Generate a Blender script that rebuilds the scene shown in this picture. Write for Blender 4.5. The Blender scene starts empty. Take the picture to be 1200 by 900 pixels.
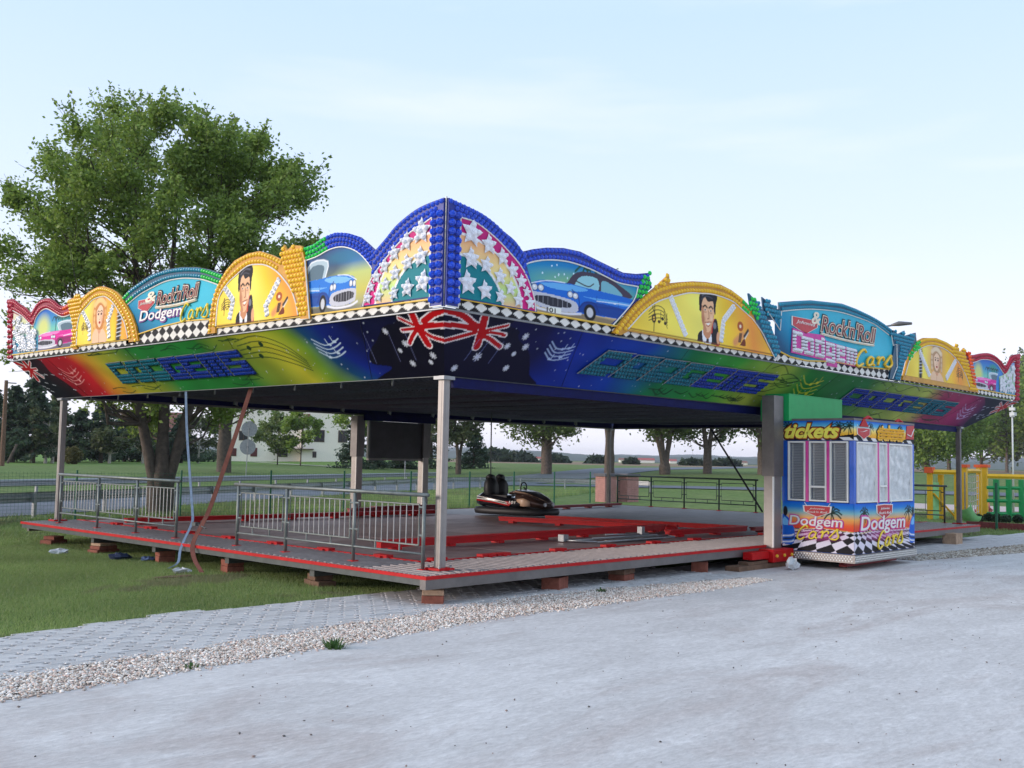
import bpy, math, random
import numpy as np
from mathutils import Vector, Matrix
random.seed(7); RNG=np.random.default_rng(7)
C=bpy.context.scene.collection
scene=bpy.context.scene
# ------------------------------------------------------------------ camera
F,PI_,YA,RO=1212.4,0.0721,0.8193,-0.02
CP=np.array([-10.2355,-10.9052,1.6213])
fw=np.array([math.sin(YA)*math.cos(PI_),math.cos(YA)*math.cos(PI_),math.sin(PI_)])
rt=np.array([math.cos(YA),-math.sin(YA),0]); up=np.cross(rt,fw)
r2=rt*math.cos(RO)-up*math.sin(RO); u2=rt*math.sin(RO)+up*math.cos(RO)
cam=bpy.data.cameras.new('camera'); co=bpy.data.objects.new('camera',cam); C.objects.link(co)
mw=Matrix.Identity(4)
for i in range(3):
    mw[i][0]=r2[i]; mw[i][1]=u2[i]; mw[i][2]=-fw[i]; mw[i][3]=CP[i]
co.matrix_world=mw
cam.sensor_width=36; cam.lens=F/1200*36; cam.clip_start=.1; cam.clip_end=9000
scene.camera=co
scene.view_settings.view_transform='Standard'; scene.view_settings.look='None'
scene.view_settings.exposure=0.6; scene.view_settings.gamma=1
scene.render.resolution_x=1024; scene.render.resolution_y=768
# ------------------------------------------------------------------ sky and sun (just before sunset, sun low on the left)
SUN_EL,SUN_AZ=14.0,-58.0     # azimuth measured from +Y towards +X
w=bpy.data.worlds.new('World'); scene.world=w; w.use_nodes=True
nt=w.node_tree; nt.nodes.clear()
sky=nt.nodes.new('ShaderNodeTexSky'); sky.sky_type='NISHITA'; sky.sun_disc=False
sky.sun_elevation=math.radians(SUN_EL); sky.sun_rotation=math.radians(SUN_AZ)
sky.altitude=0; sky.air_density=1.0; sky.dust_density=2.2; sky.ozone_density=2.0
bg=nt.nodes.new('ShaderNodeBackground'); out=nt.nodes.new('ShaderNodeOutputWorld')
bg.inputs['Strength'].default_value=0.12
SKYMIX=0.85
tc=nt.nodes.new('ShaderNodeTexCoord'); sep=nt.nodes.new('ShaderNodeSeparateXYZ'); nt.links.new(tc.outputs['Generated'],sep.inputs[0])
rmp=nt.nodes.new('ShaderNodeValToRGB'); nt.links.new(sep.outputs['Z'],rmp.inputs[0])
def lin(c): 
    c=np.array(c,float)/255; return np.where(c<=.04045,c/12.92,((c+.055)/1.055)**2.4)
keys=[(0.0,(236,233,243)),(0.10,(226,229,243)),(0.22,(205,218,241)),(0.40,(184,207,240)),(0.7,(194,216,238)),(1.0,(190,213,236))]
el=rmp.color_ramp.elements
while len(el)<len(keys): el.new(.5)
for e,(p_,c_) in zip(el,keys): e.position=p_; e.color=tuple(lin(c_)/0.12)+(1,)
# soft thin cloud streaks low in the sky
mp=nt.nodes.new('ShaderNodeMapping'); mp.inputs['Scale'].default_value=(1.2,1.2,9)
nt.links.new(tc.outputs['Generated'],mp.inputs[0])
nz=nt.nodes.new('ShaderNodeTexNoise'); nz.inputs['Scale'].default_value=2.2; nz.inputs['Detail'].default_value=5; nt.links.new(mp.outputs[0],nz.inputs['Vector'])
cr=nt.nodes.new('ShaderNodeValToRGB'); cr.color_ramp.elements[0].position=.56; cr.color_ramp.elements[0].color=(0,0,0,1); cr.color_ramp.elements[1].position=.8; cr.color_ramp.elements[1].color=(.35,.35,.35,1)
nt.links.new(nz.outputs[0],cr.inputs[0])
cm=nt.nodes.new('ShaderNodeMix'); cm.data_type='RGBA'; nt.links.new(cr.outputs[0],cm.inputs[0]); nt.links.new(rmp.outputs[0],cm.inputs[6]); cm.inputs[7].default_value=tuple(lin((238,236,245))/.12)+(1,)
mx=nt.nodes.new('ShaderNodeMix'); mx.data_type='RGBA'; mx.inputs[0].default_value=SKYMIX
nt.links.new(sky.outputs[0],mx.inputs[6]); nt.links.new(cm.outputs[2],mx.inputs[7])
nt.links.new(mx.outputs[2],bg.inputs['Color']); nt.links.new(bg.outputs[0],out.inputs[0])
sl=bpy.data.lights.new('sun','SUN'); sl.energy=1.7; sl.angle=math.radians(14); sl.color=(1,.86,.78)
so=bpy.data.objects.new('sun',sl); C.objects.link(so)
a,e=math.radians(SUN_AZ),math.radians(SUN_EL)
sd=Vector((math.sin(a)*math.cos(e),math.cos(a)*math.cos(e),math.sin(e)))
so.rotation_euler=sd.to_track_quat('Z','Y').to_euler(); so.location=(0,0,60)
# ------------------------------------------------------------------ picture-to-place helpers
def ray(x,y):
    d=fw+(x-600)/F*r2-(y-450)/F*u2; return d
def onplane(x,y,ax,v):
    d=ray(x,y); return CP+d*((v-CP[ax])/d[ax])
G0=-0.42
FA=np.array([6.9,34.2]); FB=np.array([37.1,48.3]); FD=(FB-FA)/np.linalg.norm(FB-FA); FN=np.array([-FD[1],FD[0]])
def sm(t): t=np.clip(t,0,1); return t*t*(3-2*t)
def gz(x,y):
    d=(x-FA[0])*FN[0]+(y-FA[1])*FN[1]-1.5
    return G0-.03*sm((y-2)/6.)*sm((12-x)/10.)+np.maximum(.75*sm(d/12)+.5*sm((d-12)/110),1.12*sm((x-46)/45))
def at(px,py):
    d=ray(px,py); lo,hi=5.,5.
    while hi<3000:
        P=CP+d*hi/np.linalg.norm(d)
        if P[2]<gz(P[0],P[1]): break
        lo=hi; hi*=1.04
    for _ in range(30):
        m=(lo+hi)/2; P=CP+d*m/np.linalg.norm(d)
        if P[2]<gz(P[0],P[1]): hi=m
        else: lo=m
    return np.array([P[0],P[1],gz(P[0],P[1])]), m
# ------------------------------------------------------------------ materials
MATS={}
def ncol(n,vary,scale,col,base):
    t=n.nodes.new('ShaderNodeTexNoise'); t.inputs['Scale'].default_value=scale; t.inputs['Detail'].default_value=6; t.inputs['Roughness'].default_value=.65
    g=n.nodes.new('ShaderNodeTexCoord'); n.links.new(g.outputs['Object'],t.inputs['Vector'])
    r=n.nodes.new('ShaderNodeValToRGB'); r.color_ramp.elements[0].position=.3; r.color_ramp.elements[1].position=.72
    r.color_ramp.elements[0].color=tuple(np.array(col)*(1-vary))+(1,); r.color_ramp.elements[1].color=tuple(np.minimum(np.array(col)*(1+vary),1))+(1,)
    n.links.new(t.outputs[0],r.inputs[0]); n.links.new(r.outputs[0],base); return t
def mat(name,col,rough=.6,metal=0,vary=.15,scale=6,bump=0,bscale=40,spec=.5,trans=0,alpha=1,coat=0,vc=False,attr='Col'):
    if name in MATS: return MATS[name]
    m=bpy.data.materials.new(name); m.use_nodes=True; n=m.node_tree; b=n.nodes['Principled BSDF']
    b.inputs['Roughness'].default_value=rough; b.inputs['Metallic'].default_value=metal
    b.inputs['Specular IOR Level'].default_value=spec; b.inputs['Transmission Weight'].default_value=trans
    b.inputs['Alpha'].default_value=alpha; b.inputs['Coat Weight'].default_value=coat
    if vc:
        a_=n.nodes.new('ShaderNodeVertexColor'); a_.layer_name=attr
        n.links.new(a_.outputs[0],b.inputs['Base Color'])
    else: ncol(n,vary,scale,col,b.inputs['Base Color'])
    if bump:
        t=n.nodes.new('ShaderNodeTexNoise'); t.inputs['Scale'].default_value=bscale; t.inputs['Detail'].default_value=5
        g=n.nodes.new('ShaderNodeTexCoord'); n.links.new(g.outputs['Object'],t.inputs['Vector'])
        bp=n.nodes.new('ShaderNodeBump'); bp.inputs['Strength'].default_value=bump; bp.inputs['Distance'].default_value=.02
        n.links.new(t.outputs[0],bp.inputs['Height']); n.links.new(bp.outputs[0],b.inputs['Normal'])
    m.diffuse_color=(*col,1); MATS[name]=m; return m
L=lambda *c:tuple(lin(c))
m_paint=mat('printed_panel',(.5,.5,.5),.5,vc=True,spec=.18)
m_blue=mat('blue_cap',L(10,70,205),.22,vary=.1,spec=.6)
m_blue2=mat('blue_board',L(8,38,135),.45)
m_teal=mat('teal_cap',L(8,140,170),.22,vary=.1,spec=.6)
m_teal2=mat('teal_board',L(6,75,105),.45)
m_green=mat('green_cap',L(20,205,75),.25,vary=.1)
m_yel=mat('yellow_cap',L(246,196,20),.25,vary=.08,spec=.6)
m_yel2=mat('yellow_board',L(200,140,15),.45)
m_red=mat('crimson_cap',L(190,10,60),.25,vary=.1,spec=.6)
m_red2=mat('crimson_board',L(150,15,50),.45)
m_orange=mat('orange_cap',L(240,95,20),.25)
m_clear=mat('clear_cap',L(235,235,240),.12,vary=.06,spec=.8)
m_dteal=mat('dark_teal_cap',L(8,105,125),.25,vary=.15)
m_dblue=mat('dark_blue_cap',L(10,50,150),.25,vary=.15)
m_white=mat('white_trim',L(235,232,225),.5,vary=.05)
m_gold=mat('gold_trim',L(235,190,60),.4,vary=.1)
m_black=mat('black_print',L(18,16,20),.5)
m_alu=mat('aluminium',(.31,.285,.27),.45,.6,vary=.12,scale=3,bump=.1,bscale=8)
m_alud=mat('dull_aluminium',(.19,.175,.17),.5,.6,vary=.2,scale=3)
m_galv=mat('galvanised_steel',(.30,.31,.32),.42,.6,vary=.2,scale=9)
m_dkst=mat('dark_steel',(.10,.11,.11),.45,.5,vary=.2)
m_redp=mat('red_paint',L(185,6,14),.5,spec=.3,vary=.18,scale=4)
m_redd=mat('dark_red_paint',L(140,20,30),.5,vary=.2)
m_deck=mat('deck_plate',(.235,.155,.145),.5,.1,vary=.35,scale=2.5,bump=.08,bscale=4)
m_tread=mat('tread_aluminium',(.13,.12,.12),.5,.25,vary=.25,scale=7); m_rib=mat('rib_aluminium',(.33,.29,.285),.42,.2,vary=.2,scale=7)
m_navy=mat('navy_tarp',L(8,14,72),.6,spec=.15,vary=.25)
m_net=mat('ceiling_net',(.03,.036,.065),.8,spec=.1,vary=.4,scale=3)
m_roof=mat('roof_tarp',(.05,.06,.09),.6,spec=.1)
m_grn=mat('green_housing',L(20,160,85),.5,vary=.08)
m_rust=mat('weathered_strap',L(120,70,58),.8,vary=.25,scale=10)
m_bstrap=mat('blue_grey_strap',L(120,140,165),.7,vary=.25,scale=10)
m_brick=mat('pier_brick',L(140,82,66),.9,vary=.35,scale=9,bump=.5,bscale=60)
m_brick2=mat('pale_pier_brick',L(176,146,120),.9,vary=.3,scale=9,bump=.5,bscale=60)
m_wood=mat('weathered_timber',L(110,84,66),.85,vary=.35,scale=7,bump=.3)
m_bark=mat('bark',(.085,.065,.05),.9,vary=.45,scale=5,bump=.8,bscale=14)
m_bark2=mat('pale_bark',(.12,.09,.07),.9,vary=.45,scale=5,bump=.8,bscale=14)
m_gpost=mat('green_fence_paint',L(12,92,62),.5)
m_conc_=None
m_blk=mat('black_rubber',(.012,.012,.014),.55)
m_glass=mat('window_glass',(.03,.035,.04),.08,spec=.9)
m_blind=mat('grey_blind',L(120,120,122),.7,vary=.1)
m_plas=mat('clear_plastic_film',(.62,.63,.63),.2,vary=.2,scale=6,bump=.8,bscale=9)
m_pink=mat('pink_frame',L(215,60,150),.4)
m_vleaf=mat('leaf',(.06,.1,.03),.55,vc=True)
_n=m_vleaf.node_tree; _b=_n.nodes['Principled BSDF']; _t=_n.nodes.new('ShaderNodeBsdfTranslucent'); _m=_n.nodes.new('ShaderNodeMixShader'); _m.inputs[0].default_value=.45
_n.links.new(_n.nodes['Color Attribute'].outputs[0] if 'Color Attribute' in _n.nodes else [q for q in _n.nodes if q.type=='VERTEX_COLOR'][0].outputs[0],_t.inputs['Color']); _n.links.new(_b.outputs[0],_m.inputs[1]); _n.links.new(_t.outputs[0],_m.inputs[2]); _n.links.new(_m.outputs[0],_n.nodes['Material Output'].inputs[0])
m_vgrd=mat('ground_colour',(.1,.1,.1),.9,vc=True)
# ------------------------------------------------------------------ mesh building
class MB:
    def __init__(s): s.v=[];s.f=[];s.n=0;s.c=[]
    def add(s,v,f,col=None):
        v=np.asarray(v,float).reshape(-1,3); s.v.append(v)
        for q in f: s.f.append(tuple(int(i)+s.n for i in q))
        if col is not None: s.c.append(np.tile(np.asarray(col,float)[:3],(len(v),1)) if np.ndim(col)==1 else np.asarray(col,float))
        s.n+=len(v); return s
    def box(s,a,b,col=None,R=None,o=None):
        a=np.array(a,float);b=np.array(b,float)
        v=np.array([[a[0],a[1],a[2]],[b[0],a[1],a[2]],[b[0],b[1],a[2]],[a[0],b[1],a[2]],[a[0],a[1],b[2]],[b[0],a[1],b[2]],[b[0],b[1],b[2]],[a[0],b[1],b[2]]])
        if R is not None: v=v@np.asarray(R).T
        if o is not None: v=v+np.asarray(o)
        return s.add(v,[(0,3,2,1),(4,5,6,7),(0,1,5,4),(1,2,6,5),(2,3,7,6),(3,0,4,7)],col)
    def tube(s,pts,r,k=8,col=None,cap=True):
        pts=np.asarray(pts,float); n=len(pts); r=np.broadcast_to(np.asarray(r,float),(n,))
        vs=[];prev=None
        for i in range(n):
            t=pts[min(i+1,n-1)]-pts[max(i-1,0)]; t=t/(np.linalg.norm(t)+1e-9)
            if prev is None:
                a=np.array([0,0,1.]) if abs(t[2])<.9 else np.array([1.,0,0]); x=np.cross(t,a)
            else: x=prev-t*(prev@t)
            x/=np.linalg.norm(x)+1e-9; prev=x; y=np.cross(t,x)
            an=np.arange(k)*2*math.pi/k
            vs.append(pts[i]+r[i]*(np.outer(np.cos(an),x)+np.outer(np.sin(an),y)))
        f=[(i*k+j,i*k+(j+1)%k,(i+1)*k+(j+1)%k,(i+1)*k+j) for i in range(n-1) for j in range(k)]
        if cap: f+= [tuple(range(k))[::-1],tuple((n-1)*k+j for j in range(k))]
        return s.add(np.concatenate(vs),f,col)
    def prism(s,poly,fr,d0,d1,col=None):
        """polygon (a,b) on frame fr, thickness from depth d0 to d1 along the normal"""
        n=len(poly); v=[fr(a,b,d0) for a,b in poly]+[fr(a,b,d1) for a,b in poly]
        f=[tuple(range(n))[::-1],tuple(range(n,2*n))]+[(i,(i+1)%n,n+(i+1)%n,n+i) for i in range(n)]
        return s.add(v,f,col)
    def build(s,name,m,parent=None,smooth=False,kind=None):
        me=bpy.data.meshes.new(name)
        v=np.concatenate(s.v) if s.v else np.zeros((0,3))
        me.from_pydata(v.tolist(),[],s.f)
        if s.c:
            c=np.concatenate(s.c); ca=me.color_attributes.new('Col','FLOAT_COLOR','POINT')
            ca.data.foreach_set('color',np.concatenate([c,np.ones((len(c),1))],1).astype(np.float32).ravel())
        if smooth: me.polygons.foreach_set('use_smooth',[True]*len(me.polygons))
        return link(name,me,m,parent,kind)
def link(name,me,m,parent=None,kind=None):
    if m is not None and not me.materials: me.materials.append(m)
    o=bpy.data.objects.new(name,me); C.objects.link(o)
    if parent is not None: o.parent=parent
    if kind: o['kind']=kind
    return o
def fastmesh(name,v,f,cols,m,parent=None,kind=None,smooth=False):
    """v (n,3), f (m,k) same-size faces"""
    me=bpy.data.meshes.new(name); v=np.asarray(v,np.float32); f=np.asarray(f,np.int32); k=f.shape[1]
    me.vertices.add(len(v)); me.vertices.foreach_set('co',v.ravel())
    me.loops.add(f.size); me.loops.foreach_set('vertex_index',f.ravel())
    me.polygons.add(len(f)); me.polygons.foreach_set('loop_start',np.arange(0,f.size,k,dtype=np.int32)); me.polygons.foreach_set('loop_total',np.full(len(f),k,np.int32))
    if smooth: me.polygons.foreach_set('use_smooth',np.ones(len(f),bool))
    me.update(calc_edges=True)
    if cols is not None:
        ca=me.color_attributes.new('Col','FLOAT_COLOR','POINT')
        ca.data.foreach_set('color',np.concatenate([cols,np.ones((len(cols),1))],1).astype(np.float32).ravel())
    me.validate()
    return link(name,me,m,parent,kind)
def thing(name,label,cat,group=None,loc=(0,0,0)):
    o=bpy.data.objects.new(name,None); C.objects.link(o); o.empty_display_size=.2
    o.location=loc; o['label']=label; o['category']=cat
    if group: o['group']=group
    return o
def tag(o,label,cat,group=None):
    o['label']=label;o['category']=cat
    if group:o['group']=group
    return o
def boxp(name,a,b,m,parent=None,**k):
    return MB().box(a,b).build(name,m,parent,**k)
class Frame:
    def __init__(s,o,u,v,n): s.o,s.u,s.v,s.n=[np.array(q,float) for q in (o,u,v,n)]
    def __call__(s,a,b,d=0): return s.o+s.u*a+s.v*b+s.n*d
_txt={}
def text_geo(t,shear=0,offset=0,extrude=.5,spacing=1):
    key=(t,shear,offset,extrude,spacing)
    if key in _txt: return _txt[key]
    cu=bpy.data.curves.new('tmp','FONT'); cu.body=t; cu.size=1; cu.shear=shear; cu.offset=offset; cu.extrude=extrude; cu.resolution_u=3; cu.space_character=spacing
    ob=bpy.data.objects.new('tmp',cu); C.objects.link(ob); dg=bpy.context.evaluated_depsgraph_get(); dg.update()
    me=ob.evaluated_get(dg).to_mesh(); v=np.array([q.co[:] for q in me.vertices]); f=[tuple(p.vertices) for p in me.polygons]
    ob.evaluated_get(dg).to_mesh_clear(); bpy.data.objects.remove(ob); bpy.data.curves.remove(cu)
    _txt[key]=(v,f); return v,f
def put_text(mb,t,fr,a0,b0,wid,hei,dr=1,d0=.005,th=.006,shear=0,offset=0,slope=0,spacing=1,col=None):
    """lettering stretched to fill wid x hei, starting at (a0,b0); dr=-1 where reading direction runs against the frame"""
    v0,f=text_geo(t,shear,0,.5,spacing); v,f=text_geo(t,shear,offset,.5,spacing)
    mn=v0.min(0);mxx=v0.max(0); sx=wid/(mxx[0]-mn[0]); sy=hei/(mxx[1]-mn[1])
    x=(v[:,0]-mn[0])*sx; y=(v[:,1]-mn[1])*sy
    P=[fr(a0+dr*xx,b0+yy+slope*xx,d0+th*(zz+.5)) for xx,yy,zz in zip(x,y,v[:,2])]
    mb.add(P,f,col)
DOME=[]
def make_dome(k=6):
    v=[];f=[]
    for j,(rr,h) in enumerate(((1,0),(.95,.45),(.6,.85))):
        for i in range(k):
            a_=2*math.pi*(i+.5*j)/k; v.append((rr*math.cos(a_),rr*math.sin(a_),h))
    v.append((0,0,1.05))
    for j in range(2):
        for i in range(k): f.append((j*k+i,j*k+(i+1)%k,(j+1)*k+(i+1)%k,(j+1)*k+i))
    for i in range(k): f.append((2*k+i,2*k+(i+1)%k,3*k))
    return np.array(v),f
DV,DF=make_dome()
def dome(mb,fr,a,b,r,d=0,h=1.0):
    P=fr.o+np.outer(a+DV[:,0]*r,fr.u)+np.outer(b+DV[:,1]*r,fr.v)+np.outer(d+DV[:,2]*r*h,fr.n)
    mb.add(P,DF)
def resample(pts,step):
    pts=np.array(pts,float); d=np.r_[0,np.cumsum(np.linalg.norm(np.diff(pts,axis=0),axis=1))]
    n=max(2,int(round(d[-1]/step))+1); t=np.linspace(0,d[-1],n)
    return np.stack([np.interp(t,d,pts[:,i]) for i in range(pts.shape[1])],1)
def smooth_line(pts,n=4):
    pts=np.array(pts,float)
    if len(pts)<3: return pts
    P=np.vstack([2*pts[0]-pts[1],pts,2*pts[-1]-pts[-2]]); o=[]
    for i in range(1,len(P)-2):
        for t in np.arange(0,1,1/n):
            p0,p1,p2,p3=P[i-1],P[i],P[i+1],P[i+2]
            o.append(.5*((2*p1)+(-p0+p2)*t+(2*p0-5*p1+4*p2-p3)*t*t+(-p0+3*p1-3*p2+p3)*t**3))
    o.append(pts[-1]); return np.array(o)
# ------------------------------------------------------------------ airbrush painter: colours at the vertices of a fine sheet
def inpoly(U,V,poly):
    r=np.zeros(U.shape,bool); n=len(poly); j=n-1
    for i in range(n):
        xi,yi=poly[i];xj,yj=poly[j]
        c=((yi>V)!=(yj>V))&(U<(xj-xi)*(V-yi)/((yj-yi) or 1e-9)+xi); r^=c; j=i
    return r
def segd(U,V,p,q):
    px,py=p;qx,qy=q; dx,dy=qx-px,qy-py; t=np.clip(((U-px)*dx+(V-py)*dy)/(dx*dx+dy*dy+1e-12),0,1)
    return np.hypot(U-px-t*dx,V-py-t*dy)
class Paint:
    """U runs along the reading direction, V upwards, both in metres"""
    def __init__(s,U,V,base=(200,200,200)): s.U,s.V=U,V; s.c=np.tile(lin(base),U.shape+(1,)).astype(float)
    def mix(s,m,col): m=np.clip(m,0,1)[...,None]; s.c=s.c*(1-m)+lin(col)*m
    def poly(s,p,col,a=1): s.mix(inpoly(s.U,s.V,p)*a,col); return s
    def spoly(s,p,col,a=1): return s.poly([tuple(q) for q in smooth_line(list(p)+[p[0]],4)],col,a)
    def line(s,pts,col,w,a=1,sm_=True):
        pts=smooth_line(pts,3) if sm_ and len(pts)>2 else pts
        d=np.full(s.U.shape,9e9)
        for p,q in zip(pts[:-1],pts[1:]): d=np.minimum(d,segd(s.U,s.V,p,q))
        s.mix(np.clip(1.5-d/(w*.5),0,1)*a,col); return s
    def ell(s,x,y,rx,ry,col,soft=.15,a=1):
        d=np.hypot((s.U-x)/rx,(s.V-y)/ry); s.mix(np.clip((1-d)/soft+.5,0,1)*a,col); return s
    def grad(s,x0,y0,x1,y1,stops):
        t=((s.U-x0)*(x1-x0)+(s.V-y0)*(y1-y0))/((x1-x0)**2+(y1-y0)**2)
        xs=[q[0] for q in stops]; cs=np.array([lin(q[1]) for q in stops])
        s.c=np.stack([np.interp(t,xs,cs[:,i]) for i in range(3)],-1); return s
    def noise(s,amt,k=9):
        n=np.zeros(s.U.shape)
        for i in range(k):
            a_,b_,c_=RNG.normal(0,4,2).tolist()+[RNG.uniform(0,6)]
            n+=np.sin(s.U*a_*1.5+s.V*b_*1.5+c_)
        s.c*=(1+amt*(n/k)[...,None]); return s
def sheet(name,fr,a,top,bot,paint,parent,step=.012,dr=1,d=.01,u0=None):
    """painted sheet between curves top(a), bot(a); a = (a_start,a_end) along the frame"""
    a0,a1=min(a),max(a); na=max(2,int((a1-a0)/step)); A=np.linspace(a0,a1,na)
    T=np.interp(A,*zip(*sorted(top))) if not callable(top) else top(A); B=np.interp(A,*zip(*sorted(bot))) if not callable(bot) else bot(A)
    nb=max(2,int((T-B).max()/step)); tt=np.linspace(0,1,nb)
    AA=np.repeat(A[:,None],nb,1); BB=B[:,None]+(T-B)[:,None]*tt[None]
    U=(AA-a0) if dr>0 else (a1-AA)
    P=Paint(U if u0 is None else (AA if dr>0 else AA),BB); paint(P)
    v=fr.o+AA[...,None]*fr.u+BB[...,None]*fr.v+d*fr.n
    idx=np.arange(na*nb).reshape(na,nb); q=np.stack([idx[:-1,:-1],idx[1:,:-1],idx[1:,1:],idx[:-1,1:]],-1).reshape(-1,4)
    nrm=np.cross(fr.u,fr.v)@fr.n
    if nrm<0: q=q[:,::-1]
    return fastmesh(name,v.reshape(-1,3),q,np.clip(P.c,0,1).reshape(-1,3),m_paint,parent)
# =================================================================== SETTING
def rgbnoise(x,y,s):
    return np.sin(x*s*1.3+np.sin(y*s*.9)*1.7)*np.cos(y*s*1.1+np.sin(x*s*.7)*1.5)
def build_ground():
    rs=np.r_[0.0,np.geomspace(1.5,5000,170)]; na=300; an=np.linspace(0,2*math.pi,na,endpoint=False)
    R_,A_=np.meshgrid(rs,an,indexing='ij'); X=CP[0]+R_*np.sin(A_); Y=CP[1]+R_*np.cos(A_); Z=gz(X,Y)
    d=(X-FA[0])*FN[0]+(Y-FA[1])*FN[1]
    col=np.empty(X.shape+(3,)); g1=np.array((.11,.18,.05)); g2=np.array((.17,.21,.08)); fld=np.array((.15,.25,.06)); brn=np.array((.26,.19,.13))
    t=(.5+.25*rgbnoise(X,Y,.5)+.25*rgbnoise(X,Y,2.1))[...,None]; col[:]=g1*(1-t)+g2*t
    m=sm((d-22)/20)[...,None]*(X>20)[...,None]; col=col*(1-m)+fld*(1+.08*rgbnoise(X,Y,.03))[...,None]*m
    dist=np.hypot(X-CP[0],Y-CP[1]); ang=np.degrees(np.arctan2(X-CP[0],Y-CP[1]))
    m=sm((dist-200)/8)*sm((560-dist)/30)*(ang>42); m=m[...,None]; col=col*(1-m)+brn*m
    m=sm((dist-650)/50)[...,None]; col=col*(1-m)+np.array((.06,.08,.045))*m
    n=len(rs); idx=np.arange(n*na).reshape(n,na); q=np.stack([idx[:-1],idx[1:],np.roll(idx[1:],-1,1),np.roll(idx[:-1],-1,1)],-1).reshape(-1,4)
    m_=bpy.data.materials.new('grass_ground'); m_.use_nodes=True; nn=m_.node_tree; b=nn.nodes['Principled BSDF']; b.inputs['Roughness'].default_value=.95; b.inputs['Specular IOR Level'].default_value=.1
    vc=nn.nodes.new('ShaderNodeVertexColor'); vc.layer_name='Col'; t=nn.nodes.new('ShaderNodeTexNoise'); t.inputs['Scale'].default_value=3.5; t.inputs['Detail'].default_value=8
    g=nn.nodes.new('ShaderNodeTexCoord'); nn.links.new(g.outputs['Object'],t.inputs['Vector'])
    r=nn.nodes.new('ShaderNodeValToRGB'); r.color_ramp.elements[0].position=.3; r.color_ramp.elements[0].color=(.62,.66,.6,1); r.color_ramp.elements[1].position=.7; r.color_ramp.elements[1].color=(1.25,1.2,1.15,1)
    mm=nn.nodes.new('ShaderNodeMix'); mm.data_type='RGBA'; mm.blend_type='MULTIPLY'; mm.inputs[0].default_value=1
    nn.links.new(t.outputs[0],r.inputs[0]); nn.links.new(vc.outputs[0],mm.inputs[6]); nn.links.new(r.outputs[0],mm.inputs[7]); nn.links.new(mm.outputs[2],b.inputs['Base Color'])
    fastmesh('ground',np.stack([X,Y,Z],-1).reshape(-1,3),q[:,::-1],col.reshape(-1,3),m_,None,'structure',True)
build_ground()
def gsheet(name,poly,dz,m,sub=None):
    mb=MB(); mb.add([(x,y,G0+dz) for x,y in poly],[tuple(range(len(poly)))]); return mb.build(name,m,None,kind='structure')
def stained(name,c1,c2,c3,scale=1.2,rough=.85,bump=.35,stretch=(1,1,1)):
    m=bpy.data.materials.new(name); m.use_nodes=True; n=m.node_tree; b=n.nodes['Principled BSDF']; b.inputs['Roughness'].default_value=rough
    g=n.nodes.new('ShaderNodeTexCoord'); mp=n.nodes.new('ShaderNodeMapping'); mp.inputs['Scale'].default_value=stretch; mp.inputs['Rotation'].default_value=(0,0,.12); n.links.new(g.outputs['Object'],mp.inputs[0])
    def noise(s,d=8,dist=.4,r=.6):
        t=n.nodes.new('ShaderNodeTexNoise'); t.inputs['Scale'].default_value=s; t.inputs['Detail'].default_value=d; t.inputs['Distortion'].default_value=dist; t.inputs['Roughness'].default_value=r; n.links.new(mp.outputs[0],t.inputs['Vector']); return t
    def ramp(src,p0,p1,a_,b_):
        r=n.nodes.new('ShaderNodeValToRGB'); r.color_ramp.elements[0].position=p0; r.color_ramp.elements[1].position=p1; r.color_ramp.elements[0].color=a_; r.color_ramp.elements[1].color=b_; n.links.new(src,r.inputs[0]); return r
    def mix(f,a_,b_,bt='MIX'):
        x=n.nodes.new('ShaderNodeMix'); x.data_type='RGBA'; x.blend_type=bt
        if isinstance(f,float): x.inputs[0].default_value=f
        else: n.links.new(f,x.inputs[0])
        for i,q in ((6,a_),(7,b_)):
            if isinstance(q,tuple): x.inputs[i].default_value=q
            else: n.links.new(q,x.inputs[i])
        return x.outputs[2]
    n1=ramp(noise(scale).outputs[0],.42,.58,(0,0,0,1),(1,1,1,1)); n2=ramp(noise(scale*.45,9,.9,.68).outputs[0],.5,.62,(0,0,0,1),(.8,.8,.8,1))
    c=mix(n1.outputs[0],(*c1,1),(*c2,1)); c=mix(n2.outputs[0],c,(*c3,1))
    fine=ramp(noise(scale*22,10,.2,.75).outputs[0],.3,.7,(.80,.79,.79,1),(1.14,1.14,1.14,1)); c=mix(1.0,c,fine.outputs[0],'MULTIPLY')
    v=n.nodes.new('ShaderNodeTexVoronoi'); v.inputs['Scale'].default_value=7; n.links.new(g.outputs['Object'],v.inputs['Vector'])
    sp=ramp(v.outputs['Distance'],.035,.06,(.5,.48,.46,1),(1,1,1,1)); n3=ramp(noise(.8,3).outputs[0],.5,.6,(0,0,0,1),(1,1,1,1))
    st_=ramp(noise(scale*7,7,1.2,.7).outputs[0],.38,.66,(.87,.86,.85,1),(1.05,1.05,1.05,1)); c=mix(1.0,c,st_.outputs[0],'MULTIPLY')
    c=mix(n3.outputs[0],c,mix(1.0,c,sp.outputs[0],'MULTIPLY'))
    n.links.new(c,b.inputs['Base Color'])
    bp=n.nodes.new('ShaderNodeBump'); bp.inputs['Strength'].default_value=bump; bp.inputs['Distance'].default_value=.012
    hh=n.nodes.new('ShaderNodeMath'); hh.operation='ADD'; n.links.new(noise(scale*26,8,.1,.8).outputs[0],hh.inputs[0]); n.links.new(noise(scale*3,8,.6,.7).outputs[0],hh.inputs[1])
    n.links.new(hh.outputs[0],bp.inputs['Height']); n.links.new(bp.outputs[0],b.inputs['Normal']); return m
m_conc=stained('dusty_concrete',(.67,.64,.63),(.595,.565,.555),(.50,.44,.42),.9,bump=.7,stretch=(.55,1.3,1))
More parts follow.
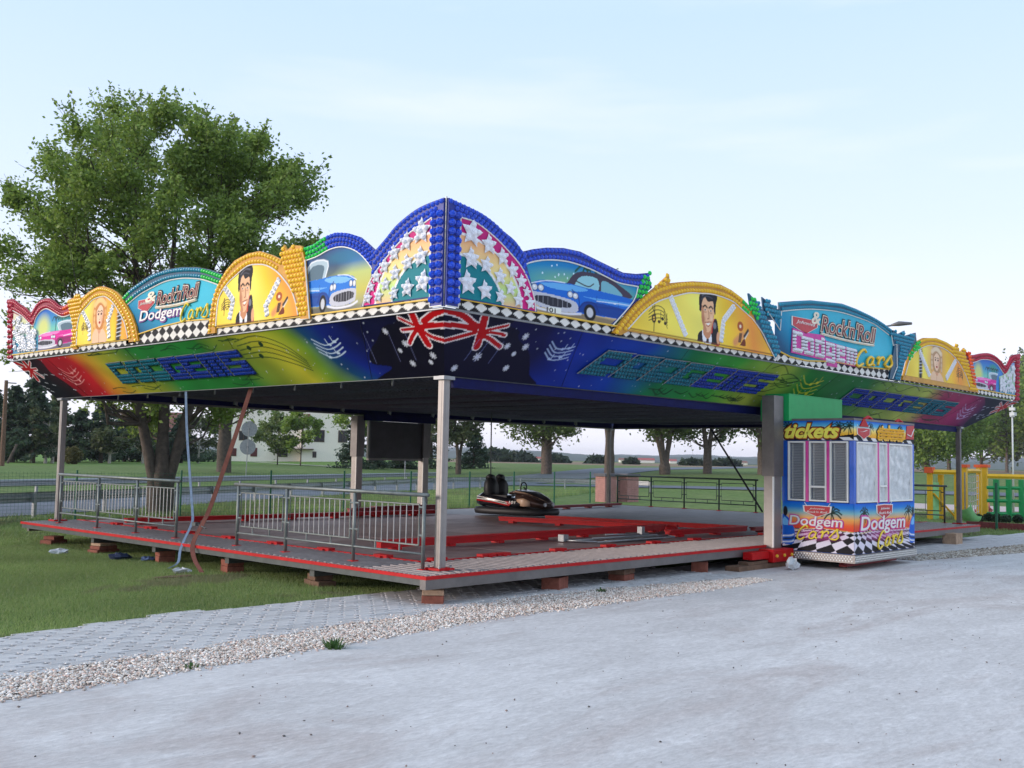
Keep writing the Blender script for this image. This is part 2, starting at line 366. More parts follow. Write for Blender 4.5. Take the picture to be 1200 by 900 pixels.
m_soil=stained('dark_joint_soil',(.05,.048,.043),(.08,.075,.065),(.04,.04,.035),2)
m_asph=stained('pale_asphalt',(.11,.125,.155),(.135,.15,.18),(.10,.11,.135),.4,bump=.1)
m_grav=stained('gravel_bed',(.34,.31,.28),(.26,.23,.21),(.30,.25,.23),6)
gsheet('concrete_yard',[(-60,-70),(70,-70),(70,-5.0),(40,-3.9),(26,-3.1),(16.9,-2.65),(12.9,-1.75),(12.6,.6),(6.1,.6),(6.2,-1.75),(4.9,-1.83),(2,-1.76),(-.2,-1.64),(-2.2,-1.8),(-4.3,-1.93),(-6.8,-2.1),(-12,-2.5),(-60,-7)],.012,m_conc)
gsheet('gravel_strip',[(-60,-7.4),(-12,-2.8),(-6.8,-2.3),(0,-1.9),(6.3,-1.95),(6.3,-1.2),(6,-1.1),(1.1,-.42),(-3.7,-1.08),(-6.5,-1.35),(-14,-2.15),(-60,-6.6)],.006,m_grav)
gsheet('gravel_path_edge',[(12.6,-2.1),(16.9,-2.85),(26,-3.3),(40,-4.1),(70,-5.3),(70,-4.2),(40,-2.6),(26,-2.2),(19,-1.85),(12.6,-1.2)],.006,m_grav)
PAVE=gsheet('paved_strip',[(-14,-2.1),(-6.5,-1.35),(-3.7,-1.12),(1.1,-.5),(6.2,-1.05),(6.2,2.6),(1.5,1.5),(.37,1.06),(-3.7,1.2),(-5.7,.84),(-8,.5),(-14,0)],.003,m_soil)
gsheet('paved_path',[(12.6,-1.25),(19,-1.9),(26,-2.25),(40,-2.65),(70,-4.3),(70,-1.4),(40,-.7),(25,-.25),(12.6,1.4)],.003,m_soil)
# paving stones: I-shaped interlocking blocks, nearest 300 single, the rest joined
m_pav=mat('paver_concrete',(.55,.53,.525),.85,vary=.16,scale=5,bump=.5,bscale=70)
m_pav2=mat('worn_paver_concrete',(.48,.46,.455),.85,vary=.2,scale=5,bump=.5,bscale=70)
def paver_mesh():
    a,b,c=.1205,.0775,.050
    pl=[(-a,-b),(a,-b),(a,-b+c),(a-.036,-.022),(a-.036,.022),(a,b-c),(a,b),(-a,b),(-a,b-c),(-a+.036,.022),(-a+.036,-.022),(-a,-b+c)]
    pl=[(x,y) for x,y in pl]; n=len(pl); v=[(x,y,-.02) for x,y in pl]+[(x,y,.017) for x,y in pl]+[(x*.975,y*.965,.020) for x,y in pl]
    f=[tuple(range(2*n,3*n))]+[(i,(i+1)%n,n+(i+1)%n,n+i) for i in range(n)]+[(n+i,n+(i+1)%n,2*n+(i+1)%n,2*n+i) for i in range(n)]
    return v,f
pv,pf=paver_mesh(); pme=bpy.data.meshes.new('paver'); pme.from_pydata(pv,[],pf); pme.materials.append(m_pav)
pme2=pme.copy(); pme2.materials[0]=m_pav2
def strip_lo(x): return np.interp(x,[-14,-6.5,-3.7,1.1,3.5,6.3],[-2.1,-1.25,-1.0,-.5,-.75,-1.2])
def strip_hi(x): return np.interp(x,[-14,-8,-5.7,-3.7,.37,1.5,6.3],[0,.5,.84,1.2,1.06,1.5,2.6])
spots=[]
j=0
for y in np.arange(-2.2,2.7,.158):
    for x in np.arange(-13,6.2,.248):
        xx=x+(j%2)*.124
        if strip_lo(xx)-.05<y<strip_hi(xx)-.06: spots.append((xx,y+rgbnoise(xx,y,2)*.003))
    j+=1
def inview(x,y): 
    d=np.array([x,y,G0])-CP; z=d@fw; return z>0 and abs(d@r2/z*F)<615
spots=[s for s in spots if s[0]>-13.6]
spots.sort(key=lambda s:(not inview(*s),(s[0]-CP[0])**2+(s[1]-CP[1])**2))
vv=np.array(pv); rest=MB()
for k,(x,y) in enumerate(spots):
    dz=G0+.006+random.uniform(-.004,.005); an=random.uniform(-.02,.02)
    if k<300:
        o=bpy.data.objects.new('paving_stone',pme if random.random()<.65 else pme2); C.objects.link(o); o.parent=PAVE; o.location=(x,y,dz); o.rotation_euler=(random.uniform(-.01,.01),random.uniform(-.01,.01),an)
    else:
        c,s_=math.cos(an),math.sin(an); q=vv.copy(); q[:,0],q[:,1]=vv[:,0]*c-vv[:,1]*s_,vv[:,0]*s_+vv[:,1]*c; rest.add(q+np.array([x,y,dz]),pf)
rest.build('paving_stones',m_pav,PAVE,kind='stuff')
rest=MB()
for jj,y in enumerate(np.arange(-2.6,1.2,.32)):
    for x in np.arange(12.7,42,.5):
        xx=x+(jj%2)*.25; lo=np.interp(xx,[12.6,19,26,40],[-1.3,-1.9,-2.25,-2.65]); hi=np.interp(xx,[12.6,25,40],[1.2,-.3,-.75])
        if lo<y<hi: rest.box((xx-.24,y-.15,G0-.02),(xx+.24,y+.15,G0+.014+random.uniform(0,.006)))
rest.build('far_paving_slabs',m_pav,None,kind='stuff')
# gravel
def stones(name,n,fn,s0,s1,pal,z0):
    base=np.array([(1,0,0),(0,1,0),(-1,0,0),(0,-1,0),(0,0,1),(0,0,-1)],float); base[:4]+=[(0,0,.15),(.2,0,-.1),(0,.1,.2),(-.1,0,-.1)]
    tri=np.array([(0,1,4),(1,2,4),(2,3,4),(3,0,4),(1,0,5),(2,1,5),(3,2,5),(0,3,5)])
    P=fn(n); n=len(P); S=RNG.uniform(s0,s1,(n,1,1))*RNG.uniform(.6,1.25,(n,1,3)); S[...,2]*=.6
    V=base[None]*S+RNG.normal(0,.12,(n,6,3))*S; th=RNG.uniform(0,6.28,n); c,s=np.cos(th)[:,None],np.sin(th)[:,None]
    X=V[...,0]*c-V[...,1]*s; Y=V[...,0]*s+V[...,1]*c; V=np.stack([X,Y,V[...,2]],-1)+np.concatenate([P,np.full((n,1),z0)+RNG.uniform(0,.012,(n,1))],1)[:,None]
    Fc=tri[None]+6*np.arange(n)[:,None,None]; pal=np.array([lin(p) for p in pal]); cc=pal[RNG.integers(0,len(pal),n)]*RNG.uniform(.75,1.1,(n,1))
    return fastmesh(name,V.reshape(-1,3),Fc.reshape(-1,3),np.repeat(cc,6,0),m_stone,None,'stuff')
m_stone=mat('gravel_stone',(.4,.4,.4),.9,vc=True)
def g1(n):
    x=RNG.uniform(-9.5,6.3,int(n)); lo=np.interp(x,[-12,-6.8,-4.3,-.2,2,4.9,6.3],[-2.55,-2.12,-1.95,-1.66,-1.78,-1.84,-1.72]); hi=np.interp(x,[-14,-6.5,-3.7,1.1,3.5,6.3],[-2.1,-1.28,-1.02,-.52,-.85,-1.5])
    t=RNG.beta(1.3,1.3,len(x)); t=t+RNG.normal(0,.05,len(x)); return np.stack([x,lo-.06+(hi-lo+.16)*t],1)
stones('gravel',38000,g1,0.008,.023,[(228,216,204),(242,232,222),(204,184,168),(220,190,176),(180,168,158),(248,240,232)],G0+.012)
def g2(n):
    x=RNG.uniform(12.3,34,int(n)); lo=np.interp(x,[12.6,16.9,26,40],[-2.0,-2.75,-3.2,-4.0]); hi=np.interp(x,[12.6,19,26,40],[-1.25,-1.85,-2.2,-2.6]); t=RNG.random(len(x)); return np.stack([x,lo+(hi-lo)*t],1)
stones('far_gravel',9000,g2,.025,.055,[(190,180,168),(210,202,190),(150,138,124),(170,156,140)],G0+.012)
def g3(n):
    x=RNG.uniform(-9,14,int(n)); y=RNG.uniform(-9,-1.6,int(n)); k=(y<-1.8-.02*abs(x)); return np.stack([x[k],y[k]],1)
stones('loose_grit',380,g3,.006,.014,[(120,110,105),(90,88,86),(150,130,120)],G0+.014)
# lawn blades
def blades(name,n,xr,yr,h,ok,wd=.006,cols=((.19,.29,.08),(.30,.38,.13),(.45,.42,.24))):
    x=RNG.uniform(*xr,n); y=RNG.uniform(*yr,n); k=ok(x,y); x=x[k];y=y[k]; n=len(x)
    dn=.6+.4*rgbnoise(x,y,1.7); hh=h*RNG.uniform(.5,1.3,n)*(.7+.5*dn); th=RNG.uniform(0,6.28,n); wx,wy=np.cos(th)*wd,np.sin(th)*wd
    z=gz(x,y)-.003; lx,ly=RNG.normal(0,.45,(2,n))*hh
    V=np.stack([np.stack([x-wx,y-wy,z],1),np.stack([x+wx,y+wy,z],1),np.stack([x+lx,y+ly,z+hh],1)],1)
    c=np.array(cols); w_=RNG.dirichlet((3,2.2,.5),n); cc=w_@c; cc*=(1+.18*rgbnoise(x,y,.8))[:,None]
    pt=sm((rgbnoise(x*.6,y*.8,1.1)+.3*rgbnoise(x,y,4.3)-.35)/.35)[:,None]*.7; cc=cc*(1-pt)+np.array((.22,.19,.12))*pt
    return fastmesh(name,V.reshape(-1,3),np.arange(3*n).reshape(n,3),np.repeat(cc,3,0),m_vleaf,None,'stuff')
hi_y=lambda x:np.interp(x,[-14,-8,-5.7,-3.7,.37,1.5,6.3,12.6,25,60],[0,.5,.84,1.2,1.06,1.5,2.6,2.8,-.2,-1.2])
edge=lambda x,y:y>hi_y(x)-.06+.05*rgbnoise(x,y,5)+.03*rgbnoise(y,x,17)
blades('lawn_grass',330000,(-11,3),(.6,13),.05,edge)
blades('far_lawn_grass',90000,(-12,22),(12,20),.09,edge,.012)
blades('verge_grass',110000,(-6,46),(18.6,38),.22,lambda x,y:((x-1.7)*-.455+(y-20.4)*.89<-.6)&(y<33)&((x-1.7)*-.455+(y-20.4)*.89>-9.5),.02)
blades('playground_grass',50000,(20,40),(-1.6,10),.08,lambda x,y:y>hi_y(x),.015)
# road, verge and guard rails
road_c=[(-50,3.0),(-10,21.5),(4.3,27.3),(16,33.5),(30.5,40.2),(45,46.4),(62,52),(90,62),(140,84),(260,140)]
def ribbon(name,pts,wd,dz,m):
    pts=smooth_line(pts,6); mb=MB(); n=len(pts); t=np.gradient(pts,axis=0); t/=np.linalg.norm(t,axis=1)[:,None]; nn_=np.stack([-t[:,1],t[:,0]],1)
    a_=pts+nn_*wd/2; b_=pts-nn_*wd/2; v=[(x,y,float(gz(x,y))+dz+.03*(x>46)) for x,y in a_]+[(x,y,float(gz(x,y))+dz+.03*(x>46)) for x,y in b_]
    mb.add(v,[(i,i+1,n+i+1,n+i)[::-1] for i in range(n-1)]); return mb.build(name,m,None,kind='structure')
ribbon('road',road_c,8.6,.02,m_asph)
ribbon('side_road',[(47,46),(53,38),(57,28),(62,10),(66,-20)],4.0,.028,m_asph)
ribbon('footpath',[tuple(at(x,y)[0][:2]) for x,y in ((230,545),(280,542),(340,543),(410,546),(480,548))],1.6,1.05,m_grav) if False else None
def guard_rail(label,line,name='guard_rail',posth=.75,sp=2.6,m=m_galv,side=1):
    t=thing(name,label,'guard rail'); pts=resample(smooth_line(line,5),.65)
    beam=MB(); tg=np.gradient(pts,axis=0); tg/=np.linalg.norm(tg,axis=1)[:,None]; nm=np.stack([-tg[:,1],tg[:,0]],1)*side
    prof=[(.0,.31),(.05,.27),(.05,.22),(.0,.18),(.0,.13),(.05,.09),(.05,.04),(.0,.0)]
    V=[];k=len(prof)
    for p,q in zip(pts,nm):
        for d,z in prof: V.append((p[0]+q[0]*(d+.06),p[1]+q[1]*(d+.06),G0+posth-.31+z))
    f=[(i*k+j,(i+1)*k+j,(i+1)*k+j+1,i*k+j+1) for i in range(len(pts)-1) for j in range(k-1)]
    beam.add(V,f); beam.build('beam',m,t)
    L_=resample(line,sp)
    pme=None
    for p in L_:
        if pme is None:
            o=boxp('post',(-.06,-.04,G0-.05),(.06,.04,G0+posth-.02),m,t); pme=o.data
        else: o=link('post',pme,m,t)
        o.location=(p[0],p[1],0); o.rotation_euler=(0,0,math.atan2(FD[1],FD[0]))
    return t
guard_rail('near galvanised roadside guard rail behind the green mesh fence, bending away at its right end',[(-14,12.4),(1.7,20.4),(10.6,24.7),(24.1,31.6),(36,37.9),(40.5,38.8),(43.3,37.2),(45.6,32.8),(46,29)],sp=3.2)
guard_rail('far galvanised guard rail along the lawn side of the road',[(-20,21.6),(6.9,34.2),(21.9,41.2),(37.1,48.3),(52,55.2)],sp=4,side=-1)
# =================================================================== RIDE DECK
DX0,DX1,DY0,DY1=-.70,20.55,-.48,12.9
deck=thing('ride_deck','wide low dodgem track deck of grey-brown plates with red edging on brick piers','platform')
boxp('side_beam',(DX0+.01,DY0+.012,-.17),(DX1-.01,DY0+.13,-.037),m_alud,deck); boxp('side_beam',(DX0+.02,DY0+.135,-.12),(DX0+.135,DY1-.03,-.037),m_dkst,deck)
boxp('side_beam',(DX1-.135,DY0+.135,-.2),(DX1-.035,DY1-.03,-.035),m_alud,deck); boxp('side_beam',(DX0+.14,DY1-.13,-.2),(DX1-.14,DY1-.03,-.035),m_alud,deck)
for y in (2.2,4.6,7.1,9.6): boxp('cross_beam',(DX0+.14,y,-.24),(DX1-.14,y+.12,-.04),m_dkst,deck)
E_=.03
boxp('edge_trim',(DX0,DY0,-.035),(DX1,DY0+E_,.012),m_redp,deck); boxp('edge_trim',(DX0,DY0+E_+.002,-.035),(DX0+E_,DY1,.012),m_redp,deck)
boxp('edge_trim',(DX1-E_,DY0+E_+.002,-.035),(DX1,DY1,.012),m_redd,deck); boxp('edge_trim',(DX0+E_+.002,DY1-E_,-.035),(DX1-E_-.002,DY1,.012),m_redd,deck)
WX,WY=.55,1.0
# treads of the walkway with their raised ribs
rib=MB()
for i,x in enumerate(np.arange(DX0+.05,DX1-.5,2.05)):
    x1=min(x+2.04,DX1-.05); boxp('walkway_tread',(x,DY0+.05,-.034),(x1,WY-.02,.0),m_tread,deck)
for x in np.arange(DX0+.09,DX1-.08,.165): rib.box((x,DY0+.09,.0),(x+.06,WY-.05,.022))
for i,y in enumerate(np.arange(WY+.0,DY1-.6,2.05)):
    boxp('walkway_tread',(DX0+.05,y,-.034),(WX-.02,min(y+2.04,DY1-.05),.0),m_tread,deck)
for y in np.arange(WY+.03,DY1-.1,.165): rib.box((DX0+.09,y,.0),(WX-.05,y+.06,.022))
nose=MB()
for x in np.arange(DX0+.04,DX1-.05,.09): nose.box((x,DY0+.032,.0),(x+.05,DY0+.075,.016))
for y in np.arange(DY0+.1,DY1-.05,.09): nose.box((DX0+.032,y,.0),(DX0+.075,y+.05,.016))
nose.build('nosing_teeth',m_rib,deck,kind='stuff')
rib.build('tread_ribs',m_rib,deck,kind='stuff')
boxp('inner_trim',(WX,WY-.015,-.03),(DX1-.1,WY+.03,.03),m_redp,deck); boxp('inner_trim',(WX-.015,WY+.032,-.03),(WX+.03,DY1-.1,.03),m_redp,deck)
lug=MB().box((-.16,-.07,.012),(.16,.07,.065)).box((-.05,-.11,.012),(.05,.11,.045)).build('lug',m_redp,deck); lug.location=(2,WY+.02,0)
for x in list(np.arange(.9,8.3,1.45))+[11,13,15,17,19]:
    o=link('lug',lug.data,m_redp,deck); o.location=(x,WY+.02,0)
for y in np.arange(1.9,12,1.5):
    o=link('lug',lug.data,m_redp,deck); o.location=(WX,y,0); o.rotation_euler=(0,0,math.pi/2)
# floor plates
nx,ny=8,9; pw=(DX1-.1-WX-.04)/nx; ph=(DY1-.1-WY-.04)/ny
mplates=[m_deck,mat('deck_plate_pale',(.29,.20,.19),.48,.1,vary=.3,scale=2,bump=.08,bscale=4),mat('deck_plate_grey',(.29,.27,.28),.5,.1,vary=.25,scale=2,bump=.08,bscale=4)]
for i in range(nx):
    for j in range(ny):
        x=WX+.035+i*pw; y=WY+.035+j*ph; m=mplates[2] if i>=4 else mplates[(i+j)%2]
        boxp('floor_plate',(x+.006,y+.006,-.03),(x+pw-.006,y+ph-.006,.004+random.uniform(0,.004)),m,deck)
def kerb(x0,y0,x1,y1,h=.22,wd=.12,z=.03,m=m_redp):
    h=h*.66
    d=np.array([x1-x0,y1-y0]); Ln=np.linalg.norm(d); mb=MB().box((0,-wd/2,z+.02),(Ln,wd/2,h)).box((0,-wd/2-.03,h-.03),(Ln,wd/2+.03,h+.004))
    for q in np.arange(.3,Ln,1.3): mb.box((q,-wd/2-.05,.01),(q+.14,wd/2+.05,z+.03))
    o=mb.build('kerb_rail',m,deck); o.location=(x0,y0,0); o.rotation_euler=(0,0,math.atan2(d[1],d[0])); return o
kerb(1.3,2.92,9.85,2.98,.27); kerb(.75,10.9,9.7,10.6,.22); kerb(8.9,7.3,10.1,2.75,.24); kerb(10.35,7.0,11.4,1.7,.24)
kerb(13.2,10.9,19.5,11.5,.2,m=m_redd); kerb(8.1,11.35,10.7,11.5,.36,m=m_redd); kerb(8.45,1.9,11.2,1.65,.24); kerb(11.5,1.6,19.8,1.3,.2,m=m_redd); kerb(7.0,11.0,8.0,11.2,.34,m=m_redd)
# loose frames lying on the track
t=thing('metal_frame','bundle of silver metal tubes and frames lying flat on the track floor','metal parts',loc=(6.9,2.0,0))
for a_,b_,r in (((-1.5,.25,.04),(1.55,-.1,.05),.022),((-1.2,-.35,.04),(1.3,-.45,.05),.022),((-1.5,.25,.05),(-1.2,-.35,.05),.02),((1.55,-.1,.05),(1.3,-.45,.05),.02),((-.9,0,.08),(.9,-.3,.1),.018),((-.1,.3,.1),(1.2,.15,.08),.02)):
    MB().tube([a_,b_],r,6).build('tube',m_galv,t,smooth=True)
boxp('clamp',(-1.55,.2,.03),(-1.4,.34,.16),m_galv,t); boxp('clamp',(.9,.1,.08),(1.0,.22,.24),m_galv,t)
boxp('flat_bar',(-.7,-.33,.03),(.9,-.15,.045),m_alu,t)
# piers
def pier(x,y,rows,label,sz=(.36,.3,.1),rot=0,top=None,z=None):
    t=thing('brick_pier',label,'brick pier','brick and timber piers under the deck',loc=(x,y,G0-.02 if z is None else z)); t.rotation_euler=(0,0,rot)
    zz=0
    for k,(m,n,w_,h_) in enumerate(rows):
        for i in range(n):
            r_=random.uniform(-.06,.06); o=boxp('brick',(-w_/2+i*w_/n+.004,-sz[1]/2,zz),(-w_/2+(i+1)*w_/n-.004,sz[1]/2,zz+h_-.005),m,t); o.rotation_euler=(0,0,r_)
            bv=o.modifiers.new('b','BEVEL'); bv.width=.006; bv.segments=1
        zz+=h_
    if top is not None: boxp('steel_foot',(-top/2,-.09,zz),(top/2,.09,G0*-1-.2+.02-.002),m_alud,t)
    return t
B,P_,W_=m_brick,m_brick2,m_wood
H_=.24
pier(-.33,12.0,[(B,2,.5,.1),(B,1,.3,.08)],'loosely stacked red bricks under the far left corner of the deck',rot=.4)
pier(-.35,9.6,[(B,2,.55,.07),(B,2,.44,.07),(P_,1,.4,.06)],'second stack of flat bricks from the far left corner of the deck',rot=.2)
pier(-.3,7.2,[(B,1,.3,.12),(B,1,.3,.1)],'red brick pair under the deck beside the blue strap',rot=1.3)
pier(-.3,4.9,[(B,1,.32,.13),(B,1,.3,.11)],'square red block pier under the middle of the left barrier',rot=1.4)
pier(-.3,2.4,[(W_,2,.56,.12),(W_,1,.3,.1)],'stepped grey-brown timber pier on the grass next to the near corner',rot=1.35)
pier(-.3,-.2,[(B,1,.3,.13),(P_,1,.32,.08)],'red brick topped by a pale brick under the near corner post',rot=.75,z=G0+.01)
pier(2.3,-.2,[(B,1,.42,.2)],'tilted red timber wedge under the front edge of the deck',rot=.35,z=G0+.01)
pier(4.1,-.15,[(B,1,.4,.12),(W_,1,.5,.09)],'red brick carrying a pale timber offcut under the front edge',rot=.2,z=G0+.01)
pier(6.45,-.2,[(B,1,.36,.2)],'red wedge block nearest to the grey mast under the front edge',rot=.6,z=G0+.01)
pier(18.2,-.55,[(P_,1,.55,.3)],'big pale grey-brown block under the right-hand end of the deck',sz=(.5,.35),z=G0)
pier(13.2,-.35,[(B,1,.16,.26)],'slim red-brown block just right of the ticket booth',z=G0)
t=thing('timber_plank','flat timber planks under the red foot of the grey mast','timber',loc=(8.3,-.55,G0+.012))
for k,(a_,w_) in enumerate(((-1.3,1.9),(.65,1.5))): boxp('plank',(a_,-.16+k*.03,0),(a_+w_,.14,.09),m_wood,t)
for k in range(2): boxp('plank',(-.9+k*.9,-.12,.092),(-.15+k*.9,.1,.15),m_wood,t)
# =================================================================== BARRIERS
m_barr=mat('dull_galvanised',(.20,.22,.21),.5,.5,vary=.25)
def barrier(label,origin,ux,posts,h=1.08,m=m_barr,mb_=m_galv,grp='steel barriers round the deck',bars=True,z0=.0,barsp=.13):
    """posts = distances along direction ux; bay frames hang between the posts"""
    t=thing('steel_barrier',label,'barrier',grp); ux=np.array(ux,float); o=np.array(origin,float)
    P=lambda s,z:(o[0]+ux[0]*s,o[1]+ux[1]*s,z0+z)
    for s in posts:
        MB().tube([P(s,.0),P(s,h-.03)],.028,8).build('post',m,t,smooth=True)
        boxp('foot_plate',np.array(P(s,.0))-(.06,.06,0),np.array(P(s,.03))+(.06,.06,0),m_redp,t)
    MB().tube([P(posts[0]-.08,h),P(posts[-1]+.12,h)],.03,8).build('top_rail',m,t,smooth=True)
    MB().tube([P(posts[0],.24),P(posts[-1],.24)],.018,8).build('lower_rail',m,t,smooth=True)
    for s0,s1 in zip(posts[:-1],posts[1:]):
        a_,b_=s0+.1,s1-.1; zt,zb=h-.14,.36
        fr=MB().tube([P(a_,zb),P(a_,zt),P(b_,zt),P(b_,zb),P(a_,zb)],.014,6)
        for s,z in ((s0,.5),(s0,.9),(s1,.5),(s1,.9)): 
            d=.1 if s==s0 else -.1; fr.tube([P(s,z),P(s+d,z)],.016,6)
        for q in (.3,.7): fr.tube([P(a_+(b_-a_)*q,zb),P(a_+(b_-a_)*q,.24)],.013,6)
        fo=fr.build('infill_frame',m,t)
        n=int((b_-a_)/barsp)
        if bars:
            for i in range(1,n):
                s=a_+(b_-a_)*i/n; MB().tube([P(s,zb),P(s,zt)],.0085,5,cap=False).build('bar',mb_,fo)
    return t
barrier('far left galvanised barrier of three bays beside the left corner post',(-.27,0),(0,1),[6.9,8.45,10.1,11.9])
barrier('near left galvanised barrier of three bays running up to the near corner post',(-.2,0),(0,1),[.14,1.72,3.5,4.95])
m_olive=mat('dull_green_steel',(.07,.10,.085),.5,.4,vary=.2)
barrier('dark green steel barrier across the back right side, left of the grey mast',(20.4,0),(0,1),[6.6,8.0,9.4,10.8,12.3],m=m_olive,mb_=m_olive,bars=False)
barrier('dark steel railing on the deck just right of the ticket booth',(20.35,0),(0,1),[.45,2.0,3.5,5.1],m=m_dkst,mb_=m_dkst,barsp=.4)
barrier('green steel railing along the back edge of the deck, right of the bumper car',(0,12.75),(1,0),[14.6,16.2,17.8,19.4],h=.7,m=m_olive,mb_=m_olive,bars=False) if False else None
# straps
def strap(label,pts,w_,m,name='strap'):
    mb=MB(); pts=smooth_line(pts,4); 
    for k in range(len(pts)-1): pass
    n=len(pts); s_=np.array([r2[0],r2[1],0])*w_/2; nrm=np.array([fw[0],fw[1],0])*.008; v=[]
    for p in pts: v+= [p-s_-nrm,p+s_-nrm,p+s_+nrm,p-s_+nrm]
    f=[(4*i+j,4*i+(j+1)%4,4*i+4+(j+1)%4,4*i+4+j) for i in range(n-1) for j in range(4)]+[(3,2,1,0),(4*n-4,4*n-3,4*n-2,4*n-1)]
    o=mb.add(v,f).build(name,m); tag(o,label,'strap'); return o
strap('wide rust-brown tie-down strap running from the canopy edge down over the deck to the grass',[(.15,5.2,2.85),(-.1,5.3,1.9),(-.38,5.5,.75),(-.5,5.56,.4),(-.72,5.5,.05),(-.8,5.3,-.2),(-.85,4.95,-.4)],.078,m_rust)
strap('narrow blue-grey tie-down strap hanging from the canopy left of the brown strap',[(-.02,7.2,2.78),(-.12,6.9,1.9),(-.3,6.3,.6),(-.5,5.95,.36),(-.62,5.95,.1),(-.76,5.85,-.1),(-.85,5.75,-.3),(-.95,5.9,-.41)],.045,m_bstrap)
strap('dark tensioned strap slanting down beside the back right barrier',[(19.2,7.6,2.75),(19.8,6.9,1.3),(20.3,6.3,.05)],.07,m_blk)
t=thing('ratchet_buckle','small steel ratchet buckle hanging where both straps meet the deck edge','ratchet',loc=(-.55,5.72,.36))
boxp('frame',(-.05,-.06,-.03),(.05,.06,.03),m_dkst,t); MB().tube([(0,-.02,0),(.02,-.3,-.06)],.012,6).build('handle',m_dkst,t)
# =================================================================== CANOPY
PV=thing('ride_canopy','dodgem ride canopy with rainbow-painted sloping fascia and bulb-trimmed picture boards on grey posts','fairground ride')
def post(x,y,w_=.118,z1=2.8,m=m_alu):
    o=MB().box((-w_/2,-w_/2,.05),(w_/2,w_/2,z1)).box((-w_/2-.004,-.02,.06),(-w_/2+.001,.02,z1-.02)).box((-.02,-w_/2-.004,.06),(.02,-w_/2+.001,z1-.02)).build('corner_post',m,PV); o.location=(x,y,0)
    bv=o.modifiers.new('b','BEVEL'); bv.width=.012; bv.segments=2
    b=boxp('base_plate',(-.15,-.15,.02),(.15,.15,.05),m_redp,o)
    for a_ in (-1,1):
        for c_ in (-1,1): b2=MB().tube([(a_*.11,c_*.11,.05),(a_*.11,c_*.11,.085)],.016,6).build('bolt',m_galv,o)
    boxp('head_bracket',(-.11,-.11,z1-.06),(.11,.11,z1-.01),m_galv,o)
    return o
post(0,0); post(0,12.6); post(20.25,0,m=m_alud); post(20.25,12.6,m=m_alud)
# canopy structure
ZB=2.8
boxp('edge_beam',(.02,.1,ZB+.0),(.06,12.5,ZB+.1),m_dkst,PV); boxp('edge_beam',(.2,.02,ZB-.16),(20.6,.07,ZB-.005),m_navy,PV)
boxp('edge_beam',(.1,12.5,ZB-.02),(20.3,12.62,ZB+.1),m_alud,PV); boxp('edge_beam',(20.2,.2,ZB-.02),(20.32,12.4,ZB+.1),m_alud,PV)
boxp('valance',(.12,12.42,ZB+.02),(20.15,12.48,ZB+.27),m_navy,PV); boxp('valance',(20.1,.3,ZB+.02),(20.16,12.3,ZB+.27),m_navy,PV)
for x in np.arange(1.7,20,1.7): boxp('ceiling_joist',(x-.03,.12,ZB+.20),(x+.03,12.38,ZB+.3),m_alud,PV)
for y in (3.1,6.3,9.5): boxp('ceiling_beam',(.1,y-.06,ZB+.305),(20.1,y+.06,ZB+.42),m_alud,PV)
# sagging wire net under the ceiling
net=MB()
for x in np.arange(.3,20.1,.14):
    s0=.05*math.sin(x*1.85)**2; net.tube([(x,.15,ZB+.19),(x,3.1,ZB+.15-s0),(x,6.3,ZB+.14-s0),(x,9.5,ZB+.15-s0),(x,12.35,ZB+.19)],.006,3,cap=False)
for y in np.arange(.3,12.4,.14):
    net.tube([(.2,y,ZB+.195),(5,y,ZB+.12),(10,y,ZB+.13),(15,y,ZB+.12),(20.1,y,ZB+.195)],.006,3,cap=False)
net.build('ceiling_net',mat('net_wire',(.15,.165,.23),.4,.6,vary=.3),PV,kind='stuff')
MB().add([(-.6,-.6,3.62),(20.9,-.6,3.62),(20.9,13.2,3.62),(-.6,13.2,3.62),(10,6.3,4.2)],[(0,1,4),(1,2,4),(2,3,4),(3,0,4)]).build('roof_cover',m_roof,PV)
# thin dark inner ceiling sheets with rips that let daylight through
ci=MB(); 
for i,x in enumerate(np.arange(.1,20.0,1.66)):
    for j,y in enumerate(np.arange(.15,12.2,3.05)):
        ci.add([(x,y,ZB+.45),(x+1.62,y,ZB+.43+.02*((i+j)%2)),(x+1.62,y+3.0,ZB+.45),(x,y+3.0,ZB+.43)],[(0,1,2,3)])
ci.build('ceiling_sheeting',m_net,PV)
for k,x in enumerate(np.arange(2.5,19.5,1.7)):
    o=MB().box((-.04,-.04,0),(.04,.04,.12)).tube([(0,0,0),(.14,.1,-.02)],.01,5).build('ceiling_clamp',m_galv,PV); o.location=(x,12.2,ZB+.05)
for k,y in enumerate(np.arange(1.5,12,1.3)):
    o=MB().box((-.012,-.012,-.12),(.012,.012,.1)).build('ceiling_hook',m_galv,PV); o.location=(.3,y,ZB+.05)
# centre masts of the trailer: grey front mast and the pair at the back holding the dark screen
def mast(x,y,w_,d_,z0,zs,z1,m=m_alud,m2=m_alu):
    o=boxp('mast',(x,y,z0),(x+w_,y+d_,zs),m2,PV); boxp('upper_sleeve',(x-.03,y-.03,zs),(x+w_+.03,y+d_+.03,z1),m,o)
    boxp('edge_strip',(x-.008,y-.008,z0+.02),(x+.02,y+.02,zs-.01),m_white,o); return o
mast(8.43,-.63,.32,.21,-.05,1.38,2.99)
fo=boxp('mast_foot',(8.15,-.80,-.30),(8.96,-.2,-.052),m_redp,PV); bv=fo.modifiers.new('b','BEVEL'); bv.width=.02
for q in (8.25,8.55,8.85): MB().tube([(q,-.80,-.17),(q,-.83,-.17)],.03,8).build('bolt',m_gold,fo)
boxp('mast_arm',(7.5,-.7,-.22),(8.14,-.5,-.08),m_redp,PV)
mast(8.1,12.15,.22,.22,.0,1.6,2.75); mast(10.62,12.15,.22,.22,.0,1.6,2.75)
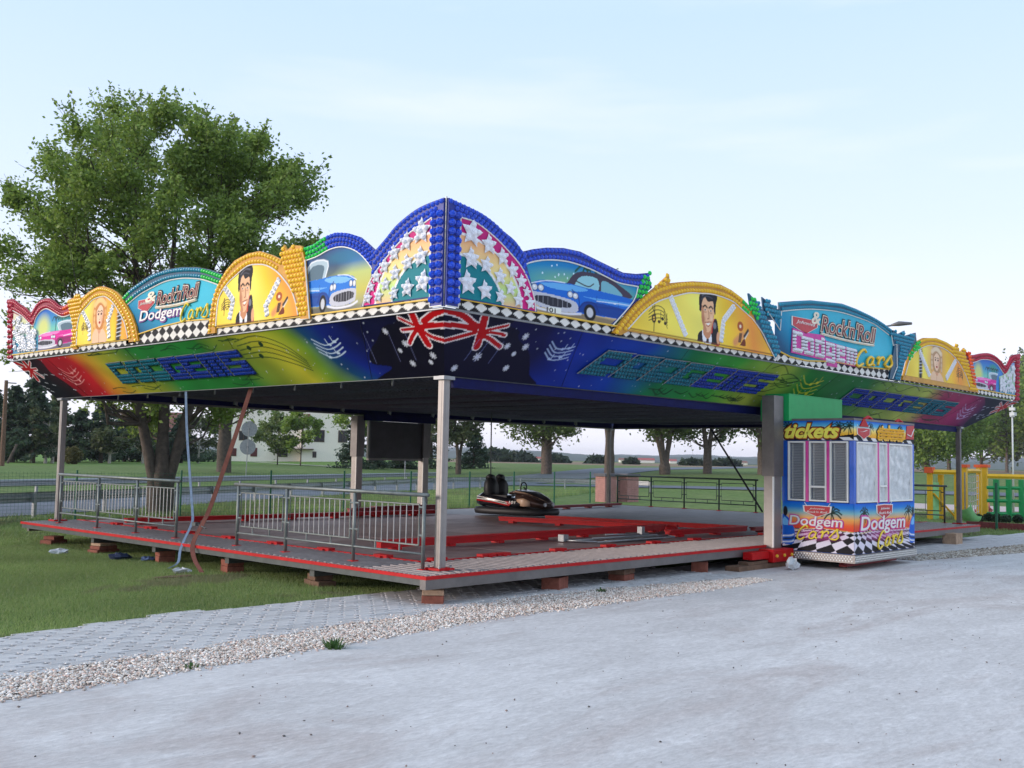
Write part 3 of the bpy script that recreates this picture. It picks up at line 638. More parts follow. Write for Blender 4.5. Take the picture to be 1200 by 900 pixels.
boxp('mast',(8.45,12.5,0),(8.6,12.65,2.7),m_dkst,PV); boxp('mast',(10.98,12.45,0),(11.1,12.6,2.7),m_dkst,PV)
sc=boxp('screen_board',(8.62,12.2,1.56),(10.58,12.28,2.62),mat('dark_screen',(.045,.045,.05),.55,vary=.3,scale=3),PV)
boxp('rim',(8.58,12.18,1.50),(10.62,12.3,1.557),m_alud,sc)
for a_ in (8.575,10.583): boxp('rim',(a_,12.18,1.56),(a_+.04,12.3,2.62),m_dkst,sc)
boxp('drape',(8.3,12.05,2.62),(11.0,12.14,2.8),m_navy,PV)
hs=boxp('green_housing',(8.86,-.74,2.5),(11.25,-.1,3.03),m_grn,PV); boxp('top_trim',(8.86,-.745,3.032),(11.25,-.1,3.05),m_grn,hs)
# --------------------------------------------------------------- frames of the two visible sides
SL=math.hypot(.72,.84)
FRr=Frame((0,0,2.8),(1,0,0),(0,-.72/SL,.84/SL),(0,-.84/SL,-.72/SL)); FLr=Frame((0,0,2.8),(0,1,0),(-.72/SL,0,.84/SL),(-.84/SL,0,-.72/SL))
FR=Frame((0,-.72,0),(1,0,0),(0,0,1),(0,-1,0)); FL=Frame((-.72,0,0),(0,1,0),(0,0,1),(-1,0,0))
# sloping fascia, painted
RS=[(-.8,(8,10,45)),(1.4,(10,16,75)),(2.3,(14,45,150)),(3.9,(14,62,165)),(5.2,(22,120,75)),(7.0,(60,150,55)),(8.6,(165,180,70)),(9.8,(40,125,55)),(12.6,(28,110,55)),(14.2,(130,160,70)),(16.2,(180,190,90)),(17.4,(165,60,95)),(19.4,(160,30,95)),(20.8,(60,20,75)),(21.4,(15,12,40)),(24,(10,10,35))]
LS=[(-.8,(8,9,35)),(1.0,(10,14,60)),(1.7,(14,35,125)),(2.3,(20,70,110)),(2.75,(110,150,45)),(3.4,(185,180,50)),(4.4,(120,140,45)),(5.4,(35,120,50)),(7.6,(35,125,55)),(9.2,(165,165,50)),(10.0,(205,150,45)),(10.7,(190,25,40)),(12.0,(150,10,35)),(12.5,(50,8,25)),(12.9,(10,8,20)),(15,(8,8,18))]
FLR=[([(-.7,1.08),(-.33,1.04),(-.04,.93),(.1,.90)],.09),([(-.6,.84),(-.23,.87),(.06,.84)],.085),([(.10,1.07),(.18,.88),(.28,.57)],.13),([(.24,.84),(.63,.99)],.05),([(.25,.80),(.45,.84),(.69,.82)],.05),([(.24,.77),(.45,.72),(.74,.61)],.07),([(-.40,.58),(-.12,.70),(.1,.80)],.07)]
FLL=[([(-.7,1.07),(-.46,1.03),(-.19,.93)],.09),([(-.66,.83),(-.3,.86),(-.09,.84)],.085),([(-.05,1.07),(-.02,.86),(-.03,.56)],.13),([(.26,1.03),(.02,.88)],.05),([(.33,.83),(.04,.83)],.05),([(.34,.60),(.18,.72),(.02,.82)],.06),([(-.52,.56),(-.21,.66),(-.06,.79)],.07)]
def flag(P,a0,s,left,k=1):
    """red and white ribbons of a wind-blown flag hung at the corner"""
    fl=FLL if left else FLR
    for g_,c_ in ((.022,(222,214,216)),(0,(178,8,20))):
        for r_,w_ in fl:
            p_=smooth_line([(a0+s*x,y) for x,y in r_],4); d_=np.full(P.U.shape,9e9)
            for q0,q1 in zip(p_[:-1],p_[1:]): d_=np.minimum(d_,segd(P.U,P.V,q0,q1))
            P.mix((d_<w_*.5+g_)*1.,c_)
def notes(P,x,y,s,col,w_=.02,flip=1):
    for k in range(4):
        yy=y+s*(.16*k-.2); P.line([(x-flip*s*.7,yy+s*.2),(x-flip*s*.25,yy-s*.06),(x+flip*s*.2,yy-s*.02),(x+flip*s*.6,yy+s*.12)],col,w_)
    for dx,dy in ((-.3,-.25),(.05,.22),(.2,-.12),(.35,.3)):
        P.ell(x+flip*s*dx,y+s*dy,.055*s*1.4,.04*s*1.3,col); P.line([(x+flip*s*dx+.04,y+s*dy),(x+flip*s*dx+.05,y+s*dy+.22*s)],col,w_*.8)
def fascia_paint(st,shift,stars,extra):
    def fn(P):
        t=P.U+shift*(P.V-.5)+.12*np.sin(P.U*1.7+P.V*3)+.08*np.sin(P.U*4.1-P.V*5)
        xs=[q[0] for q in st]; cs=np.array([lin(q[1]) for q in st]); P.c=np.stack([np.interp(t,xs,cs[:,i]) for i in range(3)],-1)
        P.c*=(.93+.14*np.clip(rgbnoise(P.U*2,P.V*3,1.7),-1,1))[...,None]
        rr=random.Random(3)
        for k in range(int(stars)):
            x=rr.uniform(-.3,13 if st is LS else 21); y=rr.uniform(.05,1.05); r_=rr.choice([.008,.011,.015]); P.ell(x,y,r_,r_,(190,200,215),.6,.8)
        extra(P)
    return fn
def extraR(P):
    # dark ragged cloth of the flag with small white stars
    P.spoly([(-.9,1.14),(.6,1.12),(.66,1.0),(.93,.93),(1.0,.8),(1.37,.6),(1.55,.4),(1.7,.18),(1.9,-.05),(-.3,-.05)],(9,9,40))
    flag(P,0,1,False)
    for x,y,r_ in ((.41,.39,.07),(.87,.64,.05),(1.12,.25,.05),(1.10,.52,.035),(1.12,.85,.055),(1.25,.67,.055),(.1,.15,.05)):
        for a_ in np.arange(0,math.pi,math.pi/4): P.line([(x-r_*math.cos(a_),y-r_*math.sin(a_)),(x+r_*math.cos(a_),y+r_*math.sin(a_))],(205,210,225),.022,1,False)
    for x in (.45,.75,.25): P.line([(x,.7),(x-.05,.3)],(120,130,190),.012,.6,False)
    notes(P,2.05,.62,.45,(170,190,225))
    notes(P,10.3,.55,.75,(215,200,60),.02); notes(P,19.9,.45,.7,(190,170,215),.02)
    for k in range(26):
        x=8.9+random.uniform(-.3,.7) if k<12 else 13+random.uniform(0,5.5); y=random.uniform(.15,1.0) if k<12 else random.choice([.12,.98])+random.uniform(-.1,.08)
        P.line([(x-.35,y),(x,y+random.uniform(-.12,.14)),(x+.4,y+random.uniform(-.1,.1))],(12,45,25),.02)
    for k in range(16):
        x=5+random.uniform(0,3.2); P.line([(x-.2,.16),(x+.05,.1+random.uniform(-.06,.06)),(x+.2,.2)],(12,45,25),.022)
    P.spoly([(20.3,1.12),(21.0,.7),(20.6,.3),(20.9,-.05),(24,-.05),(24,1.12)],(10,12,45),.9)
    flag(P,22.5,-1,False)
    for k in range(18):
        x=random.uniform(20.6,22.4); y=random.uniform(.05,.8); P.line([(x,y),(x+.16,y+.03)],(200,205,225),.014,1,False)
def extraL(P):
    P.spoly([(-.9,1.14),(.25,1.14),(.35,.98),(.69,.92),(.98,.71),(1.3,.52),(1.4,.3),(1.0,.2),(1.48,-.05),(-.8,-.05)],(9,8,28))
    flag(P,0,1,True)
    for x,y,r_ in ((.7,.84,.05),(.43,.6,.055),(.62,.49,.035),(0,.36,.055),(.51,.25,.05),(.12,.25,.035)):
        for a_ in np.arange(0,math.pi,math.pi/4): P.line([(x-r_*math.cos(a_),y-r_*math.sin(a_)),(x+r_*math.cos(a_),y+r_*math.sin(a_))],(200,205,215),.018,1,False)
    for x in (.3,.65,1.2): P.line([(x,.85),(x+.1,.3)],(110,115,160),.012,.6,False)
    notes(P,2.15,.6,.5,(185,205,225),.02,-1)
    for k in range(5): P.line([(4.6,.95-.09*k),(3.9,1.02-.11*k),(3.3,.8-.1*k),(2.95,.45-.05*k)],(20,60,35),.02)
    for x,y in ((4.3,.8),(4.1,.62),(3.9,.85)): P.ell(x,y,.06,.05,(15,50,30))
    for k in range(22):
        x=5+random.uniform(-.4,4.8); y=random.choice([.13,.97])+random.uniform(-.06,.07); P.line([(x-.25,y),(x,y+random.uniform(-.1,.12)),(x+.3,y)],(14,60,30),.02)
    notes(P,11.35,.5,.62,(225,150,150),.017,-1)
    P.spoly([(11.6,-.05),(11.9,.35),(12.3,.7),(12.6,1.12),(15,1.12),(15,-.05)],(10,9,22),.92)
    flag(P,13.2,-1,True)
    for k in range(14):
        x=random.uniform(11.7,13.2); y=random.uniform(.05,.7); P.line([(x,y),(x+.13,y+.03)],(200,205,215),.014,1,False)
def fascia(fr,ab,at_,dr,paint,lname):
    """trapezoid panel: bottom runs ab, top runs at_"""
    na,nb=int((at_[1]-at_[0])/.016),70; s=np.linspace(0,1,na)[:,None]; t=np.linspace(0,1,nb)[None]
    A=(ab[0]+(ab[1]-ab[0])*s)*(1-t)+(at_[0]+(at_[1]-at_[0])*s)*t; Bv=np.repeat(t*SL,na,0)
    P=Paint(A,Bv); paint(P); v=fr.o+A[...,None]*fr.u+Bv[...,None]*fr.v
    idx=np.arange(na*nb).reshape(na,nb); q=np.stack([idx[:-1,:-1],idx[1:,:-1],idx[1:,1:],idx[:-1,1:]],-1).reshape(-1,4)
    if np.cross(fr.u,fr.v)@fr.n<0: q=q[:,::-1]
    o=fastmesh('fascia_panel',v.reshape(-1,3),q,np.clip(P.c,0,1).reshape(-1,3),m_paint,PV)
    bk=MB().add([fr(ab[0],0,-.03),fr(ab[1],0,-.03),fr(at_[1],SL,-.03),fr(at_[0],SL,-.03)],[(0,1,2,3)]).build('backing_sheet',m_roof,o)
    MB().tube([fr(ab[0],0,.008),fr(ab[1],0,.008)],.008,5).build('lower_trim',m_dkst,o)
    MB().tube([fr(at_[0],SL,.008),fr(at_[1],SL,.008)],.014,5).build('upper_trim',m_galv,o)
    nj=8
    for k in range(1,nj): 
        a0=ab[0]+(ab[1]-ab[0])*k/nj; a1=at_[0]+(at_[1]-at_[0])*k/nj
        if lname=='R' or k%2: MB().tube([fr(a0,.02,.002),fr(a1,SL-.02,.002)],.0035,4).build('panel_joint',m_black,o)
    return o
fR=fascia(FRr,(0,20.86),(-.72,23.22),1,fascia_paint(RS,-.35,170,extraR),'R')
fL=fascia(FLr,(0,13.0),(-.72,13.82),-1,fascia_paint(LS,-.9,110,extraL),'L')
# plain rear fascias (seen only from other sides)
MB().add([(0,13.0,2.8),(20.86,13.0,2.8),(23.2,13.8,3.64),(-.72,13.8,3.64)],[(0,1,2,3)]).build('rear_fascia',m_navy,PV)
MB().add([(20.86,0,2.8),(20.86,13.0,2.8),(23.2,13.8,3.64),(23.2,-.72,3.64)],[(0,1,2,3)]).build('rear_fascia',m_navy,PV)
# bulb-cap lettering DODGEMS
GL={'D':["########","#########","##......##","##......##","#########","#########","########."],'O':[".#######.","#########","###...###","###...###","#########","#########",".#######."],
'G':["#########","#########","###......","###..####","###...###","#########","#########"],'E':["#########","#########","###......","########.","###......","#########","#########"],
'M':["#########","#########","##.###.##","##.###.##","##.###.##","##.###.##","##.###.##"],'S':["#########","#########","###......","#########","......###","#########","#########"]}
GL={k:[(r+'.........')[:9] for r in v] for k,v in GL.items()}
def bulb_word(word,fr,a0,a1,b0,b1,dr,sh,c1,c2,parent,k1=3):
    n=len(word); lw=(a1-a0)/n*dr if False else abs(a1-a0)/n; ca,cb=lw*.94/9,(b1-b0)/7
    for i,ch in enumerate(word):
        m=c1 if i<k1 else c2; bd=MB(); bl=MB(); g=GL[ch]; x0=a0+dr*i*lw
        X=lambda u,v:x0+dr*u+sh*(v-b0)
        for r in range(7):
            runs=[];c=0
            while c<9:
                if g[r][c]=='#':
                    e_=c
                    while e_<9 and g[r][e_]=='#': e_+=1
                    runs.append((c,e_)); c=e_
                else: c+=1
            v1=b1-r*cb; v0=v1-cb
            for c0_,c1_ in runs:
                bd.prism([(X(c0_*ca,v0),v0),(X(c1_*ca,v0),v0),(X(c1_*ca,v1),v1),(X(c0_*ca,v1),v1)],fr,.006,.03)
                for c in range(c0_,c1_):
                    u,v=(c+.5)*ca,(v0+v1)/2; dome(bl,fr,X(u,v),v,min(ca,cb)*.47,.03,.7)
        bo=bd.build('bulb_letter',m_dteal2 if m is m_dteal else m_dblue2,parent); bl.build('bulb_caps',m,bo,kind='stuff')
        # light outline along the leading edge
        MB().tube([fr(X(-.02,b0),b0,.032),fr(X(-.02,b1),b1,.032),fr(X(lw*.9,b1+.012),b1+.012,.032)],.009,4).build('outline',m_galv,bo)
m_dteal2=mat('teal_letter_board',L(10,75,95),.5); m_dblue2=mat('blue_letter_board',L(12,40,115),.5)
bulb_word('DODGEMS',FRr,2.75,8.45,.32,.84,1,.75,m_dteal,m_dblue,fR,4)
bulb_word('DODGEMS',FRr,12.0,18.5,.30,.80,1,.75,m_dblue,m_dteal,fR,4)
bulb_word('DODGEMS',FLr,9.35,4.5,.28,.80,-1,.25,m_dteal,m_dblue,fL,3)
# --------------------------------------------------------------- picture boards
def band_bulbs(fr,outer,inner,rows,step,r,segs,parent,d=.05):
    """rows of caps between two curves; segs=[(t_end,material)]"""
    o=resample(smooth_line(outer,4),.02); i_=resample(smooth_line(inner,4),.02); T=np.linspace(0,1,200)
    f=lambda c:np.stack([np.interp(T,np.linspace(0,1,len(c)),c[:,k]) for k in (0,1)],1)
    o,i_=f(o),f(i_); mbs={}
    for k in range(rows):
        w_=(k+.5)/rows; c=resample(o*(1-w_)+i_*w_,step); n=len(c)
        for j,p in enumerate(c):
            if k%2 and j==n-1: continue
            q=p if k%2==0 else (p+c[min(j+1,n-1)])/2
            t=j/max(1,n-1); m=next(m for te,m in segs if t<=te+1e-6); dome(mbs.setdefault(m.name,MB()),fr,q[0],q[1],r*.9,d,.85)
    for nm,mb in mbs.items(): mb.build('bulb_caps',MATS[nm],parent,kind='stuff')
def fill_bulbs(fr,poly,p,r,m,parent,d=.05,diag=True):
    x0,y0=np.min(poly,0);x1,y1=np.max(poly,0); mb=MB(); j=0; y=y0+p*.35
    while y<y1:
        x=x0+(p/2 if j%2 else 0)
        while x<x1:
            if inpoly(np.array([x]),np.array([y]),poly)[0]: dome(mb,fr,x,y,r*.93,d,.85)
            x+=p
        y+=p*.87; j+=1
    if mb.n: mb.build('bulb_caps',m,parent,kind='stuff')
def edge_tube(fr,pts,r,m,parent,d=.03,name='white_edging',sm_=True):
    pts=smooth_line(pts,4) if sm_ else pts; MB().tube([fr(a,b,d) for a,b in pts],r,5).build(name,m,parent)
def plate(fr,poly,d0,d1,m,name='backing_board'):
    return MB().prism(poly,fr,d0,d1).build(name,m,PV)
def crystal_star(mb,fr,a,b,r,d=.02,rot=0):
    v=[fr(a,b,d+.05)];n=5
    for k in range(10):
        q=r if k%2==0 else r*.5; an=rot+math.pi/2+k*math.pi/5; v.append(fr(a+q*math.cos(an),b+q*math.sin(an),d+.012))
    mb.add(v,[(0,1+k,1+(k+1)%10) for k in range(10)])
    for k in range(5):
        an=rot+math.pi/2+k*2*math.pi/5; dome(mb,fr,a+r*.55*math.cos(an),b+r*.55*math.sin(an),r*.2,d+.02)
    dome(mb,fr,a,b,r*.24,d+.035)
def checker(fr,a0,a1,z0,z1,dr,parent,hump=None,cell=.26):
    def pf(P):
        P.c[:]=lin((232,228,220)); s=cell; top=lambda a:np.interp(a,[q[0] for q in hump],[q[1] for q in hump]) if hump else np.full(np.shape(a),z1)
        U=P.U; V=(P.V-z0)
        w=.072 if hump is None else .09
        k=(np.floor(U/s+V/(w*2)+1e-6)+np.floor(U/s-V/(w*2)+1e-6))
        m=(k.astype(int)%2==0); P.mix(m*1.,(20,20,24)); P.c*=(1-.12*np.abs(rgbnoise(U*3,V*6,2)))[...,None]
    tp=hump if hump else [(a0,z1),(a1,z1)]
    o=sheet('checker_strip',fr,(a0,a1),tp,[(a0,z0),(a1,z0)],pf,parent,.014,dr,.004 if hump is None else .009,u0=1)
    MB().tube([fr(a,b,.02) for a,b in (hump or [(a0,z1),(a1,z1)])],.016,5).build('gold_trim',m_gold,parent)
    return o
# ---- pictures (U from the picture's left, V height in metres)
def yellow_bg(P,w_):
    P.grad(0,3.7,w_,4.9,[(0,(245,205,60)),(.25,(250,225,90)),(.45,(252,236,110)),(.62,(250,205,50)),(.8,(240,150,60)),(1,(250,205,60))])
    P.c*=(1+.10*np.sin((P.U-w_*.5)*3+P.V*2)*np.cos(P.V*7))[...,None]
def face_man(P,cx,w_,z0=3.78):
    h=.92; X=lambda u:cx+u*w_; Y=lambda v:z0+v*h; S=lambda pts:[(X(u),Y(v)) for u,v in pts]
    P.spoly(S([(-.46,0),(-.42,.16),(-.2,.24),(.1,.2),(.34,.22),(.44,0)]),(28,26,34)); P.spoly(S([(-.22,.0),(-.25,.25),(-.05,.1),(.12,.24),(.16,0)]),(238,236,238)); P.poly(S([(-.07,0),(-.06,.14),(.03,.14),(.05,0)]),(30,28,34))
    P.spoly(S([(-.2,.16),(-.18,.4),(.14,.4),(.14,.18),(-.02,.08)]),(205,140,100))
    P.spoly(S([(-.3,.72),(-.27,.42),(-.12,.24),(.04,.22),(.2,.36),(.28,.6),(.26,.86),(-.2,.9)]),(236,184,142))
    P.spoly(S([(-.3,.72),(-.28,.42),(-.12,.24),(-.05,.25),(-.16,.42),(-.2,.7)]),(190,122,84),.8); P.spoly(S([(.1,.26),(.2,.36),(.27,.58),(.2,.5)]),(205,140,100),.7)
    P.spoly(S([(-.38,.62),(-.4,.86),(-.28,1.02),(.0,1.09),(.28,1.07),(.42,.96),(.36,.8),(.33,.58),(.27,.66),(.22,.84),(0,.82),(-.14,.9),(-.26,.8),(-.31,.6)]),(24,22,28))
    P.line(S([(-.26,.92),(-.02,1.0),(.24,.98)]),(92,92,104),.03); P.line(S([(-.3,.84),(-.05,.93),(.2,.9)]),(70,70,82),.02)
    for u in (-.13,.13):
        P.line(S([(u-.085,.70),(u,.735),(u+.09,.70)]),(34,24,20),.032); P.ell(X(u),Y(.648),w_*.052,.013,(226,216,208)); P.ell(X(u),Y(.648),w_*.028,.014,(40,28,26)); P.ell(X(u),Y(.605),w_*.07,.012,(190,130,98),.6,.7)
    P.line(S([(.02,.64),(.05,.5),(-.02,.48)]),(170,100,70),.018); P.ell(X(.17),Y(.5),w_*.07,.05,(246,200,165),.9,.8); P.ell(X(-.19),Y(.46),w_*.07,.07,(180,112,78),.9,.6); P.spoly(S([(-.07,.385),(0,.395),(.09,.405),(.05,.365),(-.03,.36)]),(244,238,230)); P.line(S([(-.13,.40),(.0,.415),(.15,.43)]),(150,50,45),.014); P.line(S([(-.08,.35),(.02,.33),(.1,.37)]),(170,70,60),.014)
def guitar(P,x,y,s,fl=1):
    P.line([(x-fl*.5*s,y-.35*s),(x+fl*.15*s,y+.05*s)],(225,150,90),.34*s); P.ell(x-fl*.05*s,y+.42*s,.26*s,.22*s,(176,84,40)); P.ell(x-fl*.05*s,y+.42*s,.09*s,.08*s,(240,220,190))
    for k in range(4): P.line([(x-fl*.2*s+.06*k*s,y-.3*s),(x-fl*.1*s+.06*k*s,y+.1*s)],(60,40,30),.02,1,False)
    P.line([(x+fl*.05*s,y-.4*s),(x+fl*.62*s,y+.22*s)],(235,228,215),.1*s); P.line([(x+fl*.3*s,y+.0*s),(x+fl*.62*s,y+.3*s)],(40,36,40),.14*s,1,False)
    P.spoly([(x-.1*s,y-.45*s),(x+fl*.4*s,y-.42*s),(x+fl*.3*s,y-.1*s)],(120,50,24))
def clef(P,x,y,s,col=(45,28,24)):
    P.line([(x,y-.45*s),(x+.04*s,y+.5*s),(x-.08*s,y+.35*s),(x+.1*s,y+.1*s)],col,.03*s+.006); P.ell(x,y-.02*s,.13*s,.15*s,col,.3); P.ell(x,y-.02*s,.06*s,.08*s,(240,190,80),.3)
    for k in range(4): P.line([(x-.3*s,y+(.1*k-.12)*s),(x+.1*s,y+(.14*k)*s),(x+.55*s,y+(.12*k+.02)*s),(x+.8*s,y+(.1*k-.28)*s)],col,.014)
    for dx,dy in ((.3,-.1),(.5,.02),(.66,-.12)): P.ell(x+dx*s,y+dy*s,.07*s,.06*s,col); P.line([(x+dx*s+.05,y+dy*s),(x+dx*s+.05,y+(dy+.35)*s)],col,.014)
def man_pic(w_,cx,hw,cl,gt):
    def fn(P):
        yellow_bg(P,w_); P.spoly([(cx+hw*.25,3.78),(cx+hw*1.1,3.78),(cx+hw*.9,4.1),(cx+hw*.6,4.25),(cx+hw*.3,4.1)],(200,40,30))
        face_man(P,cx,hw*2); P.spoly([(cx+hw*.35,3.8),(cx+hw*.5,4.18),(cx+hw*.8,4.24),(cx+hw*.98,4.0),(cx+hw*.95,3.8)],(30,28,34)); P.ell(cx+hw*.95,3.9,hw*.16,.12,(225,165,125)); P.ell(cx+hw*.62,4.12,hw*.15,.06,(120,120,130))
        clef(P,*cl); guitar(P,*gt)
        P.line([(.02,3.80),(w_-.02,3.78)],(120,60,20),.03,.7,False)
    return fn
def woman_pic(w_,cx,hw,mic,cl,hair,hl,gt=None):
    def fn(P):
        yellow_bg(P,w_); P.grad; X=lambda u:cx+u*hw*2; Y=lambda v:3.78+v*.92; S=lambda pts:[(X(u),Y(v)) for u,v in pts]
        P.ell(cx,4.3,hw*1.35,.75,(225,140,90),.8,.7)
        P.spoly(S([(-.5,0),(-.46,.22),(-.2,.34),(.15,.34),(.44,.2),(.5,0)]),(240,196,158)); P.spoly(S([(-.12,.28),(-.1,.5),(.12,.5),(.12,.28),(0,.2)]),(222,160,122))
        P.spoly(S([(-.42,.3),(-.48,.6),(-.4,.9),(-.15,1.06),(.18,1.04),(.42,.88),(.46,.56),(.38,.3),(.26,.44),(.2,.3),(-.2,.32),(-.28,.44)]),hair)
        for k in range(9):
            a_=k*.33+.2; P.ell(X(-.36+.09*k),Y(.86+.1*math.sin(k*.42)),hw*.2,.06,hl,.5,.8)
        for v in (.7,.55,.42): P.ell(X(-.38),Y(v),hw*.13,.06,hl,.5,.7); P.ell(X(.38),Y(v-.03),hw*.12,.06,hl,.5,.5)
        P.spoly(S([(-.23,.72),(-.2,.5),(-.06,.36),(.06,.36),(.2,.5),(.22,.74),(0,.84)]),(246,206,172)); P.spoly(S([(.05,.37),(.2,.5),(.22,.74),(.12,.6)]),(215,150,115),.6)
        for u in (-.1,.1): P.line(S([(u-.07,.69),(u,.715),(u+.07,.69)]),(90,50,30),.018); P.ell(X(u),Y(.64),hw*.1,.022,(40,30,40)); P.ell(X(u),Y(.655),hw*.11,.012,(120,70,60))
        P.line(S([(.02,.62),(.03,.53),(-.02,.52)]),(190,120,95),.014); P.ell(X(0),Y(.455),hw*.13,.028,(190,25,35)); P.line(S([(-.05,.455),(.05,.455)]),(90,10,15),.01,1,False)
        P.line(S([(-.02,.25),(0,.0)]),(200,140,110),.018)
        mx_,my=mic; P.line([(mx_-.02,my-.3),(mx_+.02,my+.28)],(30,30,34),.2,1,False)
        for k in range(7): P.line([(mx_-.09,my-.24+.08*k),(mx_+.1,my-.22+.08*k)],(200,200,205),.022,1,False)
        clef(P,*cl)
        if gt: guitar(P,*gt)
    return fn
def car_art(P,x,y,w_,h_,c,cl,cd,fl=1,soft=True,plate_=None):
    """old two-tone saloon, front at the left when fl=1"""
    X=lambda u:x+(u if fl>0 else 1-u)*w_; Y=lambda v:y+v*h_; S=lambda pts:[(X(u),Y(v)) for u,v in pts]
    P.ell(X(.5),Y(.03),w_*.5,h_*.08,(60,60,70),.6,.7)
    if soft:
        P.spoly(S([(.3,.6),(.4,.92),(.6,.98),(.78,.86),(.9,.62)]),(70,60,78)); P.spoly(S([(.37,.62),(.44,.86),(.58,.88),(.58,.62)]),(150,205,215)); P.spoly(S([(.62,.62),(.63,.86),(.74,.8),(.82,.62)]),(120,180,195))
        P.line(S([(.4,.74),(.5,.68),(.55,.76)]),(60,50,50),.02)
    else:
        P.spoly(S([(.5,.62),(.46,.95),(.72,.98),(.84,.66)]),(175,195,205)); P.spoly(S([(.54,.64),(.52,.88),(.7,.9),(.78,.66)]),(90,115,130)); P.line(S([(.5,.62),(.46,.95),(.72,.98),(.84,.66)]),(225,230,235),.025)
    P.spoly(S([(.02,.3),(.04,.55),(.16,.64),(.36,.66),(.6,.64),(.86,.62),(.99,.55),(1.0,.3),(.9,.16),(.55,.12),(.1,.1)]),c)
    P.spoly(S([(.08,.56),(.3,.64),(.5,.62),(.42,.54),(.2,.5)]),cl,.9); P.spoly(S([(.45,.46),(.75,.5),(.98,.5),(.97,.44),(.7,.42)]),cl,.7); P.spoly(S([(.4,.14),(.5,.36),(.75,.38),(.97,.3),(.9,.16)]),cd,.8)
    P.line(S([(.36,.55),(.42,.4),(.42,.16)]),cd,.02)
    P.spoly(S([(.03,.14),(.02,.34),(.1,.38),(.3,.36),(.4,.3),(.4,.12),(.2,.08)]),(196,196,206)); P.spoly(S([(.06,.2),(.06,.3),(.18,.33),(.34,.28),(.34,.18),(.18,.15)]),(46,46,56))
    for k in range(7): P.line(S([(.08+.04*k,.17),(.08+.04*k,.31)]),(170,170,180),.008,1,False)
    for u,v in ((.05,.46),(.10,.47),(.345,.45),(.39,.44)): P.ell(X(u),Y(v),w_*.026,h_*.07,(60,70,90)); P.ell(X(u),Y(v),w_*.021,h_*.056,(215,218,224)); P.ell(X(u-.003),Y(v+.01),w_*.009,h_*.022,(250,250,250))
    for k in range(5): P.line(S([(.16+.02*k,.62-.005*k),(.2+.03*k,.56-.012*k)]),cl,.012,.5,False)
    P.line(S([(.55,.30),(.8,.34),(.97,.30)]),cd,.03,.6); P.line(S([(.42,.2),(.47,.34),(.56,.36),(.60,.2)]),cd,.03)
    P.line(S([(.58,.52),(.58,.18)]),cd,.01,.8,False); P.line(S([(.78,.5),(.79,.2)]),cd,.01,.8,False); P.ell(X(.75),Y(.44),w_*.012,h_*.012,(230,232,236))
    P.line(S([(.0,.12),(.1,.06),(.3,.05),(.44,.1)]),(225,225,232),.035); P.line(S([(.02,.52),(.15,.63),(.3,.66)]),(230,235,240),.014)
    P.ell(X(.52),Y(.16),w_*.055,h_*.17,(20,20,24)); P.ell(X(.52),Y(.16),w_*.03,h_*.1,(200,200,205)); P.ell(X(.9),Y(.2),w_*.035,h_*.13,(20,20,24))
    P.line(S([(.58,.42),(.8,.46),(.97,.47)]),(225,235,245),.012)
    if plate_: P.poly(S([(.17,.02),(.27,.02),(.27,.13),(.17,.13)]),(235,235,225))
def carR(P):
    P.grad(0,3.8,0,4.7,[(0,(70,60,50)),(.12,(170,150,100)),(.3,(70,160,140)),(.55,(30,150,185)),(1,(20,120,190))]); P.ell(1.5,4.3,1.2,.22,(140,190,120),.8,.7)
    for k in range(14): 
        P.ell(random.uniform(.3,1.2),random.uniform(4.2,4.6),.015,.015,(220,240,250))
    P.line([(1.55,4.3),(1.5,4.6)],(30,70,50),.03); 
    for a_ in (-1,-.4,.3,.9): P.line([(1.5,4.6),(1.5+.14*a_,4.66),(1.5+.3*a_,4.55)],(20,80,60),.035)
    P.spoly([(.1,3.8),(3.2,3.8),(3.2,4.05),(1.6,3.98),(.2,3.9)],(225,195,140)); car_art(P,.12,3.82,2.8,.78,(22,105,205),(105,180,235),(12,50,130),1,True,True)
def carL(P):
    P.grad(0,3.8,0,4.7,[(0,(150,150,130)),(.3,(200,190,90)),(.6,(190,200,120)),(.8,(60,120,170)),(1,(50,90,150))]); P.ell(.45,4.5,.5,.25,(50,70,100),.8,.8); P.ell(.9,4.62,.4,.1,(30,120,150),.8,.6)
    car_art(P,-.35,3.8,1.62,.82,(35,120,210),(130,190,235),(15,60,140),-1,False)
def carP(fl,w_):
    def fn(P):
        P.grad(0,3.8,0,4.7,[(0,(200,170,130)),(.25,(110,170,200)),(.5,(120,200,180)),(.7,(60,150,200)),(1,(20,90,190))]); P.ell(w_*.25,4.3,.3,.25,(230,225,110),.9,.8); P.ell(w_*.75,4.5,.3,.12,(40,150,90),.8,.7)
        for k in range(3):
            x=w_*(.55+.15*k); P.line([(x,4.2),(x+.03,4.45)],(20,50,50),.03)
            for a_ in (-1,-.3,.5,1): P.line([(x+.03,4.45),(x+.03+.12*a_,4.5),(x+.03+.2*a_,4.42)],(15,60,60),.03)
        P.spoly([(0,3.78),(w_,3.78),(w_,3.95),(0,3.92)],(150,140,170)); car_art(P,w_*.08,3.82,w_*1.15,.55,(222,30,150),(250,140,205),(130,10,85),fl,False)
    return fn
def sign_bg(w_):
    def fn(P):
        P.grad(0,3.8,w_*.15,4.95,[(0,(8,45,80)),(.25,(12,85,125)),(.55,(20,140,180)),(1,(60,180,205))]); P.ell(w_*.8,4.35,w_*.18,.25,(70,190,215),.9,.6); P.c*=(1+.06*rgbnoise(P.U,P.V*2,1.5))[...,None]
    return fn
LEFT_=[False]
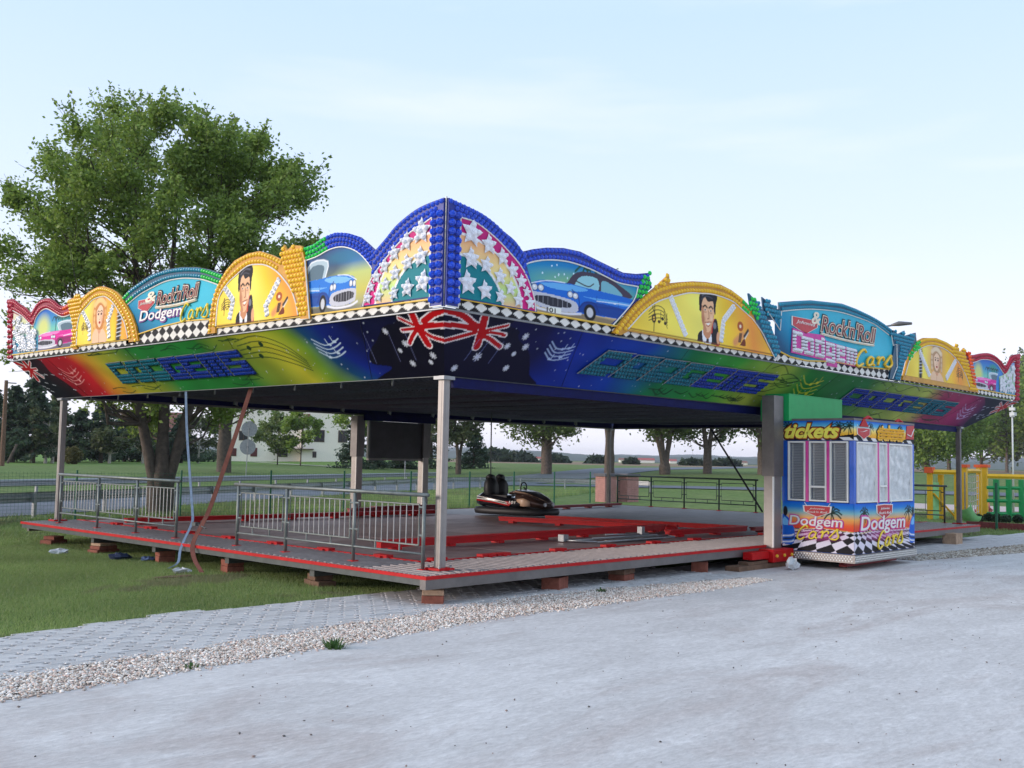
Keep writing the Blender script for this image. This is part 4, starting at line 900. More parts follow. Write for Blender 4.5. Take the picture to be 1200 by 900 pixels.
def star_bg(P):
    x0=-.5 ; U,V=P.U-0.0,P.V
    rr=np.hypot((U+.5)/(1.6 if not LEFT_[0] else 1.46),(V-3.76)/1.17)
    P.c[:]=lin((215,40,130)); P.c=P.c*(1-.25*np.clip((V-4)/1,0,1))[...,None]
    m=rr<.80; t=np.clip((V-3.8)/.9,0,1); c=np.stack([np.interp(t+.25*(1-rr),[0,.35,.6,1],[lin(q)[i] for q in ((245,175,150),(195,228,140),(250,226,150),(246,180,130))]) for i in range(3)],-1); P.c=np.where(m[...,None],c,P.c)
    m=rr<.55; P.c=np.where(m[...,None],lin((20,125,135)),P.c)
    for q in (.80,.55): P.mix((np.abs(rr-q)<.014)*1.,(240,238,235))
# ---------- words drawn as strokes for the neon-style script
GLY={'C':[(.9,.85),(.65,1.02),(.3,.8),(.08,.4),(.12,.08),(.4,-.05),(.75,.12)],'a':[(.7,.5),(.4,.6),(.15,.35),(.2,.08),(.5,.05),(.68,.3),(.72,.55),(.7,.15),(.9,.05)],
'r':[(.1,.5),(.3,.62),(.28,.05),(.36,.45),(.6,.62),(.8,.55),(.8,.4)],'s':[(-.05,.1),(.5,.78),(.55,.55),(.75,.2),(.55,-.03),(.1,.02)],
't':[(.45,1.0),(.35,.5),(.35,.1),(.6,.02),(.8,.15)],'i':[(.3,.6),(.3,.15),(.5,.02),(.7,.12)],'c':[(.75,.5),(.45,.62),(.2,.35),(.25,.06),(.55,.02),(.8,.15)],
'k':[(.25,1.05),(.25,.0)],'e':[(.2,.32),(.6,.38),(.65,.55),(.4,.64),(.18,.35),(.28,.06),(.6,.02),(.85,.18)],
'J':[(.75,.95),(.6,.2),(.3,0),(.1,.15)],'o':[(.5,.6),(.2,.35),(.4,.04),(.7,.3),(.5,.6),(.85,.55)],'h':[(.2,1),(.2,0),(.3,.45),(.55,.55),(.6,.0)],'n':[(.2,.55),(.2,0),(.3,.45),(.55,.55),(.6,.05)]}
def script(word,fr,a0,b0,wid,hei,dr,d,r,m,parent,slope=0,name='script_lettering',sh=.25):
    n=len(word); lw=wid/n; mb=MB()
    for i,ch in enumerate(word):
        big=1.0 if ch in 'CkthJ' else .95
        strokes=[GLY[ch]]
        if ch=='k': strokes.append([(.7,.6),(.3,.3),(.75,.02)])
        if ch=='t': strokes.append([(.1,.62),(.75,.66)])
        if ch=='i': strokes.append([(.32,.82),(.38,.84)])
        for s in strokes:
            p=smooth_line(s,3) if len(s)>2 else np.array(s,float); pts=[]
            for u,v in p:
                x=(i+u+sh*(v-.3))*lw; pts.append(fr(a0+dr*x,b0+v*hei*big+slope*x,d))
            mb.tube(pts,r,6)
    return mb.build(name,m,parent,smooth=True)
def crystal_line(fr,p,q,parent,w_=.085,dd=.02):
    mb=MB(); c=resample([p,q],.085)
    nrm=np.array([-(q[1]-p[1]),q[0]-p[0]],float); nrm/=np.linalg.norm(nrm)
    for t in c: 
        for s in (-.5,.5): dome(mb,fr,t[0]+nrm[0]*w_*s*.9,t[1]+nrm[1]*w_*s*.9,w_*.5,dd)
    bd=MB().prism([tuple(np.array(p)-nrm*w_*1.05),tuple(np.array(q)-nrm*w_*1.05),tuple(np.array(q)+nrm*w_*1.05),tuple(np.array(p)+nrm*w_*1.05)],fr,dd-.006,dd).build('crystal_bar',m_white,parent)
    mb.build('crystals',m_clear,bd,kind='stuff')
m_mag=mat('magenta_board',L(205,50,150),.5); m_drd=mat('badge_red',L(190,25,40),.4); m_cream=mat('cream_letter',L(240,225,200),.5); m_maroon=mat('maroon_letter',L(125,25,35),.45); m_neon=mat('yellow_script',L(250,215,60),.35); m_purple=mat('purple_letter',L(120,60,150),.5)
def badge(fr,a,b,w_,h_,dr,parent,d=.018,word='Johnnies'):
    pl=[(a,b+h_),(a+dr*w_,b+h_*1.06),(a+dr*w_,b+h_*.62),(a+dr*w_*.52,b),(a+dr*.0,b+h_*.42)]
    c=np.mean(pl,0); big=[tuple(c+(np.array(q)-c)*1.08) for q in pl]
    o=MB().prism(big,fr,d-.008,d+.004).build('badge_rim',m_white,parent); MB().prism(pl,fr,d+.005,d+.012).build('badge_face',m_drd,o)
    mb=MB(); put_text(mb,word,fr,a+dr*w_*.1,b+h_*.55,w_*.8,h_*.3,dr,d+.013,.006,.4); mb.build('badge_lettering',m_white,o)
    return o
PIC='painted_picture'
def block_bulb_word(fr,a,b,w_,h_,dr,parent,slope=0):
    """Dodgem in white caps on a magenta board"""
    pl=[(a-dr*.06,b-.04),(a+dr*w_*.52,b-.05+slope*w_*.52),(a+dr*w_*.52,b-.15+slope*w_*.52),(a+dr*w_*.68,b-.15+slope*w_*.6),(a+dr*w_*.68,b-.04+slope*w_*.68),(a+dr*(w_+.05),b-.04+slope*w_),(a+dr*(w_+.05),b+h_*.78+slope*w_),(a+dr*w_*.5,b+h_*.86+slope*w_*.5),(a+dr*w_*.46,b+h_*1.05),(a+dr*w_*.2,b+h_*.98),(a-dr*.0,b+h_*1.08)]
    o=MB().prism(pl,fr,.014,.03).build('word_board',m_mag,parent); mb=MB(); mb2=MB()
    W5={'D':["####.","#...#","#...#","#...#","#...#","####."],'o':[".....","####.","#..#.","#..#.","#..#.","####."],'d':["...#.","####.","#..#.","#..#.","#..#.","####."],'g':[".....","####.","#..#.","#..#.","####.","...#.","####."],'e':[".....","####.","#..#.","####.","#....","####."],'m':[".....","#####","#.#.#","#.#.#","#.#.#","#.#.#"]}
    n=6; lw=w_/n; ca=lw/5.3
    for i,ch in enumerate('Dodgem'):
        for r_,row in enumerate(W5[ch]):
            for c,q in enumerate(row):
                if q=='#':
                    u=i*lw+(c+.5)*ca; v=h_*(1-(r_+.5)/6)*.95; aa=a+dr*u; bb=b+v+slope*u
                    mb2.prism([(aa-ca*.62,bb-h_*.1),(aa+ca*.62,bb-h_*.1),(aa+ca*.62,bb+h_*.1),(aa-ca*.62,bb+h_*.1)],fr,.031,.037)
                    dome(mb,fr,aa-ca*.26,bb,ca*.34,.037,1.2); dome(mb,fr,aa+ca*.26,bb,ca*.34,.037,1.2)
    mb2.build('block_lettering',m_white,o); mb.build('bulb_caps',m_clear,o,kind='stuff'); return o
def rock(fr,a,b,w_,h_,dr,parent,slope=0):
    mb=MB(); put_text(mb,"Rock'n'Roll",fr,a+dr*.0,b-.02,w_,h_+.04,dr,.016,.006,.25,.05,slope,.95); o=mb.build('word_backing',m_black,parent)
    mb=MB(); put_text(mb,"Rock'n'Roll",fr,a,b,w_,h_,dr,.024,.006,.25,.034,slope,.95); mb.build('cream_lettering',m_cream,o)
    mb=MB(); put_text(mb,"Rock'n'Roll",fr,a,b,w_,h_,dr,.032,.006,.25,-.004,slope,.95); mb.build('red_lettering',m_maroon,o)
    mb=MB(); put_text(mb,"&",fr,a-dr*.42,b+h_*.35,.38,h_*.72,dr,.026,.006,.2,.02); mb.build('ampersand',m_cream,o)
    MB().tube([fr(a+dr*x,b-.05+slope*x-.03*math.sin(x/w_*3.1),.03) for x in np.linspace(0,w_*.95,10)],.028,5).build('underline_swoosh',m_cream,o)
# ===== right-hand side (reads along +X)
Z0=3.665
so_=[(-.72,5.15),(-.45,5.11),(-.11,5.06),(.15,4.98),(.37,4.88),(.6,4.79),(.79,4.65)]; si=[(-.49,4.92),(-.19,4.9),(.16,4.77),(.43,4.63),(.74,4.43),(.93,4.21),(1.05,3.98),(1.08,3.8)]
checker(FR,-.5,8.4,Z0-.01,3.80,1,PV); 
def star_board(fr,so_,si,dr,sgn,end):
    b=plate(fr,[(-.73,Z0)]+[tuple(q) for q in smooth_line(so_,3)]+[(si[-3][0]+.06,si[-3][1]),(si[-1][0]+.05,3.8),(-.5,3.8),(-.5,Z0)],.005,.05,m_blue2)
    sheet(PIC,fr,(-.5,si[-1][0]),[(q[0],q[1]) for q in si],[(-.5,3.81),(2,3.81)],(lambda P:star_bg(P)),b,.012,1,.056,u0=1)
    band_bulbs(fr,so_,[(q[0]+.0,q[1]) for q in si[:6]],3,.085,.042,[(1,m_blue)],b)
    mb=MB()
    for z in np.arange(3.76,5.0,.118):
        for x in (-.66,-.54): dome(mb,fr,x,z,.055,.05,1.2)
    mb.build('bulb_caps',m_blue,b,kind='stuff')
    edge_tube(fr,si,.012,m_white,b,.06); edge_tube(fr,[(-.5,3.8),(-.5,4.93)],.012,m_white,b,.06,sm_=False); edge_tube(fr,[(-.73,Z0),(-.5,Z0),(-.5,3.78)],.012,m_white,b,.055,sm_=False)
    st=MB(); sx=(end-(-.5))/1.58
    for x,y,r_ in ((-.28,4.74,.19),(.06,4.63,.145),(.34,4.5,.13),(.56,4.34,.12),(.75,4.2,.11),(.87,4.06,.085),(.95,3.91,.10),(-.29,4.38,.155),(.02,4.33,.13),(.3,4.21,.125),(.52,4.07,.11),(.69,3.92,.105),(-.35,4.03,.17),(.0,3.97,.14),(.32,3.92,.11)):
        crystal_star(st,fr,-.5+(x+.5)*sx,y,1.13*r_*sx**.5,.06,random.uniform(-.2,.2))
    st.build('crystal_stars',m_clear,b,kind='stuff'); return b
star_board(FR,so_,si,1,1,1.08)
sl_o=[(-.72,5.15),(-.41,5.12),(-.15,5.07),(.12,4.97),(.3,4.88),(.48,4.75),(.65,4.64),(.75,4.58)]; sl_i=[(-.49,4.9),(-.3,4.83),(-.07,4.76),(.2,4.62),(.47,4.43),(.73,4.22),(.86,4.04),(.94,3.8)]
LEFT_[0]=True; star_board(FL,sl_o,sl_i,-1,1,.94)
MB().box((-.745,-.745,Z0),(-.725,-.725,5.17)).build('corner_trim',m_galv,PV)
# car board
co_=[(.79,4.65),(1.07,4.74),(1.36,4.81),(1.76,4.87),(2.17,4.88),(2.6,4.81),(2.94,4.76),(3.28,4.71),(3.64,4.74),(4.0,4.81)]; ci_=[(.8,4.42),(.98,4.52),(1.36,4.62),(1.86,4.67),(2.39,4.64),(2.83,4.57),(3.17,4.52),(3.69,4.53)]
b=plate(FR,[(.8,3.8)]+co_+[(4.1,4.57),(3.66,4.27),(3.4,4.05),(2.96,3.8)],-.03,.002,m_blue2)
sheet(PIC,FR,(.85,3.68),ci_,[(.85,3.8),(2.93,3.8),(3.4,4.1),(3.68,4.45)],carR,b,.011,1,.006)
band_bulbs(FR,co_[:],ci_+[(3.85,4.58)],2,.09,.044,[(.9,m_blue),(1,m_blue)],b,.004); fill_bulbs(FR,[(3.86,4.76),(4.02,4.83),(4.1,4.57),(3.66,4.25),(3.62,4.4)],.1,.048,m_green,b,.004)
edge_tube(FR,ci_,.012,m_white,b,.014); edge_tube(FR,[(3.69,4.53),(3.55,4.26),(2.98,3.78)],.012,m_white,b,.014)
mb=MB(); put_text(mb,'101',FR,1.39,3.84,.2,.07,1,.008,.003,0,.01); mb.build('plate_lettering',m_black,b)
# man board
mo=[(2.98,3.68),(3.32,4.01),(3.62,4.25),(4.1,4.55),(4.57,4.70),(4.87,4.77),(5.27,4.84),(5.72,4.89),(6.21,4.91),(6.59,4.86),(6.97,4.76),(7.3,4.62)]; mi=[(3.37,3.78),(3.82,4.13),(4.23,4.35),(4.72,4.5),(5.14,4.61),(5.5,4.65),(5.98,4.69),(6.59,4.65),(6.97,4.53),(7.2,4.45)]
b=plate(FR,mo[:4]+[(4.55,4.86),(4.57,4.71)]+mo[5:]+[(7.5,4.45),(7.75,4.1),(7.98,3.8),(7.95,3.75),(3.4,3.75),(3.2,Z0)],.008,.045,m_yel2)
sheet(PIC,FR,(3.38,8.17),mi+[(7.38,4.38),(7.71,4.17),(7.94,3.96),(8.18,3.76)],[(3.3,3.78),(8.2,3.745)],man_pic(4.8,5.78-3.38,.37,(.72,4.05,.5),(3.55,4.03,.42)),b,.011,1,.05)
band_bulbs(FR,mo,mi,2,.092,.046,[(.93,m_yel),(1,m_green)],b,.045); fill_bulbs(FR,[(4.05,4.55),(4.55,4.88),(4.58,4.7),(4.3,4.62)],.095,.046,m_yel,b,.045)
edge_tube(FR,mi+[(7.38,4.38),(7.71,4.17),(7.94,3.96),(8.18,3.74)],.012,m_white,b,.055)
crystal_line(FR,(4.58,4.47),(5.05,3.86),b,.06,.055); crystal_line(FR,(6.66,4.55),(6.3,4.25),b,.06,.055); crystal_line(FR,(6.3,4.25),(6.22,3.86),b,.06,.055)
# sign board
spo=[(8.48,4.87),(9.09,4.97),(9.83,5.08),(10.62,5.14),(11.3,5.19),(12.0,5.16),(12.77,5.09),(13.47,4.99),(14.04,4.87)]; spi=[(8.6,4.70),(9.2,4.8),(9.95,4.9),(11.02,4.98),(12.0,4.97),(12.84,4.92),(13.3,4.84),(13.76,4.74)]
b=plate(FR,[(8.35,Z0+.01),(8.49,4.72)]+spo+[(14.3,4.72),(14.3,3.70)],-.03,.0,m_teal2)
HR=[(8.25,3.92),(8.42,3.88),(8.91,3.8),(9.64,3.78),(10.81,3.86),(12.3,3.86),(13.99,3.93),(14.4,3.93)]
def sbg(P): sign_bg(5.8)(P)
sheet(PIC,FR,(8.3,14.3),[(8.3,4.66)]+spi+[(14.3,4.6)],[(8.25,3.7),(14.4,3.7)],sbg,b,.02,1,.003)
checker(FR,8.4,14.3,Z0+.0,3.8,1,b,HR,.3)
band_bulbs(FR,spo,spi,2,.095,.048,[(1,m_teal)],b,.003); edge_tube(FR,spi,.012,m_white,b,.012)
# teal wings with saw-tooth tips
b2=plate(FR,[(7.3,4.62),(7.22,4.88),(7.64,4.68),(8.0,4.4),(8.3,4.05),(8.42,3.84),(8.21,3.70),(7.98,3.9),(7.75,4.1),(7.5,4.35)],.01,.055,m_teal2)
fill_bulbs(FR,[(7.25,4.6),(7.22,4.88),(7.4,4.82),(7.6,4.5),(7.5,4.4)],.1,.048,m_green,b2,.055); fill_bulbs(FR,[(7.42,4.82),(7.64,4.7),(8.0,4.4),(8.3,4.05),(8.42,3.84),(8.21,3.74),(7.98,4.0),(7.66,4.3)],.1,.048,m_teal,b2,.055)
edge_tube(FR,[(7.38,4.38),(7.71,4.17),(7.94,3.96),(8.2,3.72)],.012,m_white,b2,.06)
b3=plate(FR,[(7.95,4.45),(7.87,4.9),(8.21,4.8),(8.6,4.7),(8.75,4.3),(8.4,4.5)],-.06,-.032,m_teal2); fill_bulbs(FR,[(7.95,4.5),(7.87,4.9),(8.21,4.8),(8.52,4.72),(8.55,4.45),(8.3,4.5)],.1,.048,m_teal,b3,.005)
edge_tube(FR,[(8.0,4.62),(8.5,4.3),(8.55,4.7)],.012,m_white,b3,.02,sm_=False)
bd=b; badge(FR,9.02,4.34,1.05,.3,1,bd); rock(FR,10.25,4.46,2.75,.36,1,bd,.0); block_bulb_word(FR,9.0,3.93,2.95,.44,1,bd,-.02)
script('Cars',FR,11.85,3.86,2.1,.36,1,.06,.034,m_yel,bd,.06)
# right teal wing
b=plate(FR,[(13.7,Z0+.02),(13.74,3.8),(14.0,4.5),(13.9,4.87),(14.04,4.87),(14.2,4.8),(14.61,4.93),(14.6,4.8),(15.29,4.95),(15.34,4.74),(15.0,4.5),(14.6,4.15),(14.44,3.88),(14.3,Z0+.02)],.01,.05,m_teal2)
fill_bulbs(FR,[(13.75,4.8),(14.04,4.87),(14.2,4.8),(14.61,4.93),(14.6,4.8),(15.2,4.93),(15.0,4.6),(14.6,4.3),(14.3,4.5),(14.1,4.55)],.1,.048,m_teal,b,.05); fill_bulbs(FR,[(14.3,4.5),(14.75,4.4),(14.44,3.95),(14.3,3.7),(13.95,3.7),(14.2,4.1)],.1,.048,m_teal,b,.05)
edge_tube(FR,[(13.8,4.74),(13.9,4.5),(14.1,4.55),(14.12,4.0),(13.85,3.7)],.012,m_white,b,.06,sm_=False)
# woman board
checker(FR,14.3,22.95,Z0+.02,3.82,1,PV,None,.3)
wo=[(14.45,3.72),(14.75,4.2),(15.1,4.55),(15.34,4.74),(15.78,4.87),(16.62,4.95),(17.32,4.91),(17.96,4.82),(18.4,4.62),(18.9,4.3),(19.35,3.95),(19.7,3.72)]; wi=[(14.6,3.84),(14.85,4.2),(15.23,4.46),(16.05,4.7),(16.91,4.73),(17.65,4.62),(18.26,4.39),(18.7,4.1),(18.95,3.84)]
b=plate(FR,wo[:8]+[(18.05,4.93),(18.3,4.72),(18.62,4.88),(18.75,4.6),(19.1,4.2),(19.6,3.8),(19.7,3.72)],.01,.05,m_yel2)
sheet(PIC,FR,(14.62,18.94),wi,[(14,3.84),(19,3.84)],woman_pic(4.3,16.62-14.62,.42,(.95,4.2),(3.5,4.1,.42),(190,145,105),(240,215,180)),b,.012,1,.055)
band_bulbs(FR,wo[3:8],wi[2:6],2,.1,.05,[(.08,m_green),(1,m_yel)],b,.05); fill_bulbs(FR,[(14.78,4.3),(15.36,4.8),(15.5,4.6),(15.2,4.45),(14.9,4.22)],.1,.048,m_green,b,.05)
fill_bulbs(FR,[(17.65,4.85),(18.05,4.93),(18.3,4.72),(18.62,4.88),(18.75,4.6),(19.1,4.2),(19.62,3.76),(19.0,3.76),(18.76,4.1),(18.3,4.42),(17.7,4.66)],.105,.05,m_yel,b,.05)
edge_tube(FR,wi,.012,m_white,b,.06); crystal_line(FR,(15.5,4.5),(16.1,3.95),b,.07,.06); crystal_line(FR,(17.9,4.45),(17.25,3.95),b,.07,.06)
# pink car and star tail
ro=[(18.68,4.86),(19.23,4.74),(20.08,4.86),(20.78,4.92),(21.5,4.84),(22.06,4.66),(22.4,4.8),(22.7,5.02),(23.5,5.15)]
b=plate(FR,[(19.0,4.5),(18.75,4.86)]+[tuple(q) for q in smooth_line(ro,3)]+[(23.5,5.0),(23.28,4.4),(23.3,3.9),(23.2,Z0),(22.85,Z0),(22.85,3.82),(19.5,3.82)],-.03,.0,m_red2)
ri=[(19.15,4.5),(19.6,4.58),(20.07,4.68),(20.77,4.72),(21.35,4.65),(21.85,4.44)]
def redpic(P):
    carP(1,2.45)(P); P.spoly([(2.0,3.8),(2.1,4.2),(2.5,4.6),(2.7,4.5),(2.5,3.8)],(60,130,205))
sheet(PIC,FR,(19.2,21.85),ri,[(19,3.84),(22,3.84)],redpic,b,.013,1,.006)
sheet(PIC,FR,(21.5,22.9),[(21.5,4.3),(22.0,4.4),(22.6,4.78),(23,4.84)],[(21,3.84),(23,3.84)],lambda P:P.grad(0,3.8,0,4.8,[(0,(90,150,200)),(.3,(120,200,160)),(.6,(215,230,190)),(1,(120,160,215))]),b,.02,1,.012)
st=MB()
for k in range(75):
    x=random.uniform(21.55,22.85); y=random.uniform(3.88,np.interp(x,[21.5,22,22.6,23],[4.26,4.36,4.74,4.8]))
    crystal_star(st,FR,x,y,random.uniform(.06,.10),.016,random.uniform(0,1))
st.build('crystal_stars',m_clear,b,kind='stuff')
band_bulbs(FR,ro[:],[(19.1,4.52)]+ri[1:]+[(22.1,4.42),(22.7,4.82),(23.1,4.9)],2,.11,.052,[(.08,m_orange),(1,m_red)],b,.003); fill_bulbs(FR,[(18.8,4.86),(19.05,4.75),(19.25,4.4),(19.4,3.9),(19.2,3.9),(18.95,4.4)],.105,.05,m_orange,b,.07)
edge_tube(FR,ri+[(22.1,4.42),(22.7,4.82),(22.95,4.86)],.012,m_white,b,.014)
mb=MB()
for z in np.arange(3.74,5.05,.125):
    for x in (22.98,23.14): dome(mb,FR,x+.06*(z-3.7),z,.06,.003,1.2)
mb.build('bulb_caps',m_red,b,kind='stuff')
# ===== left-hand side (reads along -Y)
checker(FL,-.5,5.25,Z0-.01,3.78,-1,PV); checker(FL,7.75,13.75,Z0-.0,3.78,-1,PV)
HL=[(5.0,3.93),(5.25,3.95),(6.03,3.98),(6.92,3.94),(7.72,3.86),(7.9,3.84)]
co_=[(.75,4.6),(.93,4.73),(1.13,4.86),(1.43,4.96),(1.75,5.01),(2.07,4.97),(2.28,4.9),(2.51,4.88)]; ci_=[(.73,4.26),(.96,4.49),(1.21,4.66),(1.53,4.76),(1.84,4.76),(2.16,4.69),(2.44,4.66)]
b=plate(FL,[(.75,3.78)]+co_+[(2.5,3.78)],-.03,.0,m_blue2); sheet(PIC,FL,(.8,2.42),ci_,[(0,3.78),(3,3.78)],carL,b,.01,-1,.005)
band_bulbs(FL,co_,ci_,3,.085,.042,[(.72,m_blue),(1,m_green)],b,.003); edge_tube(FL,ci_,.012,m_white,b,.012)
mo=[(5.22,3.72),(5.13,4.2),(4.99,4.49),(4.73,4.74),(4.45,4.89),(4.06,4.96),(3.71,4.96),(3.34,4.85),(3.06,4.74),(2.8,4.5),(2.5,4.2),(2.3,3.8)]; mi=[(4.95,3.8),(4.89,4.27),(4.64,4.5),(4.38,4.62),(4.05,4.74),(3.77,4.74),(3.47,4.69),(3.18,4.56),(2.94,4.39),(2.75,4.21),(2.62,4.0),(2.55,3.8)]
b=plate(FL,[(5.24,Z0+.02)]+mo[:9]+[(3.02,4.98),(2.93,4.87),(2.78,4.94),(2.54,4.9),(2.44,4.67),(2.25,3.72),(2.5,3.72),(2.5,3.8),(4.98,3.8),(4.98,Z0+.02)],.01,.05,m_yel2)
sheet(PIC,FL,(2.56,4.93),mi,[(2,3.79),(5,3.79)],man_pic(2.37,.84,.27,(.22,4.1,.3),(1.86,4.0,.34)),b,.009,-1,.055)
band_bulbs(FL,mo[:9],mi[:8],2,.09,.045,[(1,m_yel)],b,.05); fill_bulbs(FL,[(3.1,4.74),(3.02,4.96),(2.93,4.87),(2.78,4.92),(2.54,4.88),(2.47,4.67),(2.3,3.78),(2.5,3.78),(2.62,4.1),(2.9,4.42)],.09,.045,m_yel,b,.05)
edge_tube(FL,mi,.012,m_white,b,.06); edge_tube(FL,[(2.42,4.66),(2.25,3.72),(2.48,3.72)],.012,m_white,b,.055,sm_=False)
crystal_line(FL,(4.68,4.42),(4.43,4.2),b,.055,.06); crystal_line(FL,(4.43,4.2),(4.52,3.9),b,.055,.06); crystal_line(FL,(3.1,4.42),(3.45,4.02),b,.055,.06); crystal_line(FL,(3.45,4.02),(3.4,3.87),b,.055,.06)
spo=[(8.52,4.66),(8.27,4.77),(7.85,4.88),(7.4,4.98),(6.86,5.01),(6.3,4.99),(5.76,4.93),(5.38,4.85),(4.94,4.72)]; spi=[(8.3,4.47),(7.83,4.62),(7.28,4.72),(6.84,4.78),(6.34,4.78),(5.92,4.74),(5.5,4.67),(5.0,4.53)]
b=plate(FL,[(8.4,Z0+.02)]+spo+[(4.9,Z0+.02)],-.03,.0,m_teal2)
sheet(PIC,FL,(5.0,8.3),spi,[(4,3.7),(9,3.7)],sign_bg(3.3),b,.014,-1,.004); checker(FL,5.1,7.9,Z0,3.8,-1,b,HL,.27)
band_bulbs(FL,spo,spi,2,.09,.045,[(.07,m_green),(.8,m_teal),(1,m_green)],b,.003); edge_tube(FL,spi,.012,m_white,b,.012)
badge(FL,7.82,4.26,.6,.24,-1,b); rock(FL,7.12,4.36,1.5,.25,-1,b,.02)
o=MB(); put_text(o,'Dodgem',FL,7.76,4.02,1.6,.28,-1,.018,.006,.15,.045); ob=o.build('word_backing',m_purple,b); o=MB(); put_text(o,'Dodgem',FL,7.74,4.04,1.56,.25,-1,.026,.006,.15,.012); o.build('white_lettering',m_white,ob)
script('Cars',FL,6.18,3.98,1.0,.3,-1,.045,.02,m_neon,b,.02)
wo=[(10.22,4.79),(9.92,4.88),(9.55,4.94),(9.29,4.93),(8.97,4.85),(8.72,4.76),(8.52,4.65),(8.3,4.48),(8.03,4.25),(7.84,4.0),(7.72,3.72)]; wi=[(10.25,4.42),(9.96,4.57),(9.7,4.69),(9.37,4.72),(9.14,4.7),(8.83,4.56),(8.57,4.37),(8.29,4.11),(8.12,3.8)]
b=plate(FL,[(10.55,3.72),(10.6,4.2),(10.88,4.8),(10.6,4.82),(10.5,4.9),(10.3,4.78)]+wo+[(8.1,3.72),(8.1,3.8),(10.35,3.8),(10.35,3.72)],.01,.05,m_yel2)
sheet(PIC,FL,(8.15,10.34),[(10.36,3.85),(10.34,4.2)]+wi,[(8,3.79),(11,3.79)],woman_pic(2.2,.98,.31,(1.82,4.1),(.25,4.12,.26),(205,130,65),(245,205,135)),b,.009,-1,.055)
band_bulbs(FL,wo,wi,2,.092,.046,[(1,m_yel)],b,.05); fill_bulbs(FL,[(10.36,3.76),(10.6,3.76),(10.6,4.2),(10.88,4.8),(10.6,4.82),(10.5,4.9),(10.2,4.78),(10.25,4.45),(10.38,4.2)],.092,.045,m_yel,b,.05)
edge_tube(FL,[(10.35,3.8),(10.36,4.15)]+wi,.012,m_white,b,.06); crystal_line(FL,(10.1,4.45),(9.78,4.15),b,.055,.06); crystal_line(FL,(9.78,4.15),(9.76,3.87),b,.055,.06); crystal_line(FL,(8.8,4.48),(8.98,4.2),b,.055,.06); crystal_line(FL,(8.98,4.2),(8.9,3.87),b,.055,.06)
ro=[(14.32,5.12),(13.97,5.11),(13.56,4.95),(13.2,4.83),(12.91,4.68),(12.65,4.86),(12.39,4.94),(12.03,4.95),(11.76,4.88),(11.44,4.73),(11.2,4.7),(10.91,4.76)]; ri=[(12.69,4.36),(12.57,4.55),(12.35,4.67),(12.05,4.71),(11.73,4.62),(11.37,4.5),(11.12,4.46),(10.83,4.48)]
b=plate(FL,[(13.78,Z0),(14.0,4.3),(14.1,4.6)]+ro+[(10.7,4.7),(10.6,3.79),(13.6,3.79),(13.6,Z0)],-.03,.0,m_red2)
sheet(PIC,FL,(10.62,12.7),[(12.75,4.3)]+ri+[(10.5,4.48)],[(10,3.79),(13,3.79)],carP(1,2.1),b,.011,-1,.005)
sheet(PIC,FL,(12.4,13.85),[(14,4.8),(13.32,4.62),(12.75,4.36),(12.3,4.2)],[(12,3.79),(14,3.79)],lambda P:P.grad(0,3.8,0,4.8,[(0,(90,150,190)),(.3,(40,140,170)),(.6,(215,220,150)),(1,(225,210,200))]),b,.02,-1,.01)
st=MB()
for k in range(80):
    x=random.uniform(12.5,13.75); y=random.uniform(3.84,np.interp(x,[12.3,12.75,13.32,14],[4.16,4.32,4.58,4.76])); crystal_star(st,FL,x,y,random.uniform(.07,.12),.014,random.uniform(0,1))
st.build('crystal_stars',m_clear,b,kind='stuff')
band_bulbs(FL,ro,[(13.95,4.84),(13.32,4.64),(12.75,4.38)]+ri[1:],2,.095,.046,[(.9,m_red),(1,m_orange)],b,.003); edge_tube(FL,[(13.95,4.84),(13.32,4.64),(12.75,4.38)]+ri[1:],.012,m_white,b,.012)
mb=MB()
for z in np.arange(3.74,5.0,.12):
    for x in (13.78,13.93): dome(mb,FL,x+.18*(z-3.7)*.8,z,.055,.003,1.2)
mb.build('bulb_caps',m_red,b,kind='stuff')
# =================================================================== TICKET BOOTH
BX0,BX1,BY0,BY1,BZ0,BZ1=8.98,11.9,-2.05,-.52,-.26,2.54
BT=thing('ticket_booth','small colourful ticket booth with palm sunset artwork and blinds standing before the grey mast','ticket booth')
m_bblue=mat('booth_blue',L(25,95,200),.35,coat=.3); m_bin=mat('booth_inside',L(150,150,155),.8)
# faces: A = side facing -X (reads from back to near corner, along -Y); B = front facing -Y (reads along +X)
FA_=Frame((BX0,0,0),(0,1,0),(0,0,1),(-1,0,0)); FB_=Frame((0,BY0,0),(1,0,0),(0,0,1),(0,-1,0))
boxp('wall',(BX0+.02,BY0+.02,-.1),(BX1,BY1,.88),m_bblue,BT); boxp('wall',(BX0+.02,BY0+.02,2.10),(BX1,BY1,2.5),m_bblue,BT)
boxp('wall',(BX1-.06,BY0+.05,.882),(BX1,BY1,2.098),m_bblue,BT); boxp('wall',(BX0+.05,BY1-.06,.882),(BX1-.062,BY1,2.098),m_bblue,BT)
boxp('roof',(BX0-.01,BY0-.01,2.502),(BX1+.02,BY1+.02,2.545),m_alud,BT)
boxp('corner_post',(BX0+.0,BY0+.0,.882),(BX0+.10,BY0+.09,2.098),m_bblue,BT); boxp('corner_post',(BX0+.0,BY1-.12,.882),(BX0+.05,BY1,2.098),m_bblue,BT)
boxp('counter',(BX0+.25,BY0+.25,.885),(BX1-.3,BY1-.2,.93),m_bin,BT)
